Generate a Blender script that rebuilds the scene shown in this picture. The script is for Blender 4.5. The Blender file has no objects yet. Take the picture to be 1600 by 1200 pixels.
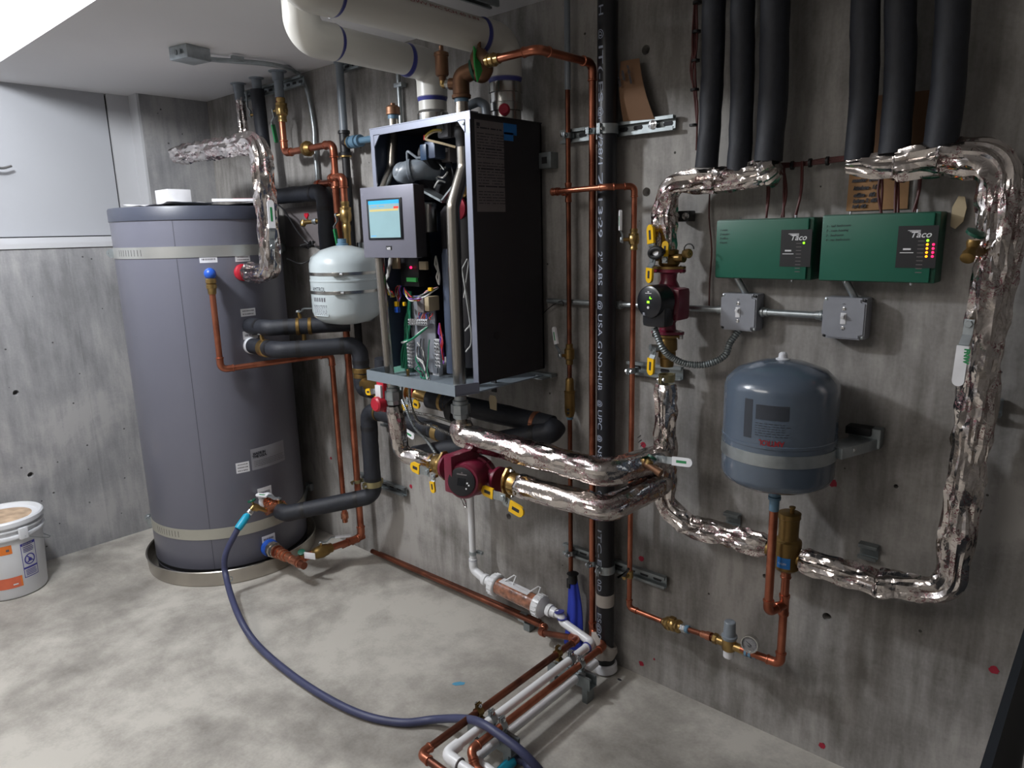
import bpy, bmesh, math, random
from mathutils import Vector, Matrix, noise
# ------------------------------------------------------------------ camera, light, exposure
SC = bpy.context.scene
COL = SC.collection
cam = bpy.data.objects.new('camera', bpy.data.cameras.new('camera'))
COL.objects.link(cam)
cam.data.sensor_width = 36.0
cam.data.lens = 1097.5 * 36.0 / 1600.0
cam.data.clip_start = 0.02
_m = ((0.747070,-0.123368,0.653197),(0.664317,0.173848,-0.726953),(-0.023874,0.977014,0.211832))
_l = (3.8429,-1.9000,1.5202)
cam.matrix_world = Matrix([list(_m[i]) + [_l[i]] for i in range(3)] + [[0, 0, 0, 1]])
SC.camera = cam
SC.view_settings.view_transform = 'Standard'
SC.view_settings.look = 'None'
SC.view_settings.gamma = 1.0
SC.view_settings.use_curve_mapping = False
SC.view_settings.exposure = 0.0
w = bpy.data.worlds.new('world'); SC.world = w; w.use_nodes = True
w.node_tree.nodes['Background'].inputs[0].default_value = (1.0, 0.95, 0.91, 1)
w.node_tree.nodes['Background'].inputs[1].default_value = 0.1

def area_light(name, loc, size, power, color, rot=(0, 0, 0), sy=None):
    d = bpy.data.lights.new(name, 'AREA'); d.shape = 'RECTANGLE' if sy else 'DISK'; d.size = size
    if sy: d.size_y = sy
    d.energy = power; d.color = color
    o = bpy.data.objects.new(name, d); o.location = loc; o.rotation_euler = rot; COL.objects.link(o); return o
# the room's own ceiling lamp, just in front of the soffit, left of the camera
LAMP = (1.26, -1.52, 2.38)
ld = bpy.data.lights.new('lamp_light', 'POINT'); ld.energy = 112; ld.color = (0.93, 0.96, 1.0); ld.shadow_soft_size = 0.085
lo = bpy.data.objects.new('lamp_light', ld); lo.location = LAMP; COL.objects.link(lo)
# unseen fill panel added behind the camera to lift the shadows
area_light('fill_light', (1.9, -3.1, 2.66), 1.8, 46, (1.0, 0.95, 0.90), sy=1.2)

R = math.radians
PI = math.pi
# ------------------------------------------------------------------ materials
MATS = {}
def nodes(name):
    m = bpy.data.materials.new(name); m.use_nodes = True
    nt = m.node_tree; b = nt.nodes['Principled BSDF']; MATS[name] = m
    return m, nt, b
def N(nt, t, **k):
    n = nt.nodes.new(t)
    for a, v in k.items():
        if a in n.inputs.keys(): n.inputs[a].default_value = v
        else: setattr(n, a, v)
    return n
def ramp(nt, fac, stops):
    r = nt.nodes.new('ShaderNodeValToRGB'); e = r.color_ramp.elements
    e[0].position, e[0].color = stops[0][0], (*stops[0][1], 1)
    e[1].position, e[1].color = stops[1][0], (*stops[1][1], 1)
    for p, c in stops[2:]:
        q = e.new(p); q.color = (*c, 1)
    nt.links.new(fac, r.inputs[0]); return r.outputs[0]
def lin(h):
    h = h.lstrip('#'); c = [int(h[i:i+2], 16) / 255 for i in (0, 2, 4)]
    return tuple(x / 12.92 if x <= .04045 else ((x + .055) / 1.055) ** 2.4 for x in c)
def mat(name, col, rough=.5, metal=0., noise_amt=.08, scale=18., bump=0., bscale=60., emit=None, estr=1., alpha=None, trans=0., coat=0., rvar=0.):
    m, nt, b = nodes(name)
    c = lin(col) if isinstance(col, str) else col
    tc = N(nt, 'ShaderNodeTexCoord')
    n = N(nt, 'ShaderNodeTexNoise', Scale=scale, Detail=4.0); nt.links.new(tc.outputs['Object'], n.inputs['Vector'])
    lo_ = tuple(max(0, x * (1 - noise_amt)) for x in c); hi = tuple(min(1, x * (1 + noise_amt)) for x in c)
    nt.links.new(ramp(nt, n.outputs['Fac'], [(.3, lo_), (.7, hi)]), b.inputs['Base Color'])
    b.inputs['Roughness'].default_value = rough; b.inputs['Metallic'].default_value = metal
    if rvar:
        mr = N(nt, 'ShaderNodeMapRange'); mr.inputs['To Min'].default_value = max(.02, rough - rvar); mr.inputs['To Max'].default_value = rough + rvar
        nt.links.new(n.outputs['Fac'], mr.inputs['Value']); nt.links.new(mr.outputs[0], b.inputs['Roughness'])
    if coat: b.inputs['Coat Weight'].default_value = coat; b.inputs['Coat Roughness'].default_value = .08
    if trans: b.inputs['Transmission Weight'].default_value = trans
    if alpha is not None: b.inputs['Alpha'].default_value = alpha
    if bump:
        n2 = N(nt, 'ShaderNodeTexNoise', Scale=bscale, Detail=5.0); nt.links.new(tc.outputs['Object'], n2.inputs['Vector'])
        bp = N(nt, 'ShaderNodeBump', Strength=bump, Distance=.004); nt.links.new(n2.outputs['Fac'], bp.inputs['Height'])
        nt.links.new(bp.outputs[0], b.inputs['Normal'])
    if emit:
        b.inputs['Emission Color'].default_value = (*lin(emit), 1); b.inputs['Emission Strength'].default_value = estr
    return m

def concrete(name, c1, c2, c3, vertical=True, pits=True, rough=.8, wet=0.):
    m, nt, b = nodes(name); L = nt.links.new
    tc = N(nt, 'ShaderNodeTexCoord')
    mp = N(nt, 'ShaderNodeMapping'); mp.inputs['Scale'].default_value = (1, 1, .16) if vertical else (1, 1, 1)
    L(tc.outputs['Object'], mp.inputs['Vector'])
    n1 = N(nt, 'ShaderNodeTexNoise', Scale=1.6 if not vertical else 2.2, Detail=6.0, Roughness=.6, Distortion=.6); L(tc.outputs['Object'], n1.inputs['Vector'])
    n2 = N(nt, 'ShaderNodeTexNoise', Scale=26.0 if vertical else 7.0, Detail=5.0, Roughness=.62); L(mp.outputs[0], n2.inputs['Vector'])
    n3 = N(nt, 'ShaderNodeTexNoise', Scale=110.0, Detail=3.0); L(tc.outputs['Object'], n3.inputs['Vector'])
    mx = N(nt, 'ShaderNodeMath', operation='MULTIPLY_ADD'); L(n1.outputs['Fac'], mx.inputs[0]); mx.inputs[1].default_value = .62
    m2 = N(nt, 'ShaderNodeMath', operation='MULTIPLY'); L(n2.outputs['Fac'], m2.inputs[0]); m2.inputs[1].default_value = .34; L(m2.outputs[0], mx.inputs[2])
    m3 = N(nt, 'ShaderNodeMath', operation='MULTIPLY_ADD'); L(n3.outputs['Fac'], m3.inputs[0]); m3.inputs[1].default_value = .08; L(mx.outputs[0], m3.inputs[2])
    col = ramp(nt, m3.outputs[0], [(.40, c1), (.60, c3), (.5, c2)])
    # small bug holes
    v = N(nt, 'ShaderNodeTexVoronoi', Scale=19.0); v.inputs['Randomness'].default_value = 1.0; L(tc.outputs['Object'], v.inputs['Vector'])
    sz = N(nt, 'ShaderNodeSeparateColor'); L(v.outputs['Color'], sz.inputs[0])
    thr = N(nt, 'ShaderNodeMapRange'); L(sz.outputs[0], thr.inputs['Value']); thr.inputs['From Min'].default_value = .70; thr.inputs['To Min'].default_value = 0.0; thr.inputs['To Max'].default_value = .085
    pit = N(nt, 'ShaderNodeMath', operation='LESS_THAN'); L(v.outputs['Distance'], pit.inputs[0]); L(thr.outputs[0], pit.inputs[1])
    if pits:
        mix = N(nt, 'ShaderNodeMix', data_type='RGBA'); L(pit.outputs[0], mix.inputs[0]); L(col, mix.inputs[6]); mix.inputs[7].default_value = (*[x * .35 for x in c1], 1)
        col = mix.outputs[2]
    L(col, b.inputs['Base Color'])
    rr = N(nt, 'ShaderNodeMapRange'); L(n1.outputs['Fac'], rr.inputs['Value']); rr.inputs['To Min'].default_value = rough - .18; rr.inputs['To Max'].default_value = rough + .12
    L(rr.outputs[0], b.inputs['Roughness'])
    hm = N(nt, 'ShaderNodeMath', operation='SUBTRACT'); L(m3.outputs[0], hm.inputs[0])
    if pits: L(pit.outputs[0], hm.inputs[1])
    else: hm.inputs[1].default_value = 0
    bp = N(nt, 'ShaderNodeBump', Strength=.35 if pits else .12, Distance=.004); L(hm.outputs[0], bp.inputs['Height']); L(bp.outputs[0], b.inputs['Normal'])
    return m
concrete('concrete_wall', lin('#67645f'), lin('#868380'), lin('#a29f9b'))
concrete('concrete_left', lin('#79797b'), lin('#8c8c8e'), lin('#a1a0a0'))
concrete('concrete_floor', lin('#7d7973'), lin('#98948d'), lin('#b3afa7'), vertical=False, pits=False, rough=.62)

def foil_mat():
    m, nt, b = nodes('foil'); L = nt.links.new
    tc = N(nt, 'ShaderNodeTexCoord')
    b.inputs['Metallic'].default_value = 1.0; b.inputs['Roughness'].default_value = .17
    # printed reddish brown script on the tape, in broken lines
    mp = N(nt, 'ShaderNodeMapping'); mp.inputs['Scale'].default_value = (1, 1, 1); mp.inputs['Rotation'].default_value = (.4, .5, .3); L(tc.outputs['Object'], mp.inputs['Vector'])
    wv = N(nt, 'ShaderNodeTexNoise', Scale=60.0, Detail=1.0, Distortion=2.5); L(mp.outputs[0], wv.inputs['Vector'])
    nz = N(nt, 'ShaderNodeTexNoise', Scale=15.0, Detail=2.0, Distortion=.5); L(mp.outputs[0], nz.inputs['Vector'])
    ab = N(nt, 'ShaderNodeMath', operation='SUBTRACT'); L(wv.outputs['Fac'], ab.inputs[0]); ab.inputs[1].default_value = .5
    ac = N(nt, 'ShaderNodeMath', operation='ABSOLUTE'); L(ab.outputs[0], ac.inputs[0])
    g1 = N(nt, 'ShaderNodeMath', operation='LESS_THAN'); L(ac.outputs[0], g1.inputs[0]); g1.inputs[1].default_value = .035
    g2 = N(nt, 'ShaderNodeMath', operation='GREATER_THAN'); L(nz.outputs['Fac'], g2.inputs[0]); g2.inputs[1].default_value = .53
    an = N(nt, 'ShaderNodeMath', operation='MULTIPLY'); L(g1.outputs[0], an.inputs[0]); L(g2.outputs[0], an.inputs[1])
    am = N(nt, 'ShaderNodeMath', operation='MULTIPLY'); L(an.outputs[0], am.inputs[0]); am.inputs[1].default_value = .8
    mix = N(nt, 'ShaderNodeMix', data_type='RGBA'); L(am.outputs[0], mix.inputs[0]); mix.inputs[6].default_value = (*lin('#c9c2be'), 1); mix.inputs[7].default_value = (*lin('#6d2438'), 1)
    L(mix.outputs[2], b.inputs['Base Color'])
    rgh = N(nt, 'ShaderNodeMath', operation='MULTIPLY_ADD'); L(an.outputs[0], rgh.inputs[0]); rgh.inputs[1].default_value = .3; rgh.inputs[2].default_value = .15; L(rgh.outputs[0], b.inputs['Roughness'])
    v = N(nt, 'ShaderNodeTexVoronoi', Scale=48.0, feature='DISTANCE_TO_EDGE'); L(tc.outputs['Object'], v.inputs['Vector'])
    n2 = N(nt, 'ShaderNodeTexNoise', Scale=34.0, Detail=3.0, Distortion=1.4); L(tc.outputs['Object'], n2.inputs['Vector'])
    mn = N(nt, 'ShaderNodeMath', operation='MINIMUM'); L(v.outputs['Distance'], mn.inputs[0]); mn.inputs[1].default_value = .12
    ad = N(nt, 'ShaderNodeMath', operation='MULTIPLY_ADD'); L(n2.outputs['Fac'], ad.inputs[0]); ad.inputs[1].default_value = .9; L(mn.outputs[0], ad.inputs[2])
    bp = N(nt, 'ShaderNodeBump', Strength=.22, Distance=.005); L(ad.outputs[0], bp.inputs['Height']); L(bp.outputs[0], b.inputs['Normal'])
foil_mat()
def copper_mat(name, c1, c2, rough):
    m, nt, b = nodes(name); L = nt.links.new; tc = N(nt, 'ShaderNodeTexCoord')
    n = N(nt, 'ShaderNodeTexNoise', Scale=9.0, Detail=6.0, Distortion=1.0); L(tc.outputs['Object'], n.inputs['Vector'])
    L(ramp(nt, n.outputs['Fac'], [(.35, lin(c1)), (.65, lin(c2))]), b.inputs['Base Color'])
    b.inputs['Metallic'].default_value = .85
    mr = N(nt, 'ShaderNodeMapRange'); L(n.outputs['Fac'], mr.inputs['Value']); mr.inputs['To Min'].default_value = rough - .08; mr.inputs['To Max'].default_value = rough + .1; L(mr.outputs[0], b.inputs['Roughness'])
copper_mat('copper', '#94543f', '#b9745a', .30)
copper_mat('copper_bright', '#b8735a', '#c98a6c', .24)
copper_mat('copper_dark', '#5f3a2e', '#85503c', .42)
mat('brass', '#a88c5a', .3, .9, .12, rvar=.08)
mat('brass_dull', '#866c40', .42, .85, .15, rvar=.08)
mat('bronze', '#7a5a45', .5, .75, .15)
mat('galvanised', '#a9b0b3', .38, .85, .14, 40., rvar=.1)
mat('zinc_yellow', '#a99f78', .38, .85, .12)
mat('steel', '#b9b9b6', .24, .95, .06)
mat('stainless', '#b3aea6', .26, .95, .05, 5.)
mat('chrome', '#d8dadc', .12, 1., .02)
mat('strut_steel', '#8d9496', .45, .8, .15, 30.)
mat('pvc_vent', '#cfcdc6', .35, 0., .04, 3.)
mat('pvc_white', '#d9dadc', .32, 0., .03)
mat('primer_purple', '#3b3f86', .4)
mat('pvc_grey', '#7b838b', .35)
mat('pex_blue', '#5b7a90', .4)
mat('foam', '#1d2028', .62, 0., .18, 60., bump=.18, bscale=90.)
mat('rubber_black', '#121215', .55)
mat('abs_black', '#16171d', .38, 0., .1)
mat('abs_print', '#9aa2b4', .7)
mat('tank_grey', '#676874', .38, 0., .015, 2., coat=.15)
mat('tank_lid', '#3f4350', .4, 0., .02)
mat('tank_seam', '#3f4049', .5)
mat('plastic_black', '#17181c', .45)
mat('boiler_black', '#232227', .55, 0., .04)
mat('boiler_inner', '#465064', .4, .2)
mat('boiler_rim', '#8f93a2', .38, .6, .03)
mat('boiler_tray', '#8b969f', .42, .4, .04)
mat('panel_grey', '#73737f', .4, .25, .02)
mat('screen_body', '#0d1117', .25)
mat('screen_light', '#5f7a80', .3, emit='#b9dfe6', estr=.42)
mat('screen_blue', '#2d95cf', .3, emit='#1f8ccc', estr=.75)
mat('screen_yellow', '#7f7340', .3, emit='#f1e0a0', estr=.6)
mat('screen_red', '#cf3a30', .3, emit='#d0382c', estr=.6)
mat('sticker_white', '#d7d7da', .5)
mat('sticker_grey', '#6d6768', .6)
mat('sticker_line', '#55525a', .6)
mat('ink', '#24242c', .6)
mat('sticker_blue', '#1f6db4', .45)
mat('amtank_white', '#b9c3c6', .26, 0., .02, coat=.3)
mat('extank_grey', '#535f6e', .22, 0., .03, coat=.5)
mat('print_dark', '#333841', .5)
mat('red_print', '#8c1f2a', .5)
mat('green_box', '#125c49', .42, 0., .04, 6.)
mat('green_trim', '#0f4f3d', .45)
mat('switch_grey', '#90939b', .4, .25, .05, 30.)
mat('pump_red', '#6c1730', .38, 0., .06, coat=.2)
mat('pump_plastic', '#15161c', .3)
mat('yellow', '#e4b416', .4)
mat('led_green', '#7bff2a', .4, emit='#80ff20', estr=3.)
mat('led_amber', '#ffa01c', .4, emit='#ff8a10', estr=3.5)
mat('led_red', '#ff2860', .4, emit='#ff1a50', estr=3.5)
mat('green_tag', '#3fb45c', .5)
mat('green_grip', '#1f7c47', .5)
mat('red_plastic', '#b02032', .4)
mat('blue_plastic', '#2554b4', .35)
mat('white_plastic', '#d6d8de', .35)
mat('teal', '#1f9fc0', .4)
mat('hose', '#3a3e5c', .5)
mat('cloth_blue', '#2235a0', .8, bump=.3, bscale=30.)
mat('wrap_grey', '#aaa39c', .75, bump=.2)
mat('cardboard', '#94704c', .8, 0., .08, 8.)
mat('cardboard_dark', '#6e5038', .8, 0., .08, 8.)
mat('paint_white', '#b9babd', .6, 0., .015, 2.)
mat('ceiling_white', '#d6d5d6', .75, 0., .02, 2.)
mat('door_white', '#a9abb0', .5, 0., .01, 2.)
mat('gap_dark', '#25262b', .7)
mat('bucket', '#d4d6da', .42, 0., .03, 10.)
mat('bucket_orange', '#d9762c', .5)
mat('bucket_orange_red', '#cc6648', .5)
mat('bucket_blue', '#3b3a93', .5)
mat('powder', '#b79f86', .9, 0., .3, 20., bump=.5, bscale=25.)
mat('paint_red', '#9c1f36', .7)
mat('paint_blue', '#4c8fae', .7)
mat('wire_dark_red', '#4c201e', .5)
mat('wire_white', '#c9c9c6', .4)
mat('wire_red', '#b02a2a', .4)
mat('wire_blue', '#2d3a9c', .4)
mat('wire_green', '#1f7a5a', .4)
mat('wire_purple', '#7a3fa0', .4)
mat('wire_yellow', '#c9b347', .4)
mat('wire_black', '#15161a', .4)
mat('tan_plastic', '#b4a487', .5)
mat('board_green', '#4f7f70', .5)
mat('clear_media', '#8a5a44', .22, 0., .6, 45., bump=.5, bscale=50., coat=.8)
mat('gauge_face', '#c9c8cc', .5)
mat('tag_cream', '#b9a98a', .7)
mat('bulb', '#ffffff', .3, emit='#f4f7ff', estr=4.)
mat('dark_blue_plug', '#24405f', .35)
mat('strap_dull', '#a9a79c', .45, .35, .05, 10.)
mat('strap_bright', '#c8c9c6', .3, .75, .05, 10.)
mat('label_grey', '#8b8b91', .55)
mat('edge_dark', '#1d232a', .5)

# ------------------------------------------------------------------ mesh building
def V3(p): return Vector(p)
def frame(d):
    d = Vector(d).normalized(); a = Vector((0, 0, 1)) if abs(d.z) < .9 else Vector((1, 0, 0))
    u = a.cross(d).normalized(); v = d.cross(u).normalized(); return u, v, d
def fillet(pts, rad, seg=7):
    pts = [V3(p) for p in pts]; out = [pts[0]]
    for i in range(1, len(pts) - 1):
        a, b, c = pts[i-1], pts[i], pts[i+1]
        d1 = (a - b); d2 = (c - b); l1, l2 = d1.length, d2.length
        if l1 < 1e-6 or l2 < 1e-6: continue
        d1.normalize(); d2.normalize(); ang = d1.angle(d2)
        if ang > PI - .02: out.append(b); continue
        t = min(rad / math.tan(ang / 2), l1 * .49, l2 * .49)
        p1 = b + d1 * t; p2 = b + d2 * t
        r2 = t * math.tan(ang / 2); bis = (d1 + d2).normalized(); c0 = b + bis * (r2 / math.sin(ang / 2))
        e1 = (p1 - c0); e2 = (p2 - c0); th = e1.angle(e2)
        for k in range(seg + 1):
            f = k / seg; s = math.sin(th)
            out.append(c0 + (e1 * math.sin((1 - f) * th) + e2 * math.sin(f * th)) / s)
    out.append(pts[-1]); return out
def smooth_path(pts, step=.02):
    """Catmull-Rom through the points"""
    P = [V3(p) for p in pts]; P = [P[0] * 2 - P[1]] + P + [P[-1] * 2 - P[-2]]; out = []
    for i in range(1, len(P) - 2):
        a, b, c, d = P[i-1:i+3]; n = max(2, int((c - b).length / step))
        for k in range(n):
            t = k / n
            out.append(.5 * ((2 * b) + (c - a) * t + (2 * a - 5 * b + 4 * c - d) * t * t + (3 * b - a - 3 * c + d) * t ** 3))
    out.append(P[-2]); return out
def resample(pts, step):
    out = [pts[0].copy()]
    for a, b in zip(pts, pts[1:]):
        l = (b - a).length; n = max(1, int(round(l / step)))
        for k in range(1, n + 1): out.append(a.lerp(b, k / n))
    return out
class M:
    def __init__(s): s.v = []; s.f = []; s.m = []; s.sm = []; s.mats = []
    def mi(s, m):
        if m not in s.mats: s.mats.append(m)
        return s.mats.index(m)
    def add(s, vs, fs, m=None, smooth=True):
        o = len(s.v); s.v += [tuple(x) for x in vs]; k = s.mi(m) if m else 0
        for f in fs: s.f.append(tuple(i + o for i in f)); s.m.append(k); s.sm.append(smooth)
        return s
    def box(s, c, size, m=None, rot=None, bev=0.):
        bm = bmesh.new(); bmesh.ops.create_cube(bm, size=1)
        for v in bm.verts: v.co = Vector((v.co.x * size[0], v.co.y * size[1], v.co.z * size[2]))
        if bev: bmesh.ops.bevel(bm, geom=bm.edges[:], offset=bev, segments=2, affect='EDGES', profile=.6)
        if rot is not None: bmesh.ops.transform(bm, matrix=rot.to_4x4(), verts=bm.verts)
        bm.verts.ensure_lookup_table(); c = V3(c)
        s.add([v.co + c for v in bm.verts], [[v.index for v in f.verts] for f in bm.faces], m, smooth=False); bm.free(); return s
    def lathe(s, o, ax, prof, m=None, n=24, smooth=True, u=None, sq=(1, 1)):
        U, W_, D_ = frame(ax)
        if u is not None: U = V3(u).normalized(); W_ = D_.cross(U)
        o = V3(o); vs = []; fs = []
        for (h, r) in prof:
            for k in range(n):
                a = 2 * PI * k / n; vs.append(o + D_ * h + (U * math.cos(a) * sq[0] + W_ * math.sin(a) * sq[1]) * r)
        for i in range(len(prof) - 1):
            for k in range(n):
                a = i * n + k; b = i * n + (k + 1) % n; fs.append((a, b, b + n, a + n))
        fs.append(tuple(range(n))[::-1]); fs.append(tuple((len(prof) - 1) * n + k for k in range(n)))
        return s.add(vs, fs, m, smooth)
    def cyl(s, a, b, r, m=None, n=20, r2=None):
        a, b = V3(a), V3(b); d = b - a; return s.lathe(a, d, [(0, r), (d.length, r if r2 is None else r2)], m, n)
    def hexa(s, a, b, r, m=None, n=6):
        a, b = V3(a), V3(b); d = b - a; l = d.length
        return s.lathe(a, d, [(0, r * .9), (l * .12, r), (l * .88, r), (l, r * .9)], m, n, smooth=False)
    def sweep(s, pts, r, m=None, n=16, flat=1., up=None, twist=0.):
        pts = [V3(p) for p in pts]; vs = []; fs = []; T0 = (pts[1] - pts[0]).normalized()
        u, v, _ = frame(T0)
        if up is not None: v = V3(up); u = v.cross(T0).normalized(); v = T0.cross(u)
        for i, p in enumerate(pts):
            T1 = ((pts[min(i+1, len(pts)-1)] - pts[max(i-1, 0)])).normalized()
            q = T0.rotation_difference(T1); u = q @ u; v = q @ v; T0 = T1
            rr = r(i / (len(pts) - 1)) if callable(r) else r
            for k in range(n):
                a = 2 * PI * k / n + twist * i
                vs.append(p + (u * math.cos(a) + v * math.sin(a) * flat) * rr)
        for i in range(len(pts) - 1):
            for k in range(n):
                a = i * n + k; b = i * n + (k + 1) % n; fs.append((a, b, b + n, a + n))
        fs.append(tuple(range(n))[::-1]); fs.append(tuple((len(pts) - 1) * n + k for k in range(n)))
        return s.add(vs, fs, m, True)
    def prism(s, outline, o, U, W_, h, m=None, smooth=False):
        """outline [(a,b)] in plane U,W_ at o, extruded by vector h"""
        o, U, W_, h = V3(o), V3(U), V3(W_), V3(h); n = len(outline)
        vs = [o + U * a + W_ * b for a, b in outline] + [o + U * a + W_ * b + h for a, b in outline]
        fs = [tuple(range(n)), tuple(range(2 * n - 1, n - 1, -1))] + [(i, i + n, (i + 1) % n + n, (i + 1) % n) for i in range(n)]
        return s.add(vs, fs, m, smooth)
    def ball(s, c, r, m=None, n=16, sc=(1, 1, 1)):
        c = V3(c); prof = [(-r * math.cos(PI * k / 10), max(1e-4, r * math.sin(PI * k / 10))) for k in range(11)]
        t = M(); t.lathe((0, 0, 0), (0, 0, 1), prof, None, n)
        return s.add([c + Vector((p[0] * sc[0], p[1] * sc[1], p[2] * sc[2])) for p in t.v], t.f, m, True)
    def build(s, name, m='copper', parent=None, **k):
        me = bpy.data.meshes.new(name); me.from_pydata(s.v, [], s.f); me.update()
        if not s.mats: s.mats = [m]
        for q in s.mats: me.materials.append(MATS[q])
        bm = bmesh.new(); bm.from_mesh(me); bmesh.ops.recalc_face_normals(bm, faces=bm.faces); bm.to_mesh(me); bm.free()
        me.polygons.foreach_set('material_index', s.m); me.polygons.foreach_set('use_smooth', s.sm); me.update()
        try: me.set_sharp_from_angle(angle=R(38))
        except Exception: pass
        o = bpy.data.objects.new(name, me); COL.objects.link(o)
        if parent: o.parent = parent; o.matrix_parent_inverse = parent.matrix_world.inverted()
        tag(o, **k); return o
def tag(o, label=None, cat=None, group=None, kind=None):
    if label: o['label'] = label
    if cat: o['category'] = cat
    if group: o['group'] = group
    if kind: o['kind'] = kind
    return o
def thing(name, label, cat, loc=(0, 0, 0), group=None):
    o = bpy.data.objects.new(name, None); o.location = loc; o.empty_display_size = .02
    o.matrix_world = Matrix.Translation(loc); COL.objects.link(o); return tag(o, label, cat, group)
def text_obj(name, s, o, U, W_, h, m, parent=None, depth=.0008, align='LEFT', shear=0., bold=0., bend=None, width=None, space=1., **k):
    """built-in font text, origin o, reading along U, letter tops along W_, cap height h; bend(p)->p maps onto a curved skin"""
    cu = bpy.data.curves.new(name, 'FONT'); cu.body = s; cu.size = h * 1.38; cu.align_x = align; cu.shear = shear; cu.offset = bold; cu.space_character = space
    cu.resolution_u = 3
    tmp = bpy.data.objects.new('tmp', cu); COL.objects.link(tmp)
    dg = bpy.context.evaluated_depsgraph_get(); me = bpy.data.meshes.new_from_object(tmp.evaluated_get(dg))
    COL.objects.unlink(tmp); bpy.data.objects.remove(tmp); bpy.data.curves.remove(cu)
    me.name = name; U = V3(U).normalized(); W_ = V3(W_).normalized(); Nn = U.cross(W_)
    xs = [v.co.x for v in me.vertices]; sx = 1.
    if width and xs: sx = width / (max(xs) - min(xs))
    bm = bmesh.new(); bm.from_mesh(me)
    if bend: bmesh.ops.subdivide_edges(bm, edges=[e for e in bm.edges if e.calc_length() > h * .3], cuts=2)
    for v in bm.verts:
        p = V3(o) + U * v.co.x * sx + W_ * v.co.y + Nn * depth
        v.co = bend(p) if bend else p
    bm.to_mesh(me); bm.free(); me.materials.clear(); me.materials.append(MATS[m])
    ob = bpy.data.objects.new(name, me); COL.objects.link(ob)
    if parent: ob.parent = parent; ob.matrix_parent_inverse = parent.matrix_world.inverted()
    tag(ob, **k); return ob

# ------------------------------------------------------------------ plumbing kit
def copper_run(parent, path, r, m='copper', fit='copper', fm=None, rc=None, elbows=True, caps=(), name='pipe'):
    """a length of pipe with an elbow fitting at every bend"""
    rc = rc or r * 2.1; M().sweep(fillet(path, rc), r, m, 16).build(name, m, parent)
    if elbows:
        P = [V3(p) for p in path]
        for i in range(1, len(P) - 1):
            a, b, c = P[i-1], P[i], P[i+1]; d1 = (a - b).normalized(); d2 = (c - b).normalized()
            if d1.angle(d2) > PI - .15: continue
            t = min(rc / math.tan(d1.angle(d2) / 2) + r * 1.7, (a - b).length * .7, (c - b).length * .7)
            e = M(); p1, p2 = b + d1 * t, b + d2 * t; e.sweep(fillet([p1, b, p2], rc), r * 1.17, fm or fit, 18)
            for p, d in ((p1, d1), (p2, d2)): e.lathe(p - d * r * .5, d, [(0, r * 1.17), (r * .15, r * 1.32), (r * .5, r * 1.32), (r * .62, r * 1.1)], fm or fit, 18)
            e.build('elbow', fit, parent)
def coupling(parent, p, d, r, l=.03, m='copper', name='coupling'):
    d = V3(d).normalized(); p = V3(p) - d * l / 2
    M().lathe(p, d, [(0, r * 1.05), (0, r * 1.3), (l * .15, r * 1.32), (l * .22, r * 1.18), (l * .78, r * 1.18), (l * .85, r * 1.32), (l, r * 1.3), (l, r * 1.05)], m, 18).build(name, m, parent)
def tee(parent, p, d, b, r, m='copper', l=.05, lb=.03):
    d = V3(d).normalized(); b = V3(b).normalized(); p = V3(p); t = M()
    t.lathe(p - d * l / 2, d, [(0, r * 1.05), (0, r * 1.3), (l * .12, r * 1.32), (l * .18, r * 1.18), (l * .82, r * 1.18), (l * .88, r * 1.32), (l, r * 1.3), (l, r * 1.05)], m, 18)
    t.lathe(p, b, [(0, r * 1.18), (lb * .75, r * 1.18), (lb * .8, r * 1.32), (lb, r * 1.3), (lb, r * 1.)], m, 18); t.build('tee', m, parent)
def foam_run(parent, path, r, rc=None, m='foam', ends=True, name='foam_sleeve'):
    rc = rc or r * 1.15; pts = resample(fillet(path, rc, 8), .03)
    vs = M(); vs.sweep(pts, r, m, 28); rnd = random.Random(len(path) * 7 + int(r * 1000))
    o = vs.build(name, m, parent); me = o.data
    for v in me.vertices:
        c = v.co; k = noise.noise(c * 14.) * .0022 + noise.noise(c * 40.) * .0008; c += Vector((k, k, k))
    # taped joint rings at the bends
    P = [V3(p) for p in path]
    for i in range(1, len(P) - 1):
        for q in (P[i-1], P[i+1]):
            d = (q - P[i]).normalized(); t = rc + r * .55
            if (q - P[i]).length > t * 1.3:
                M().lathe(P[i] + d * t, d, [(0, r * .9), (0, r * 1.03), (.018, r * 1.03), (.018, r * .9)], 'rubber_black', 28).build('joint_tape', 'rubber_black', parent)
    return o
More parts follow.
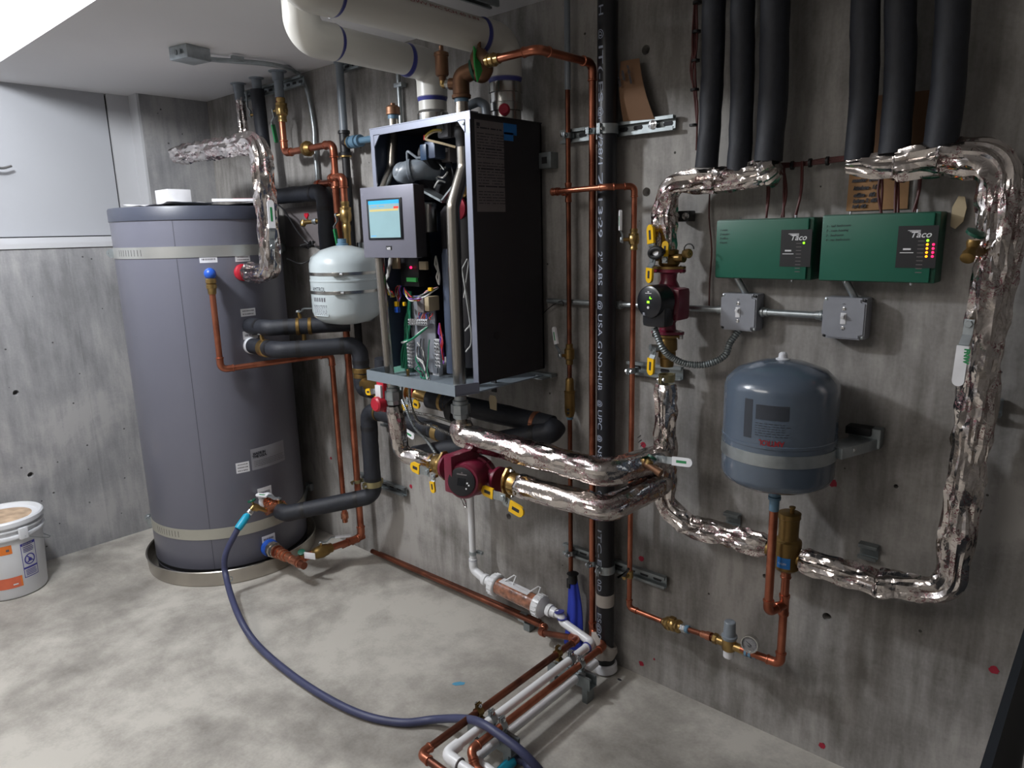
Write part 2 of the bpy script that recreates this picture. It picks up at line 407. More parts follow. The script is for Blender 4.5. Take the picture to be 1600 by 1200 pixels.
def foil_run(parent, path, r, seed=0, rc=None, amp=.17, name='foil_wrap', flat=1., ends=1., step=.0075, n=40, rfun=None):
    pts = resample(fillet(path, rc or r * 1.1, 8), step); rnd = random.Random(seed); N_ = len(pts)
    T0 = (pts[1] - pts[0]).normalized(); u, v, _ = frame(T0); vs = []; fs = []; off = Vector((seed * 3.7, seed * 1.3, seed * 2.1))
    arc = 0.; ph = rnd.uniform(0, 50)
    for i, p in enumerate(pts):
        T1 = (pts[min(i+1, N_-1)] - pts[max(i-1, 0)]).normalized(); q = T0.rotation_difference(T1); u = q @ u; v = q @ v; T0 = T1
        f = i / (N_ - 1); rr = r * (rfun(f) if rfun else 1.); arc += step
        e = min(i, N_ - 1 - i) * step / .02
        if e < 1: rr *= (.80 + .2 * e) * ends + (1 - ends)
        for k in range(n):
            a = 2 * PI * k / n; d = u * math.cos(a) + v * math.sin(a) * flat; ca, sa_ = math.cos(a), math.sin(a)
            # long lengthwise folds, diagonal creases and a few dents
            s1 = 1 - abs(noise.noise(Vector((ca * 1.7, sa_ * 1.7, arc * 6. + ph)))) * 2.4
            s2 = 1 - abs(noise.noise(Vector((ca * 2.2 + arc * 4, sa_ * 2.2, arc * 14. + ph)))) * 2.6
            s3 = noise.noise(Vector((ca * 1.1, sa_ * 1.1, arc * 14. - ph)))
            vs.append(p + d * rr * (1.0 + amp * (.75 * (s1 - .5) + .45 * (s2 - .5) + .7 * s3)) + T1 * (s2 * .002))
    for i in range(N_ - 1):
        for k in range(n):
            a = i * n + k; b = i * n + (k + 1) % n
            if (i * 7 + k * 3 + seed) % 2: fs += [(a, b, b + n), (a, b + n, a + n)]
            else: fs += [(a, b, a + n), (b, b + n, a + n)]
    fs.append(tuple(range(n))[::-1]); fs.append(tuple((N_ - 1) * n + k for k in range(n)))
    o = M().add(vs, fs, 'foil', True).build(name, 'foil', parent)
    for pl in o.data.polygons: pl.use_smooth = True
    try: o.data.set_sharp_from_angle(angle=R(24))
    except Exception: pass
    return o
def lever(parent, p, axis, d, l, col='galvanised', grip=None, w=.016, off=.018, name='lever', gl=.6, rise=.014, cat=None, mark=True):
    """valve lever: stem along axis from p, bent plate towards d, coloured grip on the outer part"""
    p = V3(p); axis = V3(axis).normalized(); d = V3(d); d = (d - axis * d.dot(axis)).normalized(); s = axis.cross(d)
    b = M(); b.cyl(p, p + axis * off, .0055, 'brass', 12); b.hexa(p + axis * (off - .001), p + axis * (off + .006), .0085, 'galvanised')
    q = p + axis * off; th = .0028; pa = [(-.010, 0), (l * .18, 0), (l * .34, rise), (l, rise)]
    for (a0, h0), (a1, h1) in zip(pa, pa[1:]):
        c0 = q + d * a0 + axis * h0; c1 = q + d * a1 + axis * h1; e = (c1 - c0); nn = s.cross(e).normalized()
        vs = [c0 - s * w / 2, c0 + s * w / 2, c1 + s * w / 2, c1 - s * w / 2]; b.add([x + nn * th / 2 for x in vs] + [x - nn * th / 2 for x in vs],
            [(0, 1, 2, 3), (7, 6, 5, 4), (0, 4, 5, 1), (1, 5, 6, 2), (2, 6, 7, 3), (3, 7, 4, 0)], 'galvanised', False)
    o = b.build(name, 'galvanised', parent)
    if grip:
        gl_ = l * gl; g = M(); hw = w * .62; out = [(0, -hw)] + [(gl_ - hw + math.sin(t) * hw, -math.cos(t) * hw) for t in [PI * k / 8 for k in range(9)]] + [(0, hw)]
        g.prism(out, q + d * (l - gl_ + .004) + axis * (rise - .0035), d, s, axis * .007, grip)
        g.build('grip', grip, o)
        if mark and grip in ('yellow', 'sticker_white'):
            g = M(); g.box(q + d * (l - gl_ * .5) + axis * (rise + .0038), (.001, .001, .001)); g = M()
            mm = 'ink' if grip == 'yellow' else 'green_grip'
            g.prism([(0, -hw * .3), (gl_ * .5, -hw * .3), (gl_ * .5, hw * .3), (0, hw * .3)], q + d * (l - gl_ * .72) + axis * (rise + .0034), d, s, axis * .0006, mm)
            g.build('grip_marking', mm, o)
    return o
def ball_valve(name, label, p, d, r, axis, ldir, ll, grip, cat='valve', m='brass', l=None, w=.016, group=None, off=None, gl=.6, rise=.014):
    d = V3(d).normalized(); l = l or r * 6.5; p = V3(p); t = thing(name, label, cat, p, group); o = p - d * l / 2
    b = M(); b.lathe(o, d, [(0, r * 1.02), (0, r * 1.35), (l * .10, r * 1.4), (l * .14, r * 1.25), (l * .24, r * 1.3), (l * .30, r * 1.75), (l * .5, r * 1.95), (l * .68, r * 1.75), (l * .76, r * 1.3), (l * .86, r * 1.25), (l * .9, r * 1.4), (l, r * 1.35), (l, r * 1.02)], m, 22)
    b.hexa(p + d * l * .17, p + d * l * .29, r * 1.85, m, 8); b.cyl(p, p + V3(axis).normalized() * r * 2.2, r * .75, m, 14)
    b.build('valve_body', m, t)
    lever(t, p + V3(axis).normalized() * r * 2., axis, ldir, ll, grip=grip, w=w, gl=gl, rise=rise); return t
def clamp(name, label, p, d, r, back, m='zinc_yellow', w=.016, group='strut clamps'):
    """two-piece strut clamp round a pipe at p, pipe direction d, back = towards the wall"""
    p = V3(p); d = V3(d).normalized(); back = V3(back).normalized(); s = d.cross(back); t = thing(name, label, 'clamp', p, group)
    b = M(); th = .0022; n = 28; ro = r + th; vs = []; fs = []
    for (h, q) in ((-w / 2, r), (-w / 2, ro), (w / 2, ro), (w / 2, r)):
        for k in range(n): a = 2 * PI * k / n; vs.append(p + d * h + (s * math.cos(a) + back * math.sin(a)) * q)
    for j in range(4):
        for k in range(n): a = j * n + k; bb = j * n + (k + 1) % n; c = ((j + 1) % 4) * n; fs.append((a, bb, c + (k + 1) % n, c + k))
    b.add(vs, fs, m); rot = Matrix((d, s, back)).transposed(); f = p - back * ro
    for sg in (-1, 1): b.box(f - back * .007 + s * sg * .003, (w, .002, .016), m, rot)
    b.box(p + back * (ro + .004), (w * .9, .022, .010), m, rot)
    b.build('band', m, t)
    c = M(); c.cyl(f - back * .008 - s * .012, f - back * .008 + s * .012, .003, 'chrome', 10); c.hexa(f - back * .008 + s * .006, f - back * .008 + s * .011, .0065, 'chrome'); c.hexa(f - back * .008 - s * .011, f - back * .008 - s * .006, .0065, 'chrome'); c.build('bolt', 'chrome', t)
    return t
def strut(name, label, a, b, face=(0, -1, 0), w=.041, h=.021, m='strut_steel', painted_slots=True, group=None, cat='strut channel', parent=None):
    """C-channel with slots painted dark, from a to b, open side along face"""
    a, b = V3(a), V3(b); d = (b - a).normalized(); f = V3(face).normalized(); s = d.cross(f).normalized(); L_ = (b - a).length; t = .0025; lp = .0095
    prof = [(-w/2, 0), (w/2, 0), (w/2, h), (w/2 - lp, h), (w/2 - lp, h - .006), (w/2 - lp + t, h - .006), (w/2 - lp + t, h - t), (w/2 - t, h - t), (w/2 - t, t), (-w/2 + t, t), (-w/2 + t, h - t), (-w/2 + lp - t, h - t), (-w/2 + lp - t, h - .006), (-w/2 + lp, h - .006), (-w/2 + lp, h), (-w/2, h)]
    me = M(); n = len(prof); vs = [a + s * x + f * y for x, y in prof] + [b + s * x + f * y for x, y in prof]
    me.add(vs, [(i, (i + 1) % n, (i + 1) % n + n, i + n) for i in range(n)] + [tuple(range(n)), tuple(range(2 * n - 1, n - 1, -1))], m, False)
    k = .03
    while k < L_ - .02 and painted_slots:
        me.prism([(-.013, -.006), (.013, -.006), (.016, 0), (.013, .006), (-.013, .006), (-.016, 0)], a + d * k + f * (t + .0001), d, s, f * .0003, 'gap_dark'); k += .05  # slots are not cut: dark plates painted for the shade inside them
    o = me.build(name, m, parent)
    if not parent: tag(o, label, cat, group)
    return o
# ================================================================== THE ROOM
HS = 2.2352      # soffit height
HC = 2.72        # main ceiling height
YS = -0.99       # front edge of the soffit
RX, RY = 5.6, -4.4
LEDGE = 1.497
def quad(name, vs, m, kind='structure', fs=None, **k):
    o = M().add(vs, fs or [(0, 1, 2, 3)], m, False).build(name, m, kind=kind, **k); return o
floor = M().box((RX / 2, RY / 2, -.05), (RX + .8, -RY + .4, .1), 'concrete_floor').build('floor', 'concrete_floor', kind='structure')
# back wall with real tie holes cut out of it
def wall_with_holes(name, verts_c, size, m, holes, axis):
    o = M().box(verts_c, size, m).build(name, m, kind='structure')
    cut = M()
    for (p, r) in holes:
        ax = Vector(axis); cut.lathe(V3(p) - ax * .003, ax, [(0, r * 1.15), (.004, r * 1.1), (.02, r * .85), (.034, r * .8)], m, 16)
    c = cut.build('tie_hole_cutter', m); md = o.modifiers.new('b', 'BOOLEAN'); md.object = c; md.operation = 'DIFFERENCE'; md.solver = 'EXACT'
    dg = bpy.context.evaluated_depsgraph_get(); me = bpy.data.meshes.new_from_object(o.evaluated_get(dg)); o.modifiers.clear(); o.data = me; bpy.data.objects.remove(c)
    for pl in me.polygons: pl.use_smooth = False
    return o
wall_with_holes('wall_back', (RX / 2, .1, HC / 2), (RX + .8, .2, HC), 'concrete_wall',
    [((2.6869,0.0000,2.0242), .012), ((2.6966,0.0000,1.6270), .012), ((2.1019,0.0000,0.4316), .011), ((3.2980,-0.0000,0.4464), .011), ((1.4267,0.0000,1.2430), .011), ((3.1177,0.0000,0.5118), .006), ((3.4684,0.0000,1.7524), .011), ((3.4383,0.0000,0.8648), .005)], (0, 1, 0))
HY = -0.3476
wall_with_holes('wall_left', (-.1, RY / 2, LEDGE / 2), (.2, -RY, LEDGE), 'concrete_left',
    [((0.0000,-1.0669,0.8442), .012), ((0.0000,-1.0664,0.4438), .012), ((0.0000,-0.9490,0.4763), .003), ((0.0000,-0.6632,0.3124), .003), ((0.0000,-0.9864,0.3291), .004), ((0.0000,-0.8407,0.2335), .003)], (-1, 0, 0))
M().box((-.1, HY / 2, (HC + LEDGE) / 2), (.2, -HY, HC - LEDGE), 'concrete_left').build('wall_left_corner_pier', 'concrete_left', kind='structure').name = 'wall_left_pier'
# vertical form seam on the left wall
SX = -0.7692
M().box((.0005, SX, LEDGE * .5), (.002, .0025, LEDGE * .98), 'concrete_left').build('trim_1', 'concrete_left', kind='structure')
# white framed opening above the ledge with a flush hatch door
DX = -.10
JX = -.10
J1 = -0.4179
J2 = -0.4602
M().box((-.055, HY - .006, (HS + LEDGE) / 2 + .2), (.11, .012, HS - LEDGE + .5), 'paint_white').box((-.11, (HY + J2) / 2, (HS + LEDGE) / 2 + .2), (.02, HY - J2, HS - LEDGE + .5), 'paint_white').build('trim_2', 'paint_white', kind='structure')
M().box((-.055, (HY + RY) / 2, LEDGE + .012), (.125, HY - RY, .024), 'paint_white').box((-.105, (J2 + RY) / 2, LEDGE + .035), (.012, J2 - RY, .03), 'paint_white').build('trim_3', 'paint_white', kind='structure')
M().box((-.17, (HY + RY) / 2, (HC + LEDGE) / 2), (.02, HY - RY, HC - LEDGE), 'gap_dark').build('wall_left_backing', 'gap_dark', kind='structure').name = 'wall_left_upper'
M().box((-.125, (J2 - .008 + RY) / 2, (HC + LEDGE + .055) / 2), (.03, J2 - .008 - RY, HC - LEDGE - .055), 'door_white').build('door_1', 'door_white', kind='structure')
d1 = bpy.data.objects['door_1']
hp = (-0.0600,-0.9301,1.8581)
g = M(); a = V3(hp); g.sweep(smooth_path([a + Vector((-.052, -.11, .002)), a + Vector((-.004, -.11, .004)), a + Vector((0, -.08, .004)), a + Vector((0, -.03, -.004)), a + Vector((-.003, .012, .008))], .008), lambda f: .0085 - .003 * f, 'steel', 12)
g.lathe(a + Vector((-.052, -.11, .002)), (1, 0, 0), [(0, .028), (.006, .028), (.01, .02), (.012, .01)], 'steel', 24)
g.build('door_handle', 'steel', d1)
# soffit (box under the main ceiling), main ceiling and the unseen rest of the room
M().box((RX / 2, YS / 2, (HS + HC) / 2), (RX + .6, -YS, HC - HS), 'ceiling_white').build('ceiling_soffit', 'ceiling_white', kind='structure').name = 'ceiling_lower'
M().box((RX + .1, RY / 2, HC / 2), (.2, -RY + .4, HC), 'concrete_wall').build('wall_right', 'concrete_wall', kind='structure')
M().box((RX / 2, RY - .1, HC / 2), (RX + .8, .2, HC), 'concrete_wall').build('wall_front', 'concrete_wall', kind='structure')
M().box((RX / 2, RY / 2, HC + .05), (RX + .8, -RY + .4, .1), 'ceiling_white').build('ceiling', 'ceiling_white', kind='structure')
# keyless lamp holder: the bulb that lights the corner
t = thing('ceiling_lamp', 'bare bulb in a white lampholder on the ceiling in front of the soffit', 'lamp', (LAMP[0], LAMP[1], HC))
M().lathe((LAMP[0], LAMP[1], HC), (0, 0, -1), [(0, .06), (.012, .06), (.02, .045), (.30, .02), (.31, .02)], 'white_plastic').build('lamp_holder', 'white_plastic', t)

# painted dots left on the concrete
for i, (p, r, lab) in enumerate([((2.7004,-0.0010,0.8368), .010, 'red paint dot right of the black waste stack, above the foil pipes'),
        ((2.7002,-0.0010,0.4381), .011, 'red paint dot above the lower strut, right of the black stack'), ((2.7070,-0.0010,0.0467), .010, 'red paint dot near the floor right of the black stack'),
        ((1.5153,-0.0010,0.4208), .010, 'red paint dot below the red pump left of the white drain'), ((3.2864,-0.0010,0.8391), .012, 'red paint dot right of the dark grey tank bottom'),
        ((3.3118,-0.0010,0.0398), .010, 'red paint dot low on the wall above the floor line'), ((3.6886,-0.0010,0.4509), .011, 'red paint dot at the far right of the wall'),
        ((0.8994,-0.0010,0.4283), .008, 'red paint dot between the storage tank and the thin copper pipe'), ((2.7567,-0.0010,0.0851), .004, 'tiny red paint fleck near the floor beside the stack')]):
    rn = random.Random(i); n = 18
    out = [(math.cos(2 * PI * k / n) * r * rn.uniform(.75, 1.1), math.sin(2 * PI * k / n) * r * rn.uniform(.75, 1.1)) for k in range(n)]
    M().prism(out, p, (1, 0, 0), (0, 0, 1), (0, .0008, 0), 'paint_red').build('paint_dot', 'paint_red', label=lab, cat='paint mark', group='red paint dots on the back wall')
g = M(); c0 = V3((2.2478,-0.4402,0.0006)); g.prism([(-.022, -.004), (-.008, -.012), (.02, -.006), (.024, .006), (.004, .010), (-.015, .004)], c0, (.8, .6, 0), (-.6, .8, 0), (0, 0, .0006), 'paint_blue')
g.build('paint_smear', 'paint_blue', label='small blue paint smear on the concrete floor', cat='paint mark')
g = M(); c0 = V3((2.6624,-0.0684,0.0006)); g.prism([(math.cos(k) * .008, math.sin(k) * .005) for k in [2 * PI * j / 10 for j in range(10)]], c0, (1, 0, 0), (0, 1, 0), (0, 0, .001), 'ink')
g.build('floor_plug', 'ink', label='small dark plug in the floor right of the black stack', cat='plug')

# ================================================================== STORAGE TANK
TC = Vector((.61, -.405, 0)); TR = .35; TH = 1.655
tank = thing('hot_water_storage_tank', 'tall dark grey cylindrical hot water storage tank standing in a metal pan in the corner', 'tank', (TC.x, TC.y, .015))
M().lathe(TC + Vector((0, 0, .035)), (0, 0, 1), [(0, TR - .004), (.01, TR), (TH - .085, TR)], 'tank_grey', 128).build('shell', 'tank_grey', tank)
M().lathe(TC + Vector((0, 0, TH - .055)), (0, 0, 1), [(0, TR), (.0, TR + .004), (.048, TR + .004), (.055, TR), (.056, .01)], 'tank_lid', 128).build('lid', 'tank_lid', tank)
M().lathe(TC + Vector((0, 0, .016)), (0, 0, 1), [(0, TR - .02), (0, TR - .004), (.05, TR + .002), (.052, TR - .01)], 'rubber_black', 96).build('base_ring', 'rubber_black', tank)
def cyl_patch(mb, cen, r, a0, a1, z0, z1, m, th=.0012, n=14):
    vs = []; fs = []
    for j, rr in enumerate((r, r + th)):
        for k in range(n + 1):
            a = a0 + (a1 - a0) * k / n
            for z in (z0, z1): vs.append((cen[0] + math.cos(a) * rr, cen[1] + math.sin(a) * rr, z))
    o = 2 * (n + 1)
    for k in range(n):
        b = 2 * k; fs += [(b, b + 2, b + 3, b + 1), (o + b, o + b + 1, o + b + 3, o + b + 2), (b, o + b, o + b + 2, b + 2), (b + 1, b + 3, o + b + 3, o + b + 1)]
    fs += [(0, 1, o + 1, o), (2 * n, o + 2 * n, o + 2 * n + 1, 2 * n + 1)]
    mb.add(vs, fs, m, True); return mb
g = M(); sa = (-0.7075,1.4042)[0]; cyl_patch(g, TC, TR, sa - .0028, sa + .0028, .04, TH - .055, 'tank_seam', .0006, 2); g.build('seam', 'tank_seam', tank)
def tank_label(name, au, zu, aw, zh, lines, m='sticker_white', big=None):
    g = M(); cyl_patch(g, TC, TR, au, au + aw, zu - zh, zu, m, .0008, 8); o = g.build(name, m, tank)
    g = M(); rn = random.Random(int(zu * 1000))
    for i in range(lines):
        z = zu - zh * (i + .7) / (lines + .4); a = au + aw * .12; h_ = zh / (lines + .4) * .38
        while a < au + aw * .86:
            l = rn.uniform(.01, .04) * .35; cyl_patch(g, TC, TR + .0008, a, min(a + l, au + aw * .9), z - h_ / 2, z + h_ / 2, 'sticker_line', .0003, 2); a += l + .006
    if g.v: g.build('print', 'sticker_line', o)
    return o
def onskin(r): 
    def f(p): a = math.atan2(p.y - TC.y, p.x - TC.x); return Vector((TC.x + math.cos(a) * r, TC.y + math.sin(a) * r, p.z))
    return f
for nm, A, B_, ln in [('port_label', (-0.4620,1.4506), (-0.2660,1.4244), 1), ('port_label', (-0.0560,1.4478), (0.1396,1.4233), 2), ('port_label', (-0.0591,1.2204), (0.1390,1.1896), 2),
                      ('port_label', (-0.0608,1.1234), (0.1381,1.0892), 1), ('port_label', (-0.0864,0.4053), (0.1104,0.3595), 1), ('port_label', (-0.0947,0.1724), (0.0925,0.1168), 2),
                      ('warning_label', (-0.3191,0.5451), (-0.1547,0.4998), 3)]:
    tank_label(nm, A[0], A[1] + .002, B_[0] - A[0], A[1] - B_[1] + .002, ln)
A = (-0.1230,0.5932); B_ = (0.3903,0.5000)
rp = tank_label('rating_label', A[0], A[1] + .004, B_[0] - A[0], .098, 0, 'label_grey')
for s_, dz, h_, da in (('MADE IN', -.024, .011, .028), ('THE U.S.A.', -.038, .011, .020)):
    a = A[0] + da; p = TC + Vector((math.cos(a) * (TR + .001), math.sin(a) * (TR + .001), A[1] + dz))
    text_obj('print', s_, p, (-math.sin(a), math.cos(a), 0), (0, 0, 1), h_, 'ink', rp, .0006, bold=.001, bend=onskin(TR + .0018))
g = M(); rn = random.Random(5)
for i in range(4):
    z = A[1] - .055 - .008 * i; a = A[0] + .035
    while a < B_[0] - .04: l = rn.uniform(.006, .03); cyl_patch(g, TC, TR + .0009, a, a + l, z, z + .002, 'sticker_line', .0003, 2); a += l + .006
g.build('print', 'sticker_line', rp)
# pan under the tank
pan = thing('drain_pan', 'round bare metal drain pan with rolled rim under the storage tank', 'pan', (TC.x, TC.y, 0))
M().lathe(TC, (0, 0, 1), [(0, .385), (.003, .388), (.066, .392), (.070, .395), (.073, .392), (.070, .387), (.006, .382), (.004, .02)], 'stainless', 128).build('pan_wall', 'stainless', pan)
da = math.atan2(-.20, .34); dp = TC + Vector((math.cos(da) * .389, math.sin(da) * .389, .028))
M().lathe(dp, (math.cos(da), math.sin(da), 0), [(0, .014), (.002, .014), (.0025, .011), (-.001, .010)], 'galvanised', 20).build('drain_knockout', 'galvanised', pan)
# seismic straps round the tank
def tank_strap(zc, h_, lab, aL, aR, m='galvanised'):
    t = thing('tank_strap', lab, 'strap', (TC.x, TC.y, zc), 'perforated metal straps round the storage tank')
    g = M(); cyl_patch(g, TC, TR + .001, aL, aR, zc - h_ / 2, zc + h_ / 2, m, .0018, 80)
    pr = TC + Vector((math.cos(aR), math.sin(aR), 0)) * (TR + .002); tr = Vector((-math.sin(aR), math.cos(aR), 0)); L_ = abs(pr.y / max(tr.y, .2)) - .02
    e = pr + tr * L_; n_ = Vector((tr.y, -tr.x, 0)); z1 = Vector((0, 0, h_ / 2))
    g.add([pr + Vector((0,0,zc)) - z1, pr + Vector((0,0,zc)) + z1, e + Vector((0,0,zc)) + z1 * .6, e + Vector((0,0,zc)) - z1 * .6, pr + Vector((0,0,zc)) - z1 + n_ * .002, pr + Vector((0,0,zc)) + z1 + n_ * .002, e + Vector((0,0,zc)) + z1 * .6 + n_ * .002, e + Vector((0,0,zc)) - z1 * .6 + n_ * .002],
          [(0, 1, 2, 3), (7, 6, 5, 4), (0, 4, 5, 1), (1, 5, 6, 2), (2, 6, 7, 3), (3, 7, 4, 0)], 'galvanised', False)
    g.build('band', m, t)
    g = M()
    for k in range(9): a = R(-88) + k * .05; cyl_patch(g, TC, TR + .003, a, a + .006, zc - h_ * .28, zc + h_ * .28, 'gap_dark', .0002, 1)
    g.build('painted_slots', 'gap_dark', t)  # strap openings stay solid; their shade is painted as dark strips
    pl = TC + Vector((math.cos(aL), math.sin(aL), 0)) * (TR + .008) + Vector((0, 0, zc)); dl = Vector((math.sin(aL), -math.cos(aL), 0))
    g = M(); g.box(pl + dl * .004, (.02, .03, h_ * .8), 'galvanised', Matrix.Rotation(aL, 3, 'Z')); g.cyl(pl, pl + dl * .11, .004, 'galvanised', 10); g.hexa(pl + dl * .02, pl + dl * .03, .011, 'chrome'); g.hexa(pl + dl * .06, pl + dl * .068, .011, 'chrome'); g.cyl(pl + dl * .066, pl + dl * .069, .017, 'galvanised')
    g.build('tension_bolt', 'chrome', t)
    g = M(); q = e + Vector((0, 0, zc)); g.box((q.x + .01, q.y + .006, q.z), (.05, .024, h_ * .8), 'galvanised', bev=.002); g.hexa((q.x + .01, q.y - .02, q.z), (q.x + .01, q.y - .004, q.z), .009, 'chrome'); g.build('wall_anchor', 'galvanised', t)
    return t
ZS1 = (-0.3934,1.4706)[1]; ZS2 = (-0.7007,0.2334)[1]
tank_strap(ZS1, .046, 'shiny metal strap round the upper part of the storage tank', R(-106), R(62), 'strap_bright')
tank_strap(ZS2, .050, 'dull metal strap round the lower part of the storage tank, above the pan', R(-106), R(52), 'strap_dull')
# things lying on the lid
zt = TH + .002
bx = V3((0.6095,-0.5500,1.6982)); M().box((bx.x, -.50, zt + .040), (.13, .10, .075), 'sticker_white', bev=.002).build('small_box', 'sticker_white', label='small white cardboard box lying on top of the storage tank', cat='box')
def paper(name, cx, cy, w_, d_, z, ang, m, lab, curl=.01, seed=1, **k):
    n = 10; vs = []; fs = []; rz = Matrix.Rotation(ang, 3, 'Z')
    for s_ in (0, .0012):
        for i in range(n + 1):
            for j in range(n + 1):
                x, y = (i / n - .5) * w_, (j / n - .5) * d_; r_ = rz @ Vector((x, y, 0))
                vs.append((cx + r_.x, cy + r_.y, z + s_ + curl * (abs(noise.noise(Vector((x * 9, y * 9, seed)))) + (abs(i / n - .5) * 2) ** 4 * .9)))
    o = (n + 1) ** 2
    for i in range(n):
        for j in range(n):
            a = i * (n + 1) + j; b = a + n + 1; fs += [(a, b, b + 1, a + 1), (o + a, o + a + 1, o + b + 1, o + b)]
    return M().add(vs, fs, m).build(name, m, **k, label=lab, cat='paper')
paper('paper_sheet', .72, -.57, .30, .22, zt + .001, .2, 'sticker_white', 'white paper sheet under the small box on the storage tank', .012, 3)
paper('manual_booklet', .80, -.33, .26, .19, zt + .004, .9, 'sticker_white', 'white printed booklet with a red edge on the storage tank top', .016, 5)
g = M(); g.box((.83, -.34, zt + .027), (.17, .03, .012), 'sticker_white', Matrix.Rotation(R(60), 3, 'Z'), .002); g.box((.85, -.30, zt + .028), (.09, .032, .012), 'red_plastic', Matrix.Rotation(R(60), 3, 'Z'), .002)
g.build('parts_bag', 'sticker_white', label='small clear bag with red printing beside the booklet on the tank', cat='bag')

# ================================================================== PIPES ROUND THE STORAGE TANK
# --- top port: big foil elbow
hot = thing('foil_wrapped_pipe', 'foil wrapped pipe arching over the storage tank down to its red ringed port', 'pipe', (1.2243,-0.4000,1.6225))
pA = V3((0.4588,-0.4000,1.8983)); pB = V3((1.2064,-0.4000,1.8609)); pC = V3((pB.x + .004, pB.y, 1.3776)); 
foil_run(hot, [pA, (pB.x, pB.y, pA.z - .012), (pB.x, pB.y, pC.z), (TC.x + TR + .055, -.401, pC.z)], .040, 11, amp=.26, rc=.055)
pr_ = Vector((TC.x + TR, -.401, pC.z))
M().lathe(pr_, (1, 0, 0), [(0, .036), (.012, .036), (.018, .030), (.02, .02)], 'red_plastic', 24).build('port_ring', 'red_plastic', hot)
M().lathe(pr_, (1, 0, 0), [(.018, .020), (.03, .024), (.04, .030), (.058, .030), (.062, .026)], 'stainless', 16, smooth=False).build('union_nut', 'stainless', hot)
lever(hot, (1.2884,-0.4400,1.4867), (1, -.3, 0), (.05, 0, 1), .17, grip='sticker_white', w=.02, gl=.62, rise=.02)
# --- narrow foil pipe joining from the ceiling
nf = thing('foil_wrapped_pipe', 'narrow foil wrapped pipe dropping from a grey ceiling sleeve behind the tank elbow', 'pipe', (0.5446,-0.1000,2.2067))
a = V3((0.5327,-0.1000,2.1799)); foil_run(nf, [a, (a.x + .01, a.y, 1.9907), (a.x + .01, a.y - .02, 1.9621)], .021, 12, amp=.3, step=.006)
M().lathe((a.x, a.y, HS), (0, 0, -1), [(0, .036), (.004, .034), (.006, .026), (.035, .025), (.04, .022), (.075, .022)], 'pvc_grey').build('ceiling_sleeve', 'pvc_grey', nf)
# --- foam pipe from the ceiling
fp = thing('foam_insulated_pipe', 'black foam insulated pipe dropping from the ceiling behind the foil elbow', 'pipe', (0.7055,-0.1000,2.2114))
a = V3((0.7002,-0.1000,2.1847)); zb = 1.7271
foam_run(fp, [a, (a.x, a.y, zb), (1.3452, a.y, zb + .0), (1.3452, a.y, 1.2454)] if False else [a, (a.x + .02, a.y, zb)], .030)
M().lathe((a.x, a.y, HS), (0, 0, -1), [(0, .034), (.004, .032), (.006, .022), (.05, .022), (.07, .022)], 'pvc_grey').build('ceiling_sleeve', 'pvc_grey', fp)
vb = V3((0.7082,-0.1000,2.0784)); M().lathe((a.x, a.y, vb.z + .02), (0, 0, -1), [(0, .031), (.001, .026), (.012, .028), (.026, .028), (.04, .026), (.041, .031)], 'brass_dull').build('valve_body', 'brass_dull', fp)
lever(fp, (a.x - .03, a.y - .012, vb.z), (-1, -.4, 0), (-.1, 0, 1), .10, grip=None, w=.010)
# --- foam pipe loop over to the white tank
fl = thing('foam_insulated_pipe', 'black foam insulated pipe bending down on the wall left of the white expansion tank', 'pipe', (1.1466,-0.0900,1.7075))
a = V3((0.7543,-0.0900,1.7168)); b = V3((1.1514,-0.0900,1.7072)); foam_run(fl, [(a.x - .05, a.y, b.z), b, (b.x, b.y, 1.3231)], .036)
# --- strut under the ceiling with clamps
a = V3((0.4664,-0.0300,2.2321)); b = V3((0.9436,-0.0300,2.2068)); strut('strut_channel', 'galvanised strut channel under the ceiling carrying three pipes behind the tank', (a.x - .02, -.045, HS - .05), (b.x + .06, -.045, HS - .05), (0, -1, 0), group='strut channels')
# --- copper with brass valve down from the ceiling
cp = thing('copper_pipe', 'copper pipe dropping from the ceiling and stepping right through a brass union', 'pipe', (0.8987,-0.1000,2.1831))
a = V3((0.8843,-0.1000,2.1321)); z1 = 1.8901; b = V3((1.2593,-0.1000,1.8710)); z2 = 1.7740
copper_run(cp, [(a.x, a.y, HS - .10), (a.x, a.y, z1), (b.x, a.y, z1 + .004), (b.x, a.y, z2 - .05)], .0143)
M().lathe((a.x, a.y, HS), (0, 0, -1), [(0, .04), (.004, .038), (.006, .026), (.04, .025), (.042, .020), (.11, .020)], 'pvc_grey').build('ceiling_sleeve', 'pvc_grey', cp)
M().lathe((a.x, a.y, HS - .105), (0, 0, -1), [(0, .018), (.045, .02), (.05, .023)], 'copper_bright').build('threaded_collar', 'brass', cp)
M().lathe((1.0700 - .03, a.y, z1 + .002), (1, 0, 0), [(0, .016), (.006, .022), (.016, .031), (.036, .033), (.038, .029), (.046, .026), (.058, .018)], 'brass_dull', 10, smooth=False).build('union', 'brass_dull', cp)
ball_valve('ball_valve', 'brass ball valve with green lever on the copper drop near the ceiling', (0.8899,-0.1000,2.0726), (0, 0, 1), .0143, (-.95, -.3, 0), (-.3, .1, -1), .13, 'green_grip', l=.10, rise=.02)
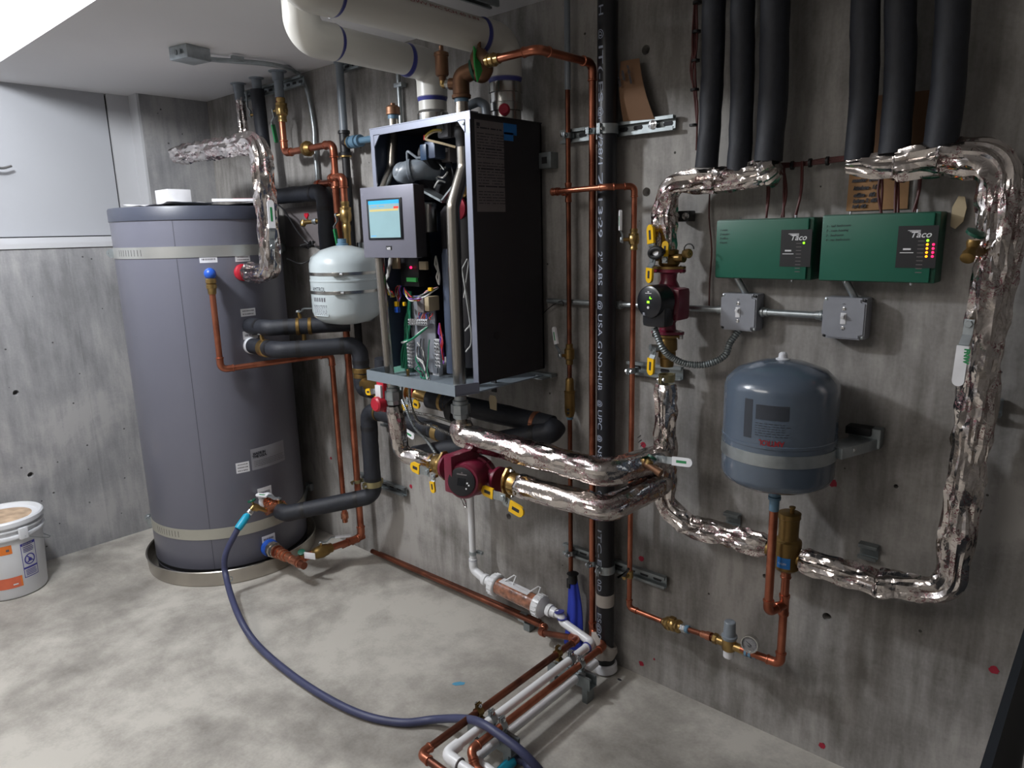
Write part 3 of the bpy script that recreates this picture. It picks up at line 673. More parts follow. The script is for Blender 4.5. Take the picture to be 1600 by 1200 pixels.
# --- copper branch tee and two risers
br = thing('copper_pipe', 'long copper riser running from the branch tee down beside the tank to the floor', 'pipe', (1.1977,-0.0800,0.0963))
x0 = 1.2249; y0 = -.08; zt_ = 1.7431
copper_run(br, [(x0, y0, zt_ + .05), (x0, y0, 0.1245), V3((x0, y0, 0.1245)) + Vector((-.02, -.10, -.015))], .0152)
tee(br, (x0, y0, zt_), (0, 0, 1), (-1, 0, 0), .0152, lb=.03)
a = V3((1.0772,-0.0900,1.7706)); copper_run(br, [(x0, y0, zt_), (a.x, y0, zt_), (a.x, y0 + .05, zt_)], .0143, name='branch_pipe')
b2 = thing('copper_pipe', 'short copper elbow dropping into the brass valve above the white tank', 'pipe', (1.3148,-0.1100,1.6980))
xr = 1.3262; copper_run(b2, [(x0, -.085, zt_ + .015), (x0 + .01, -.11, zt_ + .015), (xr, -.11, zt_ + .015), (xr, -.11, 1.5682)], .0143, rc=.02)
ball_valve('ball_valve', 'brass ball valve with green lever on top of the white expansion tank', (xr, -.11, 1.6045), (0, 0, 1), .0130, (-.9, -.4, 0), (-.3, .1, -1), .13, 'green_grip', l=.11, rise=.02)
M().lathe((xr, -.11, 1.5708), (0, 0, -1), [(0, .014), (.01, .018), (.03, .018), (.04, .015), (.09, .015), (.092, .022), (.11, .022)], 'brass').build('threaded_nipple', 'brass', b2)
# --- thin riser
b3 = thing('copper_pipe', 'thin copper pipe from the blue topped tank port running to the wall and down', 'pipe', (1.0352,-0.3000,0.9681))
pt = TC + Vector((math.cos((-0.3700,1.3865)[0]), math.sin((-0.3700,1.3865)[0]), 0)) * TR; pt.z = (-0.3700,1.3865)[1] - .005
nn = Vector((.92, -.39, 0)); q0 = pt + nn * .055
zl = (1.0000,-0.5518,0.9819)[2]; x3 = 1.1002
copper_run(b3, [(q0.x, q0.y, pt.z - .03), (q0.x, q0.y, zl), (x3 + .01, -.09, zl + .01), (x3, -.08, 0.1750), ], .0125, rc=.03)
g = M(); g.cyl(pt, q0, .018, 'blue_plastic'); g.ball(q0, .024, 'blue_plastic'); g.build('port_cap', 'blue_plastic', b3)
M().lathe((q0.x, q0.y, q0.z - .018), (0, 0, -1), [(0, .016), (.004, .021), (.02, .021), (.022, .016), (.026, .021), (.04, .021), (.044, .0175), (.065, .016)], 'brass', 14, smooth=False).build('dielectric_union', 'brass', b3)
M().lathe((x3, -.08, 0.2160), (0, 0, -1), [(0, .016), (.012, .018), (.03, .018), (.032, .013), (.05, .013)], 'copper_bright').build('coupling', 'copper_bright', b3)
# --- gas pipe
gp = thing('gas_pipe', 'grey steel gas pipe hanging from the ceiling with a tee towards the boiler', 'pipe', (1.2500,-0.0600,2.1368))
xg = 1.2853; yg = -.06
M().cyl((xg, yg, HS), (xg, yg, 1.9396), .0167, 'pvc_grey').build('riser', 'pvc_grey', gp)
M().cyl((xg, yg, 1.8457), (xg, yg, 0.9851), .0167, 'rubber_black').build('drop_pipe', 'rubber_black', gp)
M().lathe((xg, yg, HS), (0, 0, -1), [(0, .036), (.004, .034), (.005, .022), (.03, .022), (.032, .018)], 'pvc_grey').build('ceiling_sleeve', 'pvc_grey', gp)
g = M(); zg = 1.8970; g.lathe((xg, yg, zg + .05), (0, 0, -1), [(0, .02), (0, .024), (.012, .025), (.014, .021), (.086, .021), (.088, .025), (.1, .024), (.1, .02)], 'plastic_black'); g.cyl((xg, yg, zg), (xg + .035, yg - .0, zg), .021, 'plastic_black'); g.build('tee', 'plastic_black', gp)
g = M(); g.lathe((xg + .035, yg, zg), (1, 0, 0), [(0, .024), (.008, .025), (.01, .018), (.02, .018), (.022, .025), (.05, .025), (.052, .019), (.06, .019), (.062, .024), (.075, .024), (.077, .013), (1.838 - xg - .035, .013)], 'pex_blue'); g.build('branch_pipe', 'pex_blue', gp)
g = M(); g.lathe((xg + .033, yg, zg), (1, 0, 0), [(0, .0255), (.006, .0255)], 'brass'); g.lathe((xg, yg, zg - .05), (0, 0, -1), [(0, .0255), (.006, .0255)], 'brass'); g.build('thread_seal', 'brass', gp)
a = V3((xg, 0, HS - .03)); strut('strut_channel', 'short galvanised strut end behind the grey gas pipe at the ceiling', (a.x - .03, -.02, HS - .035), (a.x + .10, -.02, HS - .035), (0, -1, 0), group='strut channels')
# --- conduit down the wall with the ceiling box
cd = thing('electrical_conduit', 'thin metal conduit bending from the ceiling box down the wall behind the tank', 'conduit', (1.0040,-0.0200,1.8003))
a = V3((0.9820,-0.4402,2.2150)); b = V3((1.0322,-0.2845,2.2180)); c = V3((0.9730,-0.0200,2.1693)); d = V3((1.0049,-0.0200,1.9101))
cy = [(1.0016,-0.5084,2.2130), a, b, V3((1.0527,-0.1814,2.2150)), V3((0.9331,-0.0400,2.2335)), c, (d.x, -.018, d.z + .10), d, (d.x, -.018, 1.7161)]
M().sweep(smooth_path(cy, .02), .0095, 'galvanised', 14).build('tube', 'galvanised', cd)
g = M(); q = V3((1.0447,-0.3711,2.2150)); g.box(q + Vector((0, 0, .004)), (.015, .05, .018), 'galvanised', bev=.003); g.build('strap', 'galvanised', cd)
jb = thing('junction_box', 'galvanised octagonal junction box screwed to the ceiling above the storage tank', 'electrical box', (0.9097,-0.4968,2.2350))
q = V3((1.0123,-0.5459,2.2100)); dv = (V3((1.0199,-0.6237,2.2100)) - V3((1.0026,-0.4507,2.2100))).normalized(); rz = Matrix.Rotation(math.atan2(dv.y, dv.x), 3, 'Z')
M().box((q.x, q.y, HS - .024), (.105, .105, .048), 'galvanised', Matrix.Rotation(R(12), 3, 'Z'), .004).build('box_body', 'galvanised', jb)
g = M()
for k in (-.028, 0, .028): g.lathe((q.x + k, q.y - .054, HS - .024), (0, -1, 0), [(0, .010), (.0015, .010), (.0016, .004)], 'strut_steel', 16)
g.build('knockouts', 'strut_steel', jb)
# --- foam lines on the tank side
fa = thing('foam_insulated_pipe', 'black foam insulated pipe leaving the white ringed tank port behind a brass valve', 'pipe', (1.0914,-0.2000,1.0312))
z = (0.9599,-0.3949,1.0604)[2]; pA = Vector((TC.x + TR, -.395, z)); e1 = V3((1.1700,-0.3261,1.0477)); 
foam_run(fa, [(TC.x + TR + .02, -.395, z), (1.20, -.395, z + .002), (1.3865, -.13, z + .005), (1.3865, -.13, 0.9070)], .035, rc=.045)
M().lathe((TC.x + TR, -.395, z), (1, 0, 0), [(0, .036), (.016, .036), (.022, .028), (.024, .02)], 'white_plastic').build('port_ring', 'white_plastic', fa)
g = M(); g.lathe((TC.x + TR + .115, -.395, z), (1, 0, 0), [(-.014, .030), (-.010, .038), (.022, .038), (.028, .030)], 'brass'); g.cyl((TC.x + TR + .118, -.395, z), (TC.x + TR + .118, -.405, z + .05), .009, 'brass'); g.build('valve_body', 'brass', fa)
lever(fa, (TC.x + TR + .118, -.405, z + .045), (0, -.2, 1), (1, .5, 0), .10, grip='sticker_white', w=.014, rise=.008, gl=.7)
fb = thing('foam_insulated_pipe', 'black foam insulated pipe leaving the upper recirculation port towards the white tank', 'pipe', (1.0377,-0.2500,1.1622))
z = (0.9597,-0.3913,1.1473)[2]; foam_run(fb, [(TC.x + TR - .01, -.392, z), (1.12, -.392, z + .002), (1.3266, -.13, z + .006)], .034, rc=.045)
vp = V3((1.12, -.392, z)).lerp(V3((1.3266, -.13, z + .006)), .42)
g = M(); dd = (V3((1.3266, -.13, z)) - V3((1.12, -.392, z))).normalized(); g.lathe(vp - dd * .03, dd, [(0, .03), (.004, .037), (.016, .037), (.02, .032), (.05, .032), (.054, .037), (.066, .037), (.07, .03)], 'brass_dull'); g.cyl(vp, vp + Vector((-.005, -.01, .05)), .008, 'brass_dull'); g.cyl(vp, vp + Vector((0, 0, -.06)), .009, 'brass_dull'); g.build('valve_body', 'brass_dull', fb)
lever(fb, vp + Vector((-.005, -.01, .045)), (0, -.2, 1), (1, .2, .1), .10, grip=None, w=.012)
# brass joint under the elbow of the foam line
g = M(); e = V3((1.3865, -.13, 0.9070)); g.lathe(e + Vector((0, 0, .06)), (0, 0, -1), [(0, .036), (.002, .038), (.02, .039), (.022, .034), (.03, .036), (.042, .036), (.044, .03)], 'brass_dull'); g.build('brass_collar', 'brass_dull', fa)
fc = thing('foam_insulated_pipe', 'fat black foam insulated pipe dropping from the manifold to the floor level tank port', 'pipe', (1.3953,-0.1200,0.6066))
xf = 1.3999; zf = 0.7788
zc_ = (0.9600,-0.4102,0.3516)[2]
foam_run(fc, [(1.6045, -.12, zf + .004), (xf, -.12, zf), (xf, -.12, 0.3863), (1.12, -.395, (1.1700,-0.3586,0.3175)[2]) , (1.07, -.395, (1.1700,-0.3586,0.3175)[2])], .036, rc=.05)
g = M(); q = V3((1.4752,-0.1200,0.7703)); g.lathe((q.x + .0, -.12, zf + .003), (1, 0, 0), [(0, .034), (.001, .0385), (.012, .0385), (.013, .034)], 'brass_dull'); g.build('brass_collar', 'brass_dull', fc)
clamp('pipe_clamp', 'yellow zinc clamp round the fat black foam drop pipe', (xf, -.12, 0.4453), (0, 0, 1), .037, (0, 1, 0), w=.026)
clamp('pipe_clamp', 'yellow zinc clamp on the copper riser left of the foam drop', (x0, -.08, 0.4026), (0, 0, 1), .0152, (0, 1, 0))
zz = 0.3969; strut('strut_channel', 'short strut channel behind the fat foam drop pipe', (x0 - .06, -.012, zz), (xf + .10, -.012, zz), (0, -1, 0), group='strut channels')
# --- port with hose tap (lower middle)
zc = (0.9600,-0.4012,0.3457)[2]; lp = thing('copper_pipe', 'copper fittings on the white ringed lower tank port leading into the black foam pipe', 'pipe', (TC.x + TR, -.40, zc))
o_ = Vector((TC.x + TR, -.400, zc)); zq = (1.1700,-0.3586,0.3175)[2]
M().lathe(o_, (1, 0, -.1), [(0, .036), (.014, .036), (.02, .028), (.022, .02)], 'white_plastic').build('port_ring', 'white_plastic', lp)
g = M(); g.lathe(o_ + Vector((.018, 0, 0)), (1, 0, -.12), [(0, .026), (.006, .029), (.014, .029), (.016, .022), (.022, .026), (.028, .026), (.03, .0205), (.044, .0205), (.046, .024), (.05, .024), (.052, .0205), (.062, .0205), (.064, .024), (.069, .024), (.071, .018), (.09, .018)], 'copper_bright'); g.build('adapter', 'copper_bright', lp)
g = M(); e = o_ + Vector((.095, 0, -.012)); g.lathe(e + Vector((0, -.055, 0)), (0, 1, 0), [(0, .018), (0, .0215), (.01, .0215), (.011, .018), (.08, .018), (.081, .022), (.09, .022), (.091, .016)], 'copper_bright'); g.build('tee', 'copper_bright', lp)
g = M(); q = e + Vector((0, .03, 0)); g.sweep([e, e + Vector((.012, .02, 0)), q + Vector((.02, .0, 0))], .017, 'copper_bright'); g.build('elbow', 'copper_bright', lp)
vq = V3((1.0700,-0.3668,0.3343)); vq = Vector((e.x + .02, -.36, zc - .015))
vq = Vector((1.065, -.385, (zc + zq) / 2 - .004))
g = M(); g.lathe(vq + Vector((-.035, 0, .004)), (1, 0, -.15), [(0, .02), (.003, .026), (.012, .026), (.015, .023), (.02, .029), (.045, .029), (.05, .024), (.06, .027), (.068, .027), (.07, .02)], 'brass', 14, smooth=False); g.cyl(vq, vq + Vector((0, -.006, .035)), .009, 'brass'); g.build('valve_body', 'brass', lp)
lever(lp, vq + Vector((0, -.006, .03)), (.1, -.25, 1), (-1, -.5, .1), .11, grip='sticker_white', w=.018, rise=.012, gl=.55)
hb = thing('hose_tap', 'small brass hose tap with dark green handle beside the lower tank port', 'tap', (1.0500,-0.4806,0.3655))
e2 = e + Vector((0, -.055, 0)); tp = V3((1.0600,-0.5012,0.3657)); nd = (tp - e2).normalized()
g = M(); g.cyl(e2 + Vector((0, .005, 0)), tp, .0105, 'brass'); g.lathe(tp - nd * .012, nd, [(0, .011), (.004, .016), (.02, .017), (.026, .014), (.032, .010)], 'brass'); h0 = tp + nd * .014; hd = (V3((1.0700,-0.5506,0.3458)) - h0).normalized(); g.lathe(h0, hd, [(0, .011), (.02, .011), (.021, .015), (.035, .015)], 'brass'); g.build('tap_body', 'brass', hb)
g = M(); g.cyl(tp, tp + Vector((-.01, -.01, .028)), .005, 'brass'); g.lathe(tp + Vector((-.01, -.01, .028)), (-.2, -.2, 1), [(0, .006), (.002, .019), (.007, .019), (.009, .006)], 'green_trim', 10, smooth=False); g.lathe(tp + Vector((-.012, -.012, .036)), (-.2, -.2, 1), [(0, .007), (.003, .006)], 'chrome'); g.build('tap_handle', 'green_trim', hb)
# --- bottom port with copper run to the riser
zb = (0.9600,-0.4008,0.0760)[2]; bp_ = thing('copper_pipe', 'copper run from the blue ringed bottom tank port along the floor to the tall riser', 'pipe', (TC.x + TR, -.41, zb))
o_ = Vector((TC.x + TR, -.41, max(zb, .115))); zz = o_.z
M().lathe(o_, (1, 0, 0), [(0, .040), (.016, .040), (.024, .032), (.026, .02)], 'blue_plastic').build('port_ring', 'blue_plastic', bp_)
M().lathe(o_ + Vector((.022, 0, 0)), (1, 0, 0), [(0, .026), (.004, .036), (.022, .037), (.026, .028), (.03, .033), (.046, .033), (.05, .025)], 'stainless', 10, smooth=False).build('union_nut', 'stainless', bp_)
g = M(); pr = [(0, .028)]
h_ = .0
for k, (l_, r_) in enumerate([(.014, .030), (.010, .024), (.012, .028), (.016, .0235), (.012, .0265), (.014, .021), (.012, .0245), (.03, .019), (.05, .019), (.03, .019)]):
    pr += [(h_ + .001, r_), (h_ + l_, r_)]; h_ += l_
g.lathe(o_ + Vector((.068, 0, 0)), (1, 0, 0), pr + [(h_, .018)], 'copper_bright', 24); g.build('reducing_fittings', 'copper_bright', bp_)
ce = o_ + Vector((.068 + h_ - .03, 0, 0))
tee(bp_, ce + Vector((-.012, 0, 0)), (1, 0, 0), (0, 1, 0), .0155, 'copper', .062, .034)
M().cyl(ce + Vector((.02, 0, 0)), ce + Vector((.06, 0, 0)), .0165, 'copper_dark').build('end_cap', 'copper_dark', bp_)
rz_ = V3((x0, y0, 0.1245))
copper_run(bp_, [ce + Vector((-.012, .02, 0)), ce + Vector((-.012, .07, 0)), rz_ + Vector((.0, -.05, 0)), rz_ + Vector((0, .012, 0))], .0152, rc=.02)
mid = (ce + Vector((-.012, .07, 0))).lerp(rz_ + Vector((0, -.05, 0)), .28); dd = (rz_ - ce).normalized()
M().lathe(mid - dd * .05, dd, [(0, .017), (.003, .022), (.014, .022), (.02, .026), (.05, .030), (.078, .026), (.084, .022), (.1, .022), (.104, .017)], 'brass_dull', 16).build('valve_body', 'brass_dull', bp_)
lever(bp_, mid + Vector((0, 0, .024)), (0, 0, 1), (.6, .8, .25), .135, grip='white_plastic', w=.012, rise=.02, gl=.55, mark=False)
tp = ce + Vector((-.004, .03, .026)); ht = thing('drain_cock', 'green drain cock with a white paper tag on the bottom tank pipe', 'tap', tp)
g = M(); g.cyl(tp - Vector((0, 0, .02)), tp + Vector((.0, 0, .006)), .008, 'brass'); g.lathe(tp + Vector((0, 0, .004)), (.3, -.3, 1), [(0, .006), (.002, .017), (.008, .017), (.010, .006)], 'green_trim', 10, smooth=False); g.build('tap_handle', 'green_trim', ht)
g = M(); g.box(tp + Vector((.045, .012, .000)), (.055, .002, .030), 'sticker_white', Matrix.Rotation(R(25), 3, 'Z'), .0005); g.build('tag', 'sticker_white', ht)
# --- hose
hs = thing('washing_machine_hose', 'dark blue rubber hose with turquoise ends curving across the floor', 'hose', (2.0421,-0.7079,0.0000))
s0 = h0 + hd * .03; s1 = s0 + hd * .085
pts = [s1, V3((1.0600,-0.6605,0.1988)), V3((1.0900,-0.6804,0.1068)), V3((1.3533,-0.7686,0.0800)), V3((1.5165,-0.7878,0.0300)), V3((1.7517,-0.7962,0.0160)), V3((1.9782,-0.7894,0.0160)), V3((2.1505,-0.7612,0.0160)), V3((2.2683,-0.7059,0.0160)), V3((2.3521,-0.6400,0.0300)), V3((2.4820,-0.6455,0.1000)), V3((2.5858,-0.6676,0.1500)), V3((2.6783,-0.6665,0.1450)), V3((2.7433,-0.6558,0.1200)), V3((2.7867,-0.6330,0.0600)), V3((2.7873,-0.6482,0.0300)), V3((2.6768,-0.5867,0.0200)), V3((2.6451,-0.6068,0.0200))]
M().sweep(smooth_path(pts, .015), .0125, 'hose', 18).build('rubber_tube', 'hose', hs)
M().lathe(s0, hd, [(0, .011), (.012, .011), (.014, .0135), (.02, .0165), (.078, .0165), (.086, .014)], 'teal', 20).build('hose_end', 'teal', hs)
M().lathe(s0 - hd * .012, hd, [(0, .012), (.004, .0155), (.018, .0155), (.022, .012)], 'chrome', 12, smooth=False).build('hose_nut', 'chrome', hs)
a = V3((2.6465,-0.6056,0.0200)); b = V3((2.6502,-0.6511,0.0200)); M().lathe(a, (b - a), [(0, .013), (.004, .0165), (.06, .0165), (.066, .013), (.075, .011)], 'teal').build('hose_end', 'teal', hs)
# --- red drain tap and its grey board on the wall
g = M(); A = (0.6910,-0.0120,1.6558); g.prism([(0, 0), (0.9659 - A[0], .006), (0.9812 - A[0], 1.4778 - A[2]), (0.6770 - A[0], 1.4731 - A[2])], A, (1, 0, 0), (0, 0, 1), (0, .012, 0), 'sticker_grey')
g.build('backer_board', 'panel_grey', label='small grey backer board on the wall behind the red handled tap', cat='board')
rt = thing('drain_tap', 'small brass tap with red heart shaped handle beside the foam pipe', 'tap', (1.0458,-0.1000,1.5917))
a = V3((1.1050,-0.0900,1.5873)); b = V3((1.0194,-0.1200,1.5815)); g = M(); g.cyl(a, b, .009, 'brass'); g.lathe(a.lerp(b, .2), b - a, [(0, .013), (.01, .014), (.02, .012)], 'galvanised', 8, smooth=False); g.lathe(b, (0, -.3, -1), [(-.012, .010), (.004, .014), (.016, .011)], 'brass'); g.build('tap_body', 'brass', rt)
q = V3((1.0385,-0.1100,1.6086)); g = M(); g.cyl(q - Vector((0, 0, .022)), q, .004, 'brass'); g.prism([(0, -.012), (.016, .004), (.013, .013), (.006, .014), (0, .008), (-.006, .014), (-.013, .013), (-.016, .004)], q, (1, 0, 0), (0, 0, 1), (0, -.006, 0), 'red_plastic'); g.build('tap_handle', 'red_plastic', rt)
# --- loose sensor cables beside the tank
g = M(); g.sweep(smooth_path([(0.7754,-0.1000,1.6751), (0.8414,-0.1000,1.6378), (0.9665,-0.1200,1.5434), (1.0372,-0.1200,1.4975), (1.0931,-0.1000,1.4687), (1.1508,-0.1000,1.4575)], .01), .0035, 'rubber_black', 8)
rn = random.Random(4); c = V3((1.0355,-0.1200,1.4864))
for k in range(4): g.sweep(smooth_path([c + Vector((rn.uniform(-.04, .05), rn.uniform(-.02, .02), rn.uniform(-.02, .02))) for _ in range(5)], .01), .0035, 'rubber_black', 8)
g.build('sensor_cable', 'rubber_black', label='tangled black sensor cable hanging by the upper tank strap', cat='cable')
g = M(); g.sweep(smooth_path([(0.9890,-0.2000,1.4276), (1.0185,-0.1500,1.4031), (1.0775,-0.1200,1.4275), (1.1003,-0.1000,1.4492)], .01), .0032, 'rubber_black', 8); g.build('sensor_cable', 'rubber_black', label='single black cable sagging behind the white expansion tank', cat='cable')

# ================================================================== WHITE EXPANSION TANK
wt = thing('expansion_tank', 'small white potable water expansion tank hung on the wall beside the boiler', 'tank', (1.3447,-0.1500,1.3060))
xc, yc = xr, -.17; r = .138; zt1, zb1 = 1.4830, 1.1576
xc = (1.1359 + 1.6078) / 2; H_ = zt1 - zb1; r = 0.13948
M().lathe((xc, yc, zb1), (0, 0, 1), [(0, .01), (.004, r * .35), (.014, r * .7), (.035, r * .93), (.06, r), (H_ * .56, r), (H_ * .565, r * 1.012), (H_ * .585, r * 1.012), (H_ * .59, r), (H_ - .075, r), (H_ - .045, r * .93), (H_ - .018, r * .66), (H_ - .004, r * .3), (H_, .02)], 'amtank_white', 64).build('vessel', 'amtank_white', wt)
def skin(cx, cy, rr):
    def f(p): a = math.atan2(p.y - cy, p.x - cx); return Vector((cx + math.cos(a) * rr, cy + math.sin(a) * rr, p.z))
    return f
for z in (1.3731, 1.2997):
    g = M(); g.lathe((xc, yc, z - .006), (0, 0, 1), [(0, r * .9), (0, r + .0025), (.012, r + .0025), (.012, r * .9)], 'steel', 64)
    o_ = g.build('hose_clamp', 'steel', wt); g = M(); a = R(-48); q = Vector((xc + math.cos(a) * (r + .007), yc + math.sin(a) * (r + .007), z)); g.box(q, (.012, .03, .015), 'steel', Matrix.Rotation(a, 3, 'Z'), .002); tv = Vector((-math.sin(a), math.cos(a), 0)); g.cyl(q + tv * .012, q + tv * .026, .005, 'chrome', 8); g.build('clamp_screw', 'steel', o_)
va = math.atan2(_l[1] - yc, _l[0] - xc)
def tlabel(parent, cx, cy, rr, ang, z, s_, h_, m, **k):
    p = Vector((cx + math.cos(ang) * rr, cy + math.sin(ang) * rr, z)); return text_obj('print', s_, p, (-math.sin(ang), math.cos(ang), 0), (0, 0, 1), h_, m, parent, .0004, bend=skin(cx, cy, rr + .0006), **k)
tlabel(wt, xc, yc, r, va - 1.15, 1.3056, 'AMTROL', .017, 'print_dark', width=.085)
g = M(); cyl_patch(g, (xc, yc), r, va - 1.2, va - .55, 1.2060, 1.2420, 'amtank_white', .0006, 8)
rn = random.Random(2)
for i in range(7):
    z = 1.2471 - .006 * i; a = va - 1.15
    while a < va - .6: l = rn.uniform(.02, .09); cyl_patch(g, (xc, yc), r + .0006, a, min(a + l, va - .58), z, z + .0025, 'sticker_line', .0003, 2); a += l + .025
for i in range(6): a = va - 1.12 + i * .09; cyl_patch(g, (xc, yc), r + .0004, a, a + .045, 1.2701 - .006, 1.2802 , 'sticker_line', .0003, 2)
g.build('data_label', 'sticker_line', wt)
g = M(); g.lathe((xc, yc, zt1 - .004), (0, 0, 1), [(0, .024), (.010, .024), (.012, .018), (.03, .018)], 'pex_blue'); g.build('inlet', 'pex_blue', wt)
g = M(); g.box((xc - .06, -.02, (zt1 + zb1) / 2), (.04, .04, .34), 'galvanised'); g.build('wall_bracket', 'galvanised', wt)

# ================================================================== PAIL
pc = V3((0.1753,-1.3141,0.0000)); fr = V3((0.3057,-1.3361,0.0000)); dirc = (fr - pc)
pc = Vector((.205, -1.245, 0)); pr0 = .128
pail = thing('plastic_pail', 'white plastic compound pail with a lid, cut off at the left edge of the photo', 'bucket', (pc.x, pc.y, 0))
hp_ = .36
M().lathe(pc, (0, 0, 1), [(.0, pr0 - .012), (.004, pr0 - .004), (.012, pr0), (hp_ - .085, pr0 + .014), (hp_ - .083, pr0 + .024), (hp_ - .075, pr0 + .026), (hp_ - .068, pr0 + .024), (hp_ - .066, pr0 + .015), (hp_ - .05, pr0 + .016), (hp_ - .048, pr0 + .024), (hp_ - .042, pr0 + .024), (hp_ - .040, pr0 + .016), (hp_ - .022, pr0 + .017)], 'bucket', 72).build('body', 'bucket', pail)
M().lathe(pc + Vector((0, 0, hp_ - .026)), (0, 0, 1), [(0, pr0 + .018), (0, pr0 + .028), (.018, pr0 + .028), (.024, pr0 + .022), (.024, pr0 + .012), (.012, pr0 + .006), (.010, pr0 - .01), (.009, .02)], 'bucket', 72).build('lid', 'bucket', pail)
M().lathe(pc + Vector((0, 0, hp_ - .0165)), (0, 0, 1), [(0, pr0 - .012), (.002, pr0 - .03), (.004, pr0 - .06), (.005, .01)], 'powder', 40).build('dust', 'powder', pail)
pv = math.atan2(_l[1] - pc.y, _l[0] - pc.x)
def pr_at(z): return pr0 + .014 * z / (hp_ - .085)
def ppatch(g, a0, a1, z0, z1, m, e=.0008): 
    n = 8; vs = []; fs = []
    for k in range(n + 1):
        a = a0 + (a1 - a0) * k / n
        for z in (z0, z1): rr = pr_at(z) + e; vs.append((pc.x + math.cos(a) * rr, pc.y + math.sin(a) * rr, z))
    for k in range(n): fs.append((2 * k, 2 * k + 2, 2 * k + 3, 2 * k + 1))
    g.add(vs, fs, m, True)
g = M(); ppatch(g, pv - .6, pv + .10, .215, .255, 'bucket_orange'); ppatch(g, pv - .05, pv + .03, .228, .238, 'sticker_line', .0012); g.build('upper_label', 'bucket_orange', pail)
g = M(); ppatch(g, pv - .6, pv + .20, .055, .105, 'bucket_orange_red'); ppatch(g, pv + .20, pv + .25, .055, .105, 'bucket_orange', .0006); ppatch(g, pv - .02, pv + .12, .068, .074, 'bucket', .0014); g.build('lower_label', 'bucket_orange', pail)
g = M(); a0, a1 = pv + .32, pv + .78; b0, b1 = .085, .245
ppatch(g, a0, a1, b0, b0 + .003, 'bucket_blue'); ppatch(g, a0, a1, b1 - .012, b1, 'bucket_blue'); ppatch(g, a0, a0 + .018, b0, b1, 'bucket_blue'); ppatch(g, a1 - .018, a1, b0, b1, 'bucket_blue'); ppatch(g, a0, a1, .125, .133, 'bucket_blue')
for z in (.224, .216, .209, .202, .116, .109, .102, .095): ppatch(g, a0 + .06, a1 - random.Random(int(z * 1e4)).uniform(.05, .12), z, z + .0028, 'bucket_blue')
for k in range(28):
    t_ = 2 * PI * k / 28; ca = (a0 + a1) / 2 + math.cos(t_) * .15; cz = .166 + math.sin(t_) * .023; ppatch(g, ca - .022, ca + .022, cz - .0022, cz + .0022, 'bucket_blue')
for k in range(10): f_ = k / 9; ppatch(g, a0 + .12 + f_ * .2 , a0 + .16 + f_ * .2, .182 - f_ * .032, .186 - f_ * .032, 'bucket_blue')
ppatch(g, a0 + .18, a0 + .28, .155, .170, 'bucket_blue'); ppatch(g, a0 + .14, a0 + .19, .152, .158, 'bucket_blue')
g.build('warning_label', 'bucket_blue', pail)
text_obj('warning_text', 'WARNING', Vector((pc.x + math.cos(a0 + .05) * (pr0 + .02), pc.y + math.sin(a0 + .05) * (pr0 + .02), b1 - .0095)), (-math.sin(a0 + .25), math.cos(a0 + .25), 0), (0, 0, 1), .007, 'bucket', pail, 0, bend=skin(pc.x, pc.y, pr_at(b1) + .0014), width=.045)
g = M(); ea = pv + .42; q = Vector((pc.x + math.cos(ea) * (pr0 + .03), pc.y + math.sin(ea) * (pr0 + .03), hp_ - .062)); g.box(q, (.014, .035, .05), 'bucket', Matrix.Rotation(ea, 3, 'Z'), .003); g.build('handle_ear', 'bucket', pail)
g = M(); hpv = []
for k in range(15): t_ = ea + .0 + (PI) * k / 14; hpv.append((pc.x + math.cos(t_) * (pr0 + .036), pc.y + math.sin(t_) * (pr0 + .036), hp_ - .075 - .09 * math.sin(PI * k / 14)))
g.sweep(hpv, .0018, 'galvanised', 8); g.build('wire_handle', 'galvanised', pail)
# ================================================================== BOILER
BX0, BX1 = 1.842, 2.313; BZ0, BZ1 = 1.050, 1.865; BY = -.352; BB = -.025
boil = thing('wall_hung_boiler', 'black wall hung boiler with its front cover off, pipes and wiring exposed', 'boiler', (BX0, 0, BZ0))
cxm = (BX0 + BX1) / 2; czm = (BZ0 + BZ1) / 2; t_ = .004
M().box((BX1 - t_ / 2, (BY + BB) / 2, czm), (t_, BB - BY, BZ1 - BZ0), 'boiler_black').build('side_panel', 'boiler_black', boil)
M().box((BX0 + t_ / 2, (BY + BB) / 2, czm), (t_, BB - BY, BZ1 - BZ0), 'boiler_inner').build('side_panel', 'boiler_inner', boil)
M().box((cxm, (BY + BB) / 2, BZ1 - t_ / 2), (BX1 - BX0 + .004, BB - BY + .004, t_), 'boiler_black').build('top_panel', 'boiler_black', boil)
M().box((cxm, BB - .003, czm), (BX1 - BX0, .006, BZ1 - BZ0), 'boiler_inner').build('back_panel', 'boiler_inner', boil)
# bright front rim with cut corners
g = M(); rw = .017; cc = .028
g.box((BX0 + .009, BY - .001, czm - .010), (.018, .004, BZ1 - BZ0 - .020), 'boiler_rim'); g.box((BX1 - .011, BY - .001, czm - .010), (.022, .004, BZ1 - BZ0 - .020), 'boiler_rim'); g.box((cxm, BY - .001, BZ1 - .010), (BX1 - BX0 + .004, .004, .020), 'boiler_rim')
g.box((cxm, BY + .014, BZ1 + .002), (BX1 - BX0 + .006, .036, .003), 'boiler_rim')
g.prism([(0, 0), (.034, 0), (0, -.040)], (BX0 + .016, BY - .003, BZ1 - .018), (1, 0, 0), (0, 0, 1), (0, .004, 0), 'boiler_rim'); g.prism([(0, 0), (-.034, 0), (0, -.040)], (BX1 - .018, BY - .003, BZ1 - .018), (1, 0, 0), (0, 0, 1), (0, .004, 0), 'boiler_rim')
g.lathe((BX1 - .026, BY - .003, BZ1 - .030), (0, -1, 0), [(0, .0045), (.002, .0045), (.003, .002)], 'strut_steel', 12); g.build('front_rim', 'boiler_rim', boil)
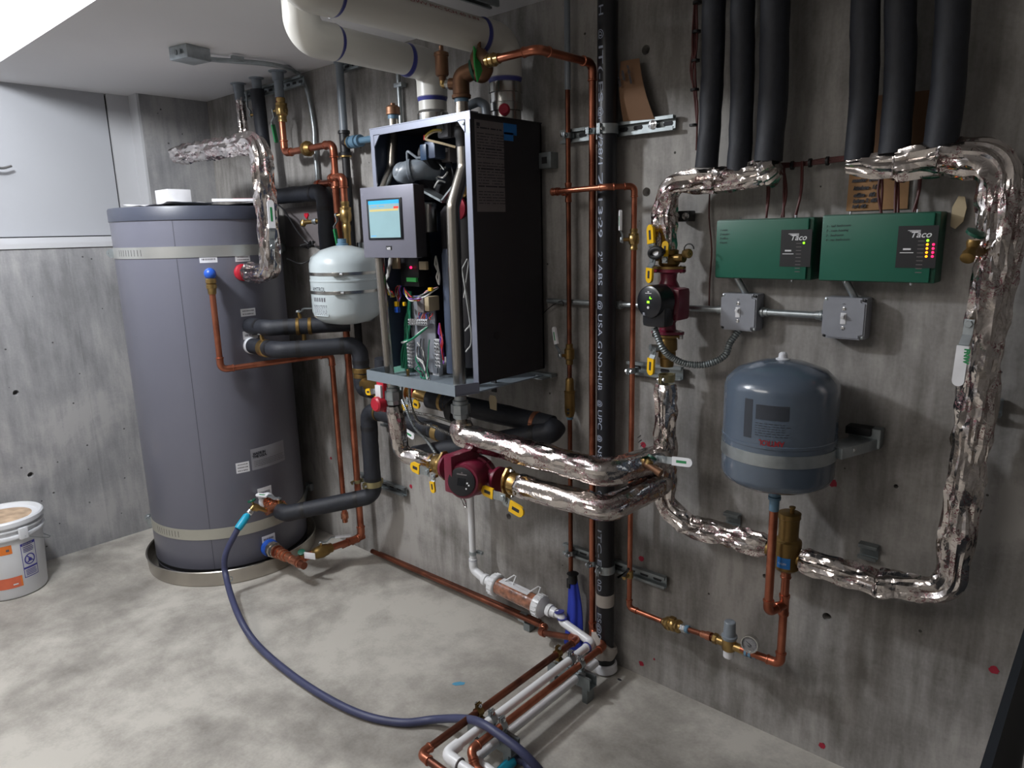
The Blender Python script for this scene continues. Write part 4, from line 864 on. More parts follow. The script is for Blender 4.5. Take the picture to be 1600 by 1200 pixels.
# tray that sticks out under the front
g = M(); TY = -.435; TX0, TX1 = 1.8420, 2.2892
g.prism([(TX0, TY), (TX1, TY), (BX1, BY), (BX1, BB), (BX0, BB), (BX0, BY)], (0, 0, BZ0 - .026), (1, 0, 0), (0, 1, 0), (0, 0, .004), 'boiler_tray')
g.box(((TX0 + TX1) / 2, TY, BZ0 - .010), (TX1 - TX0, .003, .036), 'boiler_tray'); 
rv = Vector((BX1 - TX1, BY - TY, 0)); g.prism([(0, -.018), (1, -.018), (1, .018), (0, .018)], (TX1, TY, BZ0 - .010), rv, (0, 0, 1), (-.003, 0, 0), 'boiler_rim')
rv = Vector((BX0 - TX0, BY - TY, 0)); g.prism([(0, -.018), (1, -.018), (1, .018), (0, .018)], (TX0, TY, BZ0 - .010), rv, (0, 0, 1), (.003, 0, 0), 'boiler_tray')
g.build('drip_tray', 'boiler_tray', boil)
# rating plate and blue sticker on the side
SX_ = BX1 + .0006
p0 = (2.3130,-0.3351,1.8469); p1 = (2.3130,-0.2093,1.8440); p2 = (2.3130,-0.2226,1.5819)
g = M(); g.box((SX_, (p0[1] + p1[1]) / 2, (p0[2] + p2[2]) / 2), (.001, abs(p1[1] - p0[1]), abs(p0[2] - p2[2])), 'sticker_grey'); rp = g.build('rating_plate', 'sticker_grey', boil)
g = M(); rn = random.Random(8); yw = abs(p1[1] - p0[1])
z = p0[2] - .022; i = 0
while z > p2[2] + .02:
    for c0, c1 in ((.06, .46), (.54, .94)):
        y = p0[1] + yw * c0; 
        while y < p0[1] + yw * c1: l = rn.uniform(.004, .03); g.box((SX_ + .0007, min(y + l / 2, p0[1] + yw * c1), z), (.0004, l, .0022 if i % 6 else .004), 'ink'); y += l + .005
    z -= .0085 if i % 9 else .016; i += 1
g.box((SX_ + .0007, p0[1] + .014, p0[2] - .013), (.0004, .014, .010), 'ink'); g.build('fine_print', 'ink', rp)
q0 = (2.3130,-0.2092,1.8477); q1 = (2.3130,-0.1476,1.8152)
g = M(); g.box((SX_, (q0[1] + q1[1]) / 2 , (q0[2] + q1[2]) / 2), (.0012, abs(q1[1] - q0[1]), abs(q0[2] - q1[2])), 'sticker_blue'); g.box((SX_, q0[1] + abs(q1[1] - q0[1]) * .38, q1[2] - .006), (.0012, abs(q1[1] - q0[1]) * .7, .024), 'sticker_blue'); st = g.build('blue_sticker', 'sticker_blue', boil)
g = M(); qh = (2.3130,-0.2654,1.1961); g.lathe((BX1, qh[1], qh[2]), (1, 0, 0), [(0, .014), (.0015, .014), (.002, .009)], 'rubber_black', 18); g.build('grommet', 'rubber_black', boil)
# ---- inside: the two stainless water pipes
def ip(pts, r, m, nm, step=.02, par=boil, n=16, rc=None): return M().sweep(fillet(pts, rc or r * 2.5), r, m, n).build(nm, m, par)
lx = 1.8648; lx2 = 1.9001
ip([(lx, -.27, BZ1 + .03), (lx, -.29, 1.7454), (1.8861,-0.3550,1.6575), (1.8885,-0.3850,1.4394), (1.9015,-0.3850,1.0744), (1.8946,-0.3700,0.9740)], .0165, 'stainless', 'water_pipe', rc=.05)
rx = 2.2174; rx2 = 2.2161
ip([(rx, -.29, BZ1 + .03), (rx, -.29, 1.7183), (rx2 - .002, -.342, 1.6029), (rx2, -.345, 1.4895), (rx2, -.345, BZ0 - .05)], .0215, 'stainless', 'water_pipe', rc=.06)
M().lathe((rx, -.29, 1.8408), (0, 0, -1), [(0, .022), (.002, .026), (.03, .026), (.034, .023), (.06, .023)], 'rubber_black').build('hose_coupling', 'rubber_black', boil)
# heat exchanger, dark cylinders
M().lathe((2.1169, -.17, BZ0 + .02), (0, 0, 1), [(0, .09), (.02, .10), (.52, .10), (.54, .085), (.55, .03)], 'boiler_black', 40).build('heat_exchanger', 'boiler_black', boil)
M().lathe((2.1024, -.26, BZ0), (0, 0, 1), [(0, .026), (.40, .026), (.42, .02)], 'boiler_inner', 28).build('condensate_column', 'boiler_inner', boil)
M().lathe((1.9882, -.25, 1.5230), (0, 0, 1), [(0, .032), (.003, .036), (.095, .036), (.10, .030)], 'steel', 32).build('pressure_canister', 'steel', boil)
# grey air intake elbow
ai = ip([(1.9343,-0.3000,1.7022), (1.9497,-0.3000,1.7260), (2.0000,-0.2700,1.7319), (2.0081,-0.2200,1.7295)], .034, 'pvc_grey', 'air_intake', rc=.03, n=24)
g = M(); g.lathe((1.9669,-0.2950,1.7270), Vector((2.0000,-0.2700,1.7319)) - Vector((1.9669,-0.2950,1.7270)), [(-.006, .034), (-.004, .038), (.006, .038), (.008, .034)], 'pvc_grey', 24); g.ball((1.9361,-0.3000,1.7228), .036, 'pvc_grey', 20); g.build('intake_socket', 'pvc_grey', ai)
ip([(1.9616,-0.3000,1.7498), (1.9618,-0.3000,1.7905), (1.9745,-0.3000,1.7853), (1.9999,-0.2900,1.7655), (2.0236,-0.2800,1.7662)], .0045, 'pvc_grey', 'air_tube', rc=.01)
# blower, gas valve, actuator
q = V3((2.0206,-0.2400,1.7749)); g = M(); g.lathe(q + Vector((-.03, 0, 0)), (1, 0, 0), [(0, .03), (.006, .045), (.05, .048), (.056, .03)], 'plastic_black', 28); g.box(q + Vector((.035, -.02, .012)), (.05, .05, .055), 'boiler_inner', bev=.006); g.build('blower', 'plastic_black', boil)
g = M(); g.box(q + Vector((.012, -.048, .006)), (.03, .01, .05), 'dark_blue_plug', bev=.003); g.build('blower_plug', 'dark_blue_plug', boil)
g = M(); q = V3((2.0619,-0.2000,1.7737)); g.box(q, (.05, .05, .045), 'sticker_grey', bev=.004); g.box(q + Vector((-.01, -.03, .0)), (.02, .012, .03), 'galvanised'); g.box(q + Vector((.01, -.03, .015)), (.012, .012, .012), 'sticker_white'); g.build('gas_valve', 'sticker_grey', boil)
q = V3((2.1154,-0.2800,1.8462)); g = M(); g.box(q + Vector((.005, .01, 0)), (.05, .03, .058), 'switch_grey', bev=.008); g.lathe(q + Vector((0, -.006, 0)), (0, -1, 0), [(0, .016), (.004, .016), (.006, .010)], 'galvanised', 20); g.build('limit_switch', 'switch_grey', boil)
M().box(q + Vector((.055, .03, .0)), (.06, .04, .06), 'boiler_black', bev=.005).build('switch_housing', 'boiler_black', boil)
def wire(pts, m, r=.0022, par=boil): return M().sweep(smooth_path(pts, .012), r, m, 6).build('wire', m, par)
wire([(2.1336,-0.3000,1.8387), (2.1089,-0.3100,1.8405), (2.0780,-0.3100,1.8322), (2.0651,-0.3100,1.8238)], 'wire_yellow', .0035); wire([(2.1333,-0.3000,1.8349), (2.1114,-0.3100,1.8345), (2.0838,-0.3100,1.8277), (2.0708,-0.3100,1.8174)], 'tan_plastic', .003)
wire([(2.0681,-0.3100,1.8235), (2.0706,-0.3100,1.8154), (2.1309,-0.3000,1.7987), (2.1734,-0.2800,1.7845)], 'tan_plastic', .004); wire([(2.0655,-0.3100,1.8296), (2.0644,-0.3100,1.8141)], 'wire_red', .005)
# manifold clutter round the blower
rn = random.Random(21)
for i in range(9):
    q = V3((2.0402,-0.2200,1.7354)) + Vector((rn.uniform(-.03, .09), rn.uniform(-.03, .03), rn.uniform(-.05, .05)))
    wire([q, q + Vector((rn.uniform(-.03, .03), -.02, rn.uniform(-.03, .03))), q + Vector((rn.uniform(-.05, .05), -.01, rn.uniform(-.07, .0)))], rn.choice(['wire_black', 'wire_white', 'galvanised', 'wire_black']), .003)
g = M(); q = V3((1.9988,-0.2000,1.7269)); g.lathe(q, (1, 0, -.1), [(0, .038), (.004, .042), (.02, .042), (.022, .036), (.03, .042), (.034, .038)], 'steel', 28); g.build('intake_clamp', 'steel', boil)
g = M(); g.prism([(0, 0), (0, -.008), (2.0978 - 1.9842, 1.6259 - 1.6728 - .008), (2.0978 - 1.9842, 1.6259 - 1.6728)], (1.9842,-0.2800,1.6728), (1, 0, 0), (0, 0, 1), (0, .05, 0), 'galvanised')
g.prism([(0, 0), (0, -.007), (.055, .035), (.055, .042)], (2.0917,-0.2800,1.6262), (1, 0, 0), (0, 0, 1), (0, .05, 0), 'galvanised'); g.build('support_bracket', 'galvanised', boil)
g = M(); g.box((1.9620,-0.1200,1.6852), (.20, .10, .10), 'boiler_black', bev=.01); g.build('combustion_housing', 'boiler_black', boil)
g = M(); q = V3((2.1462,-0.2500,1.5979)); g.lathe(q, (0, -1, 0), [(0, .038), (.01, .038), (.014, .02)], 'paint_red', 28); g.build('burner_cap', 'paint_red', boil)
g = M(); q = V3((2.1715,-0.2400,1.6492)); g.lathe(q, (0, -1, .2), [(0, .02), (.012, .02), (.02, .012)], 'brass', 16); g.build('sight_glass', 'brass', boil)
# ---- control side
cb = M().box((1.9333,-0.2700,1.3905), (0.09767 * 1.0, .05, 0.09767), 'plastic_black', bev=.004).build('control_module', 'plastic_black', boil)
M().box((1.9460,-0.2500,1.4559), (.05, .05, .17), 'plastic_black', bev=.004).build('control_module', 'plastic_black', boil)
for (u, v) in ((658, 371), (660, 389), (661, 415), (662, 408)):
    pass
M().box((1.9997,-0.2900,1.4724), (.034, .012, .034), 'tan_plastic', bev=.002).build('connector', 'tan_plastic', boil)
M().box((2.0165,-0.3000,1.4152), (.036, .012, .028), 'tan_plastic', bev=.002).build('connector', 'tan_plastic', boil)
M().box((1.8714,-0.3000,1.4222), (.034, .012, .04), 'tan_plastic', bev=.002).build('connector', 'tan_plastic', boil)
M().box((1.9588,-0.3050,1.3668), (.05, .010, .014), 'green_tag', bev=.001).build('connector', 'green_tag', boil)
M().ball((1.9554,-0.3050,1.4082), .0045, 'led_red', 10).build('status_light', 'led_red', boil)
for v_ in (403, 410): pass
pl = M().box((1.9583,-0.2620,1.1723), (.125, .006, .27), 'switch_grey').build('wiring_panel', 'switch_grey', boil)
M().box((1.8340,-0.2600,1.0234), (.11, .02, .07), 'board_green', bev=.003).build('junction_board', 'board_green', boil)
tr_ = M().box((1.9823,-0.2700,1.2810), (.035, .05, .055), 'sticker_grey', bev=.003).build('transformer', 'sticker_grey', boil)
M().box((2.0158,-0.2700,1.2848), (.022, .05, .05), 'tan_plastic', bev=.003).build('coil', 'tan_plastic', tr_)
def terminals(cu, cv, off, n, dx, dz, nm='terminal_block'):
    o_ = V3((-3.2744,0.0000,3.4312)) if False else None
for base, cnt, st in (((1.9183,-0.2900,1.2161), 9, (.0115, 0, .0006)), ((1.9240,-0.3000,1.0589), 8, (0, 0, .0128)), ((2.0479,-0.2800,1.0692), 8, (0, 0, .0128))):
    g = M(); p = V3(base); s_ = Vector(st)
    for k in range(cnt):
        q = p + s_ * k
        if st[0]: g.box(q, (.0098, .014, .022), 'paint_white', bev=.002); g.cyl(q + Vector((0, -.006, .004)), q + Vector((0, -.010, .004)), .003, 'chrome', 8); g.cyl(q + Vector((0, -.006, -.005)), q + Vector((0, -.010, -.005)), .003, 'chrome', 8)
        else: g.box(q, (.026, .014, .0105), 'paint_white', bev=.002); g.cyl(q + Vector((.006, -.006, 0)), q + Vector((.006, -.010, 0)), .003, 'chrome', 8); g.cyl(q + Vector((-.006, -.006, 0)), q + Vector((-.006, -.010, 0)), .003, 'chrome', 8)
    g.build('terminal_block', 'paint_white', boil)
M().box((1.9229,-0.2400,1.1715), (.10, .02, .035), 'sticker_white', bev=.002).build('wiring_cover', 'sticker_white', boil)
M().box((2.0065,-0.2500,1.0876), (.035, .02, .12), 'sticker_white', bev=.002).build('wiring_cover', 'sticker_white', boil)
# harness
rn = random.Random(77)
def rw(a, b, m, sag=.0, jit=.015, r=.0021, n=5):
    a, b = V3(a), V3(b); wire([a.lerp(b, k / (n - 1)) + Vector((rn.uniform(-jit, jit), rn.uniform(-jit, jit) * .5 - sag * math.sin(PI * k / (n - 1)), rn.uniform(-jit, jit) * .6 - sag * math.sin(PI * k / (n - 1)))) * (0 if k in (0, n - 1) else 1) for k in range(n)], m, r)
A1 = (1.8819,-0.3000,1.3443)
for m_ in ('wire_red', 'wire_white', 'wire_blue', 'wire_purple', 'wire_white', 'wire_red'): rw(V3(A1) + Vector((rn.uniform(-.012, .012), 0, 0)), (1.8691,-0.3000,1.2804), m_, 0, .012)
M().box((1.8741,-0.3100,1.2793), (.014, .012, .018), 'yellow', bev=.002).build('connector', 'yellow', boil)
M().box((1.9043,-0.3000,1.2799), (.010, .010, .014), 'yellow', bev=.002).build('connector', 'yellow', boil)
M().box((1.8758,-0.3100,1.2589), (.018, .014, .020), 'blue_plastic', bev=.003).build('connector', 'blue_plastic', boil)
for m_ in ('wire_white', 'wire_yellow', 'wire_red', 'wire_white', 'wire_yellow'): rw((1.8583,-0.3400,1.3575), (1.8625,-0.3100,1.3083), m_, .01, .02, .0028)
for m_ in ('wire_green', 'wire_green', 'wire_green', 'wire_green', 'wire_green'): rw(V3((1.9036,-0.2700,1.3225)) + Vector((rn.uniform(-.008, .008), 0, 0)), V3((1.8645,-0.2900,1.0437)) + Vector((rn.uniform(-.02, .02), 0, 0)), m_, .0, .008, .0048, 6)
for m_ in ('wire_purple', 'wire_white', 'wire_black', 'wire_yellow', 'wire_red', 'wire_blue', 'wire_black', 'wire_white'): rw((1.9092,-0.3000,1.3362), (2.0851,-0.3000,1.3443), m_, .035, .014, .0028, 6)
M().box((2.0688,-0.3200,1.3388), (.018, .012, .012), 'yellow', bev=.003).build('connector', 'yellow', boil)
for k, m_ in enumerate(['wire_red', 'wire_blue', 'wire_red', 'wire_red', 'wire_blue', 'wire_black', 'wire_red']): rw(V3((1.9611,-0.2800,1.2517)) + Vector((.011 * k, 0, 0)), V3((1.9566,-0.2900,1.2209)) + Vector((.0115 * k, 0, .01)), m_, 0, .006, .002, 4)
for k, m_ in enumerate(['wire_white', 'wire_black', 'wire_white', 'wire_green', 'wire_white', 'wire_black', 'wire_green']): rw(V3((1.9741,-0.3100,1.1501)) + Vector((0, 0, -.014 * k)), V3((2.0280,-0.3300,1.0298)) + Vector((rn.uniform(-.03, .03), 0, 0)), m_, 0, .016, .0024, 5)
for k, m_ in enumerate(['wire_purple', 'wire_red', 'wire_purple', 'wire_red', 'wire_purple']): rw((2.0723,-0.2900,1.2219), V3((2.0826,-0.2900,1.1347)) + Vector((0, 0, -.013 * k)), m_, 0, .014, .0026, 5)
for m_ in ('wire_green', 'wire_green', 'wire_white'): rw((2.0547,-0.3300,1.2122), (1.9148,-0.3300,1.1477), m_, .012, .006, .004, 5)
for m_ in ('wire_black', 'wire_green', 'wire_black'): rw(V3((2.0222,-0.3100,1.1654)) + Vector((rn.uniform(-.03, .02), 0, 0)), V3((2.0532,-0.3400,1.0391)) + Vector((rn.uniform(-.03, .02), 0, 0)), m_, 0, .01, .002, 5)
for m_ in ('wire_white', 'wire_white'): rw((1.8863,-0.3300,1.4479), (1.8606,-0.3500,1.3605), m_, .0, .01, .005, 5)
for v0, v1 in ((405, 455), (500, 510), (530, 545)): wire([(2.2017,-0.3000,1.4075), V3((2.2125,-0.2800,1.3861)) + Vector((0, 0, (430 - v0) * .002)), V3((2.1844,-0.2800,1.3023)) + Vector((0, 0, (460 - v1) * .002))], 'wire_white', .0025)
for a in range(3): rw(V3((2.0466,-0.2700,1.4462)), V3((2.0669,-0.2800,1.3508)), 'wire_white', 0, .01, .0028, 5)
# copper bits low inside
M().lathe((1.9264,-0.3200,1.0158), (0, 0, 1), [(0, .005), (.03, .006), (.035, .004)], 'brass', 10).build('small_fitting', 'brass', boil)
# ---- display panel swung in front of the opening
A = V3((1.8531,-0.4200,1.6743)); Bp = V3((2.0893,-0.4050,1.6758)); Cp = V3((2.1168,-0.4050,1.4460)); Dp = V3((1.8504,-0.4200,1.4471))
U = Vector((Bp.x - A.x, Bp.y - A.y, 0)).normalized(); W0 = Vector((0, 0, 1)); wd = (Bp - A).dot(U); hh = (A.z + Bp.z - Cp.z - Dp.z) / 2
wd = ((Bp - A).dot(U) + (Cp - Dp).dot(U)) / 2; nrm = U.cross(W0)
def PQ(a, b, e=0.): return Vector(A) + U * (wd * a) - W0 * (hh * b) - Vector((0, 0, 0)) + nrm * e
disp = M(); rotm = Matrix((U, -nrm, W0)).transposed()
disp.box(PQ(.5, .5, -.012), (wd, .026, hh), 'panel_grey', rotm, .002); dp_ = disp.build('display_panel', 'panel_grey', boil)
M().box(PQ(.985, .5, -.022), (.012, .045, hh * .98), 'boiler_black', rotm).build('panel_flange', 'boiler_black', dp_)
M().box(PQ(.455, .455, .002), (wd * .66, .004, hh * .575), 'screen_body', rotm, .001).build('screen_bezel', 'screen_body', dp_)
sc = M(); sx0, sx1, sy0, sy1 = .165, .745, .195, .715
def srect(g, a0, a1, b0, b1, m, e): g.prism([(0, 0), (1, 0), (1, 1), (0, 1)], PQ(a0, b1, .0041 + e), U * (wd * (a1 - a0)), W0 * (hh * (b1 - b0)), nrm * .0004, m)
srect(sc, sx0, sx1, sy0, sy1, 'screen_light', 0); srect(sc, sx0, sx1, sy0, sy0 + .05, 'screen_blue', .0004); srect(sc, sx0 + .02, sx1 - .02, sy0 + .12, sy0 + .15, 'screen_yellow', .0004); srect(sc, sx1 - .10, sx1 - .01, sy0 + .09, sy0 + .12, 'screen_red', .0008)
srect(sc, sx0 + .04, sx0 + .16, sy0 + .077, sy0 + .085, 'screen_blue', .0004); srect(sc, sx0 + .2, sx0 + .3, sy0 + .077, sy0 + .085, 'screen_blue', .0004); srect(sc, sx0 + .02, sx0 + .12, sy1 - .03, sy1 - .022, 'screen_blue', .0004)
sc.build('screen', 'screen_light', dp_)
g = M(); g.box(PQ(.5, .86, .0015), (.026, .002, .013), 'plastic_black', rotm, .0005); lg = g.build('logo_badge', 'plastic_black', dp_)
text_obj('logo', 'NTI', PQ(.5, .885, .003), U, W0, .0075, 'sticker_white', lg, .0002, align='CENTER', bold=.0006)
# ---- flange collars, flues on top
def collar(nm, lab, x, y, z0, rr, lev): pass
vx1, vy1 = 1.9778, -.19; vx2, vy2 = 2.2453, -.12
def vent(lab, x, y, zt_, yend, r, zs, ze, rings):
    t = thing('vent_pipe', lab, 'vent pipe', (x, y, BZ1), 'white vent pipes above the boiler')
    M().sweep(fillet([(x, y, zs), (x, y, zt_), (x, yend, zt_ + .006), (x, yend, ze)], r * 1.45, 12), r, 'pvc_vent', 40).build('pipe', 'pvc_vent', t)
    e = M(); tt = r * 1.45 + .035; e.sweep(fillet([(x, y, zt_ - tt), (x, y, zt_), (x, y - tt, zt_)], r * 1.45, 14), r * 1.08, 'pvc_vent', 40); e.build('elbow', 'pvc_vent', t)
    e = M(); e.sweep(fillet([(x, yend + tt, zt_ + .006), (x, yend, zt_ + .006), (x, yend, min(zt_ + tt, ze))], r * 1.45, 14), r * 1.08, 'pvc_vent', 40); e.build('elbow', 'pvc_vent', t)
    for p, d in (((x, y, zt_ - tt - .001), (0, 0, -1)), ((x, y - tt - .001, zt_), (0, -1, 0)), ((x, yend + tt + .001, zt_ + .006), (0, 1, 0))):
        M().lathe(p, d, [(-.003, r * 1.09), (.006, r * 1.03), (.010, r * 1.012), (.012, r * .98)], 'primer_purple', 40).build('primer_ring', 'primer_purple', t)
    return t
RV = .0475
v1t = vent('lower white vent pipe running forward from the boiler top under the soffit', vx1, vy1, 2.070, -.675, RV, BZ1 + .05, HS + .0, 1)
v2t = vent('upper white vent pipe, the one nearer the right, running forward under the soffit', vx2, vy2, 2.103, -.865, RV * 1.06, BZ1 + .12, HS + .0, 1)
M().lathe((vx1, vy1, BZ1), (0, 0, 1), [(0, RV * 1.12), (.012, RV * 1.14), (.05, RV * 1.14), (.052, RV * 1.08), (.06, RV)], 'steel', 40).build('flue_collar', 'steel', boil)
g = M(); g.lathe((vx2, vy2, BZ1), (0, 0, 1), [(0, RV * 1.05), (.03, RV * 1.05), (.032, RV * 1.14), (.055, RV * 1.16), (.057, RV * 1.1), (.085, RV * 1.1), (.087, RV * 1.16), (.115, RV * 1.14), (.117, RV * 1.06), (.13, RV * 1.05)], 'steel', 40); g.build('flue_collar', 'steel', boil)
g = M(); a = va - .3; q = Vector((vx2 + math.cos(a) * RV * 1.17, vy2 + math.sin(a) * RV * 1.17, BZ1 + .03)); g.lathe(q, (math.cos(a), math.sin(a), 0), [(-.002, .018), (.006, .018), (.012, .012)], 'paint_red', 20); g.build('test_port_cap', 'paint_red', boil)
g = M(); g.box((vx1 + .04, vy1 - .045, BZ1 + .02), (.022, .012, .016), 'chrome', bev=.002); g.build('collar_latch', 'chrome', boil)
text_obj('pipe_print', 'SOLID CORE DWV PVC SCH 40 3 IN', (vx2 + RV * 1.06 * .91, -.70, 2.107 + RV * 1.06 * .42), (0, 1, 0), (-.42, 0, .91), .010, 'red_print', v2t, .0008, width=.42)
strut('strut_channel', 'strut hanger above the upper vent pipe under the soffit', (vx2 + .0, -.78, HS - .022), (vx2 + .0, -.16, HS - .022), (0, 0, -1), painted_slots=False, group='strut channels', h=.018)
# brass cap on the left boiler tapping
bc = thing('plugged_tapping', 'bronze plug with pale blue thread tape on the boiler top left', 'pipe fitting', (lx, -.27, BZ1 + .03))
M().lathe((lx, -.27, BZ1 + .02), (0, 0, 1), [(0, .0175), (.02, .0175)], 'stainless').build('nipple', 'stainless', bc)
M().lathe((lx, -.27, BZ1 + .04), (0, 0, 1), [(0, .0185), (.013, .0185)], 'pex_blue').build('thread_tape', 'pex_blue', bc)
M().lathe((lx, -.27, BZ1 + .053), (0, 0, 1), [(0, .020), (.001, .0245), (.006, .025), (.008, .024), (.024, .024), (.030, .018), (.031, .008), (.038, .008)], 'bronze', 10, smooth=False).build('plug', 'bronze', bc)
# air vent and relief valve assembly on the right tapping
rv_ = thing('safety_valve', 'bronze relief valve with green lever tag and air vent on the boiler top', 'valve', (rx, -.29, BZ1 + .03))
M().lathe((rx, -.29, BZ1 + .02), (0, 0, 1), [(0, .0205), (.03, .0205)], 'stainless').build('nipple', 'stainless', rv_)
M().lathe((rx, -.29, BZ1 + .046), (0, 0, 1), [(0, .0215), (.012, .0215)], 'pex_blue').build('thread_tape', 'pex_blue', rv_)
t0 = Vector((rx, -.29, BZ1 + .09)); g = M(); g.lathe(t0 - Vector((0, 0, .034)), (0, 0, 1), [(0, .022), (.001, .029), (.010, .030), (.012, .026), (.05, .026)], 'bronze'); g.sweep(fillet([t0 - Vector((0, 0, .01)), t0 + Vector((0, 0, .03)), t0 + Vector((.045, .02, .045))], .02), .026, 'bronze', 22); g.cyl(t0 + Vector((0, 0, .008)), t0 + Vector((-.036, -.012, .012)), .017, 'bronze'); g.build('tee', 'bronze', rv_)
g = M(); q = t0 + Vector((.036, .016, .042)); d = Vector((.9, .35, .2)).normalized(); g.lathe(q, d, [(0, .029), (.002, .033), (.010, .033), (.012, .026), (.03, .025)], 'green_trim', 22); g.build('green_union', 'green_trim', rv_)
ve = V3((2.2801,-0.2700,1.9913)); g = M(); g.sweep(fillet([q + d * .02, q + d * .05, ve + Vector((0, 0, -.02)), ve + Vector((0, 0, .012))], .03), .024, 'bronze', 22); g.lathe(ve, (0, 0, 1), [(0, .024), (.004, .028), (.02, .030), (.045, .028), (.06, .02), (.064, .006), (.085, .005)], 'bronze'); g.build('valve_body', 'bronze', rv_)
g = M(); o = V3((2.2956,-0.3100,2.0480)); 
g.add([(2.3030,-0.3200,2.0502), (2.3056,-0.3100,2.0393), (2.3047,-0.2900,1.9882), (2.3041,-0.3100,1.9538), (2.3129,-0.3300,1.9986), V3((2.3030,-0.3200,2.0502)) + Vector((.002, .003, 0)), V3((2.3056,-0.3100,2.0393)) + Vector((.002, .003, 0)), V3((2.3047,-0.2900,1.9882)) + Vector((.002, .003, 0)), V3((2.3041,-0.3100,1.9538)) + Vector((.002, .003, 0)), V3((2.3129,-0.3300,1.9986)) + Vector((.002, .003, 0))],
      [(0, 1, 2, 3, 4), (9, 8, 7, 6, 5), (0, 5, 6, 1), (1, 6, 7, 2), (2, 7, 8, 3), (3, 8, 9, 4), (4, 9, 5, 0)], 'green_tag', False); g.build('lever_tag', 'green_tag', rv_)
av = thing('air_vent', 'small brass float air vent above the boiler beside the relief valve', 'air vent', (2.1467,-0.3000,1.9932))
q = V3((2.1467,-0.3000,1.9932)); g = M(); g.lathe(q, (0, 0, 1), [(-.012, .010), (0, .012), (.002, .018), (.006, .0205), (.058, .0205), (.060, .023), (.068, .023), (.072, .016), (.074, .007), (.088, .007), (.09, .004)], 'bronze'); g.build('vent_body', 'bronze', av)
g = M(); g.sweep(fillet([q - Vector((0, 0, .01)), (q.x, q.y, t0.z + .012), t0 + Vector((-.03, -.008, .012))], .012), .0095, 'brass', 14); g.lathe(t0 + Vector((-.036, -.012, .012)), (-1, -.3, 0), [(0, .014), (.012, .014), (.016, .010)], 'steel', 8, smooth=False); g.build('elbow', 'brass', av)
# copper from the relief valve to the wall
c9 = thing('copper_pipe', 'copper discharge pipe from the relief valve to the wall and down to the floor', 'pipe', (2.5393,-0.0500,0.0944))
xx = 2.5384; pcn = V3((2.5350,-0.3124,2.0024)); ps = V3((2.3833,-0.3100,2.0031))
st_ = V3((2.3835,-0.3100,2.0071)); st_ = Vector((st_.x, pcn.y, pcn.z))
copper_run(c9, [st_, (xx, pcn.y, pcn.z), (xx, -.055, pcn.z + .002), (xx, -.055, 0.0907), ], .0112, rc=.03)
M().sweep(fillet([ve + Vector((0, 0, .035)), ve + Vector((.02, (st_.y - ve.y) * .5, .045)), st_ + Vector((-.03, 0, 0))], .02), .017, 'bronze', 18).build('outlet', 'bronze', rv_)
M().lathe(st_ + Vector((-.035, 0, 0)), (1, 0, 0), [(0, .012), (.004, .018), (.014, .018), (.016, .013), (.02, .019), (.032, .019), (.034, .0145), (.05, .0145)], 'brass', 10, smooth=False).build('threaded_adapter', 'brass', c9)
# regulator pvc elbow on boiler top
g = M(); q = V3((2.2025,-0.2200,1.9107)); g.sweep(fillet([q + Vector((-.03, -.02, -.03)), q + Vector((-.02, -.01, .0)), q + Vector((.01, .01, .012)), q + Vector((.03, .02, .0)), q + Vector((.035, .02, -.05))], .02), .014, 'pvc_grey', 16)
g.build('vent_elbow', 'pvc_grey', label='small grey plastic elbow on the boiler top behind the relief valve', cat='pipe fitting')
# conduit behind the boiler up the wall
g = M(); q = V3((1.6045,-0.0200,2.0437)); g.cyl((q.x, -.02, BZ0 + .6), (q.x, -.02, HS), .0088, 'galvanised'); g.box((q.x + .006, -.018, 2.0821), (.045, .03, .016), 'galvanised', bev=.002)
g.build('electrical_conduit', 'galvanised', label='straight metal conduit rising behind the boiler top left', cat='conduit')
# small dark unistrut stub seen right of the boiler
g = M(); q = (2.3384,-0.0200,1.7449); g.box(q, (.05, .04, .05), 'strut_steel', bev=.002); g.box((q[0], q[1] - .02, q[2]), (.02, .006, .02), 'rubber_black'); g.build('mounting_stub', 'strut_steel', label='dark mounting stub on the wall right of the boiler', cat='bracket')

# ================================================================== UNDER THE BOILER
MZ = BZ0 - .03
# union nuts below the boiler
def union(lab, x, y, z, r, parent=None):
    t = thing('pipe_union', lab, 'union', (x, y, z), 'grey union nuts under the boiler')
    M().lathe((x, y, z + .06), (0, 0, -1), [(0, r * .62), (.02, r * .62), (.022, r * .8), (.034, r * .8)], 'galvanised').build('threaded_end', 'galvanised', t)
    M().lathe((x, y, z + .028), (0, 0, -1), [(0, r * .8), (.002, r), (.032, r * 1.02), (.036, r * .85), (.05, r * .8)], 'galvanised', 8, smooth=False).build('nut', 'galvanised', t); return t
ul = V3((1.9033,-0.3700,0.9518)); ur = V3((2.2159,-0.3450,0.9453))
union('grey union nut under the boiler left pipe, above the thin foil bend', lx2, -.37, ul.z, .030); union('grey union nut under the boiler right pipe, above the fat foil elbow', rx2, -.345, ur.z, .032)
M().lathe((rx2, -.345, BZ0 - .035), (0, 0, -1), [(0, .0225), (.012, .0225)], 'red_print').build('port_sticker', 'red_print', boil)
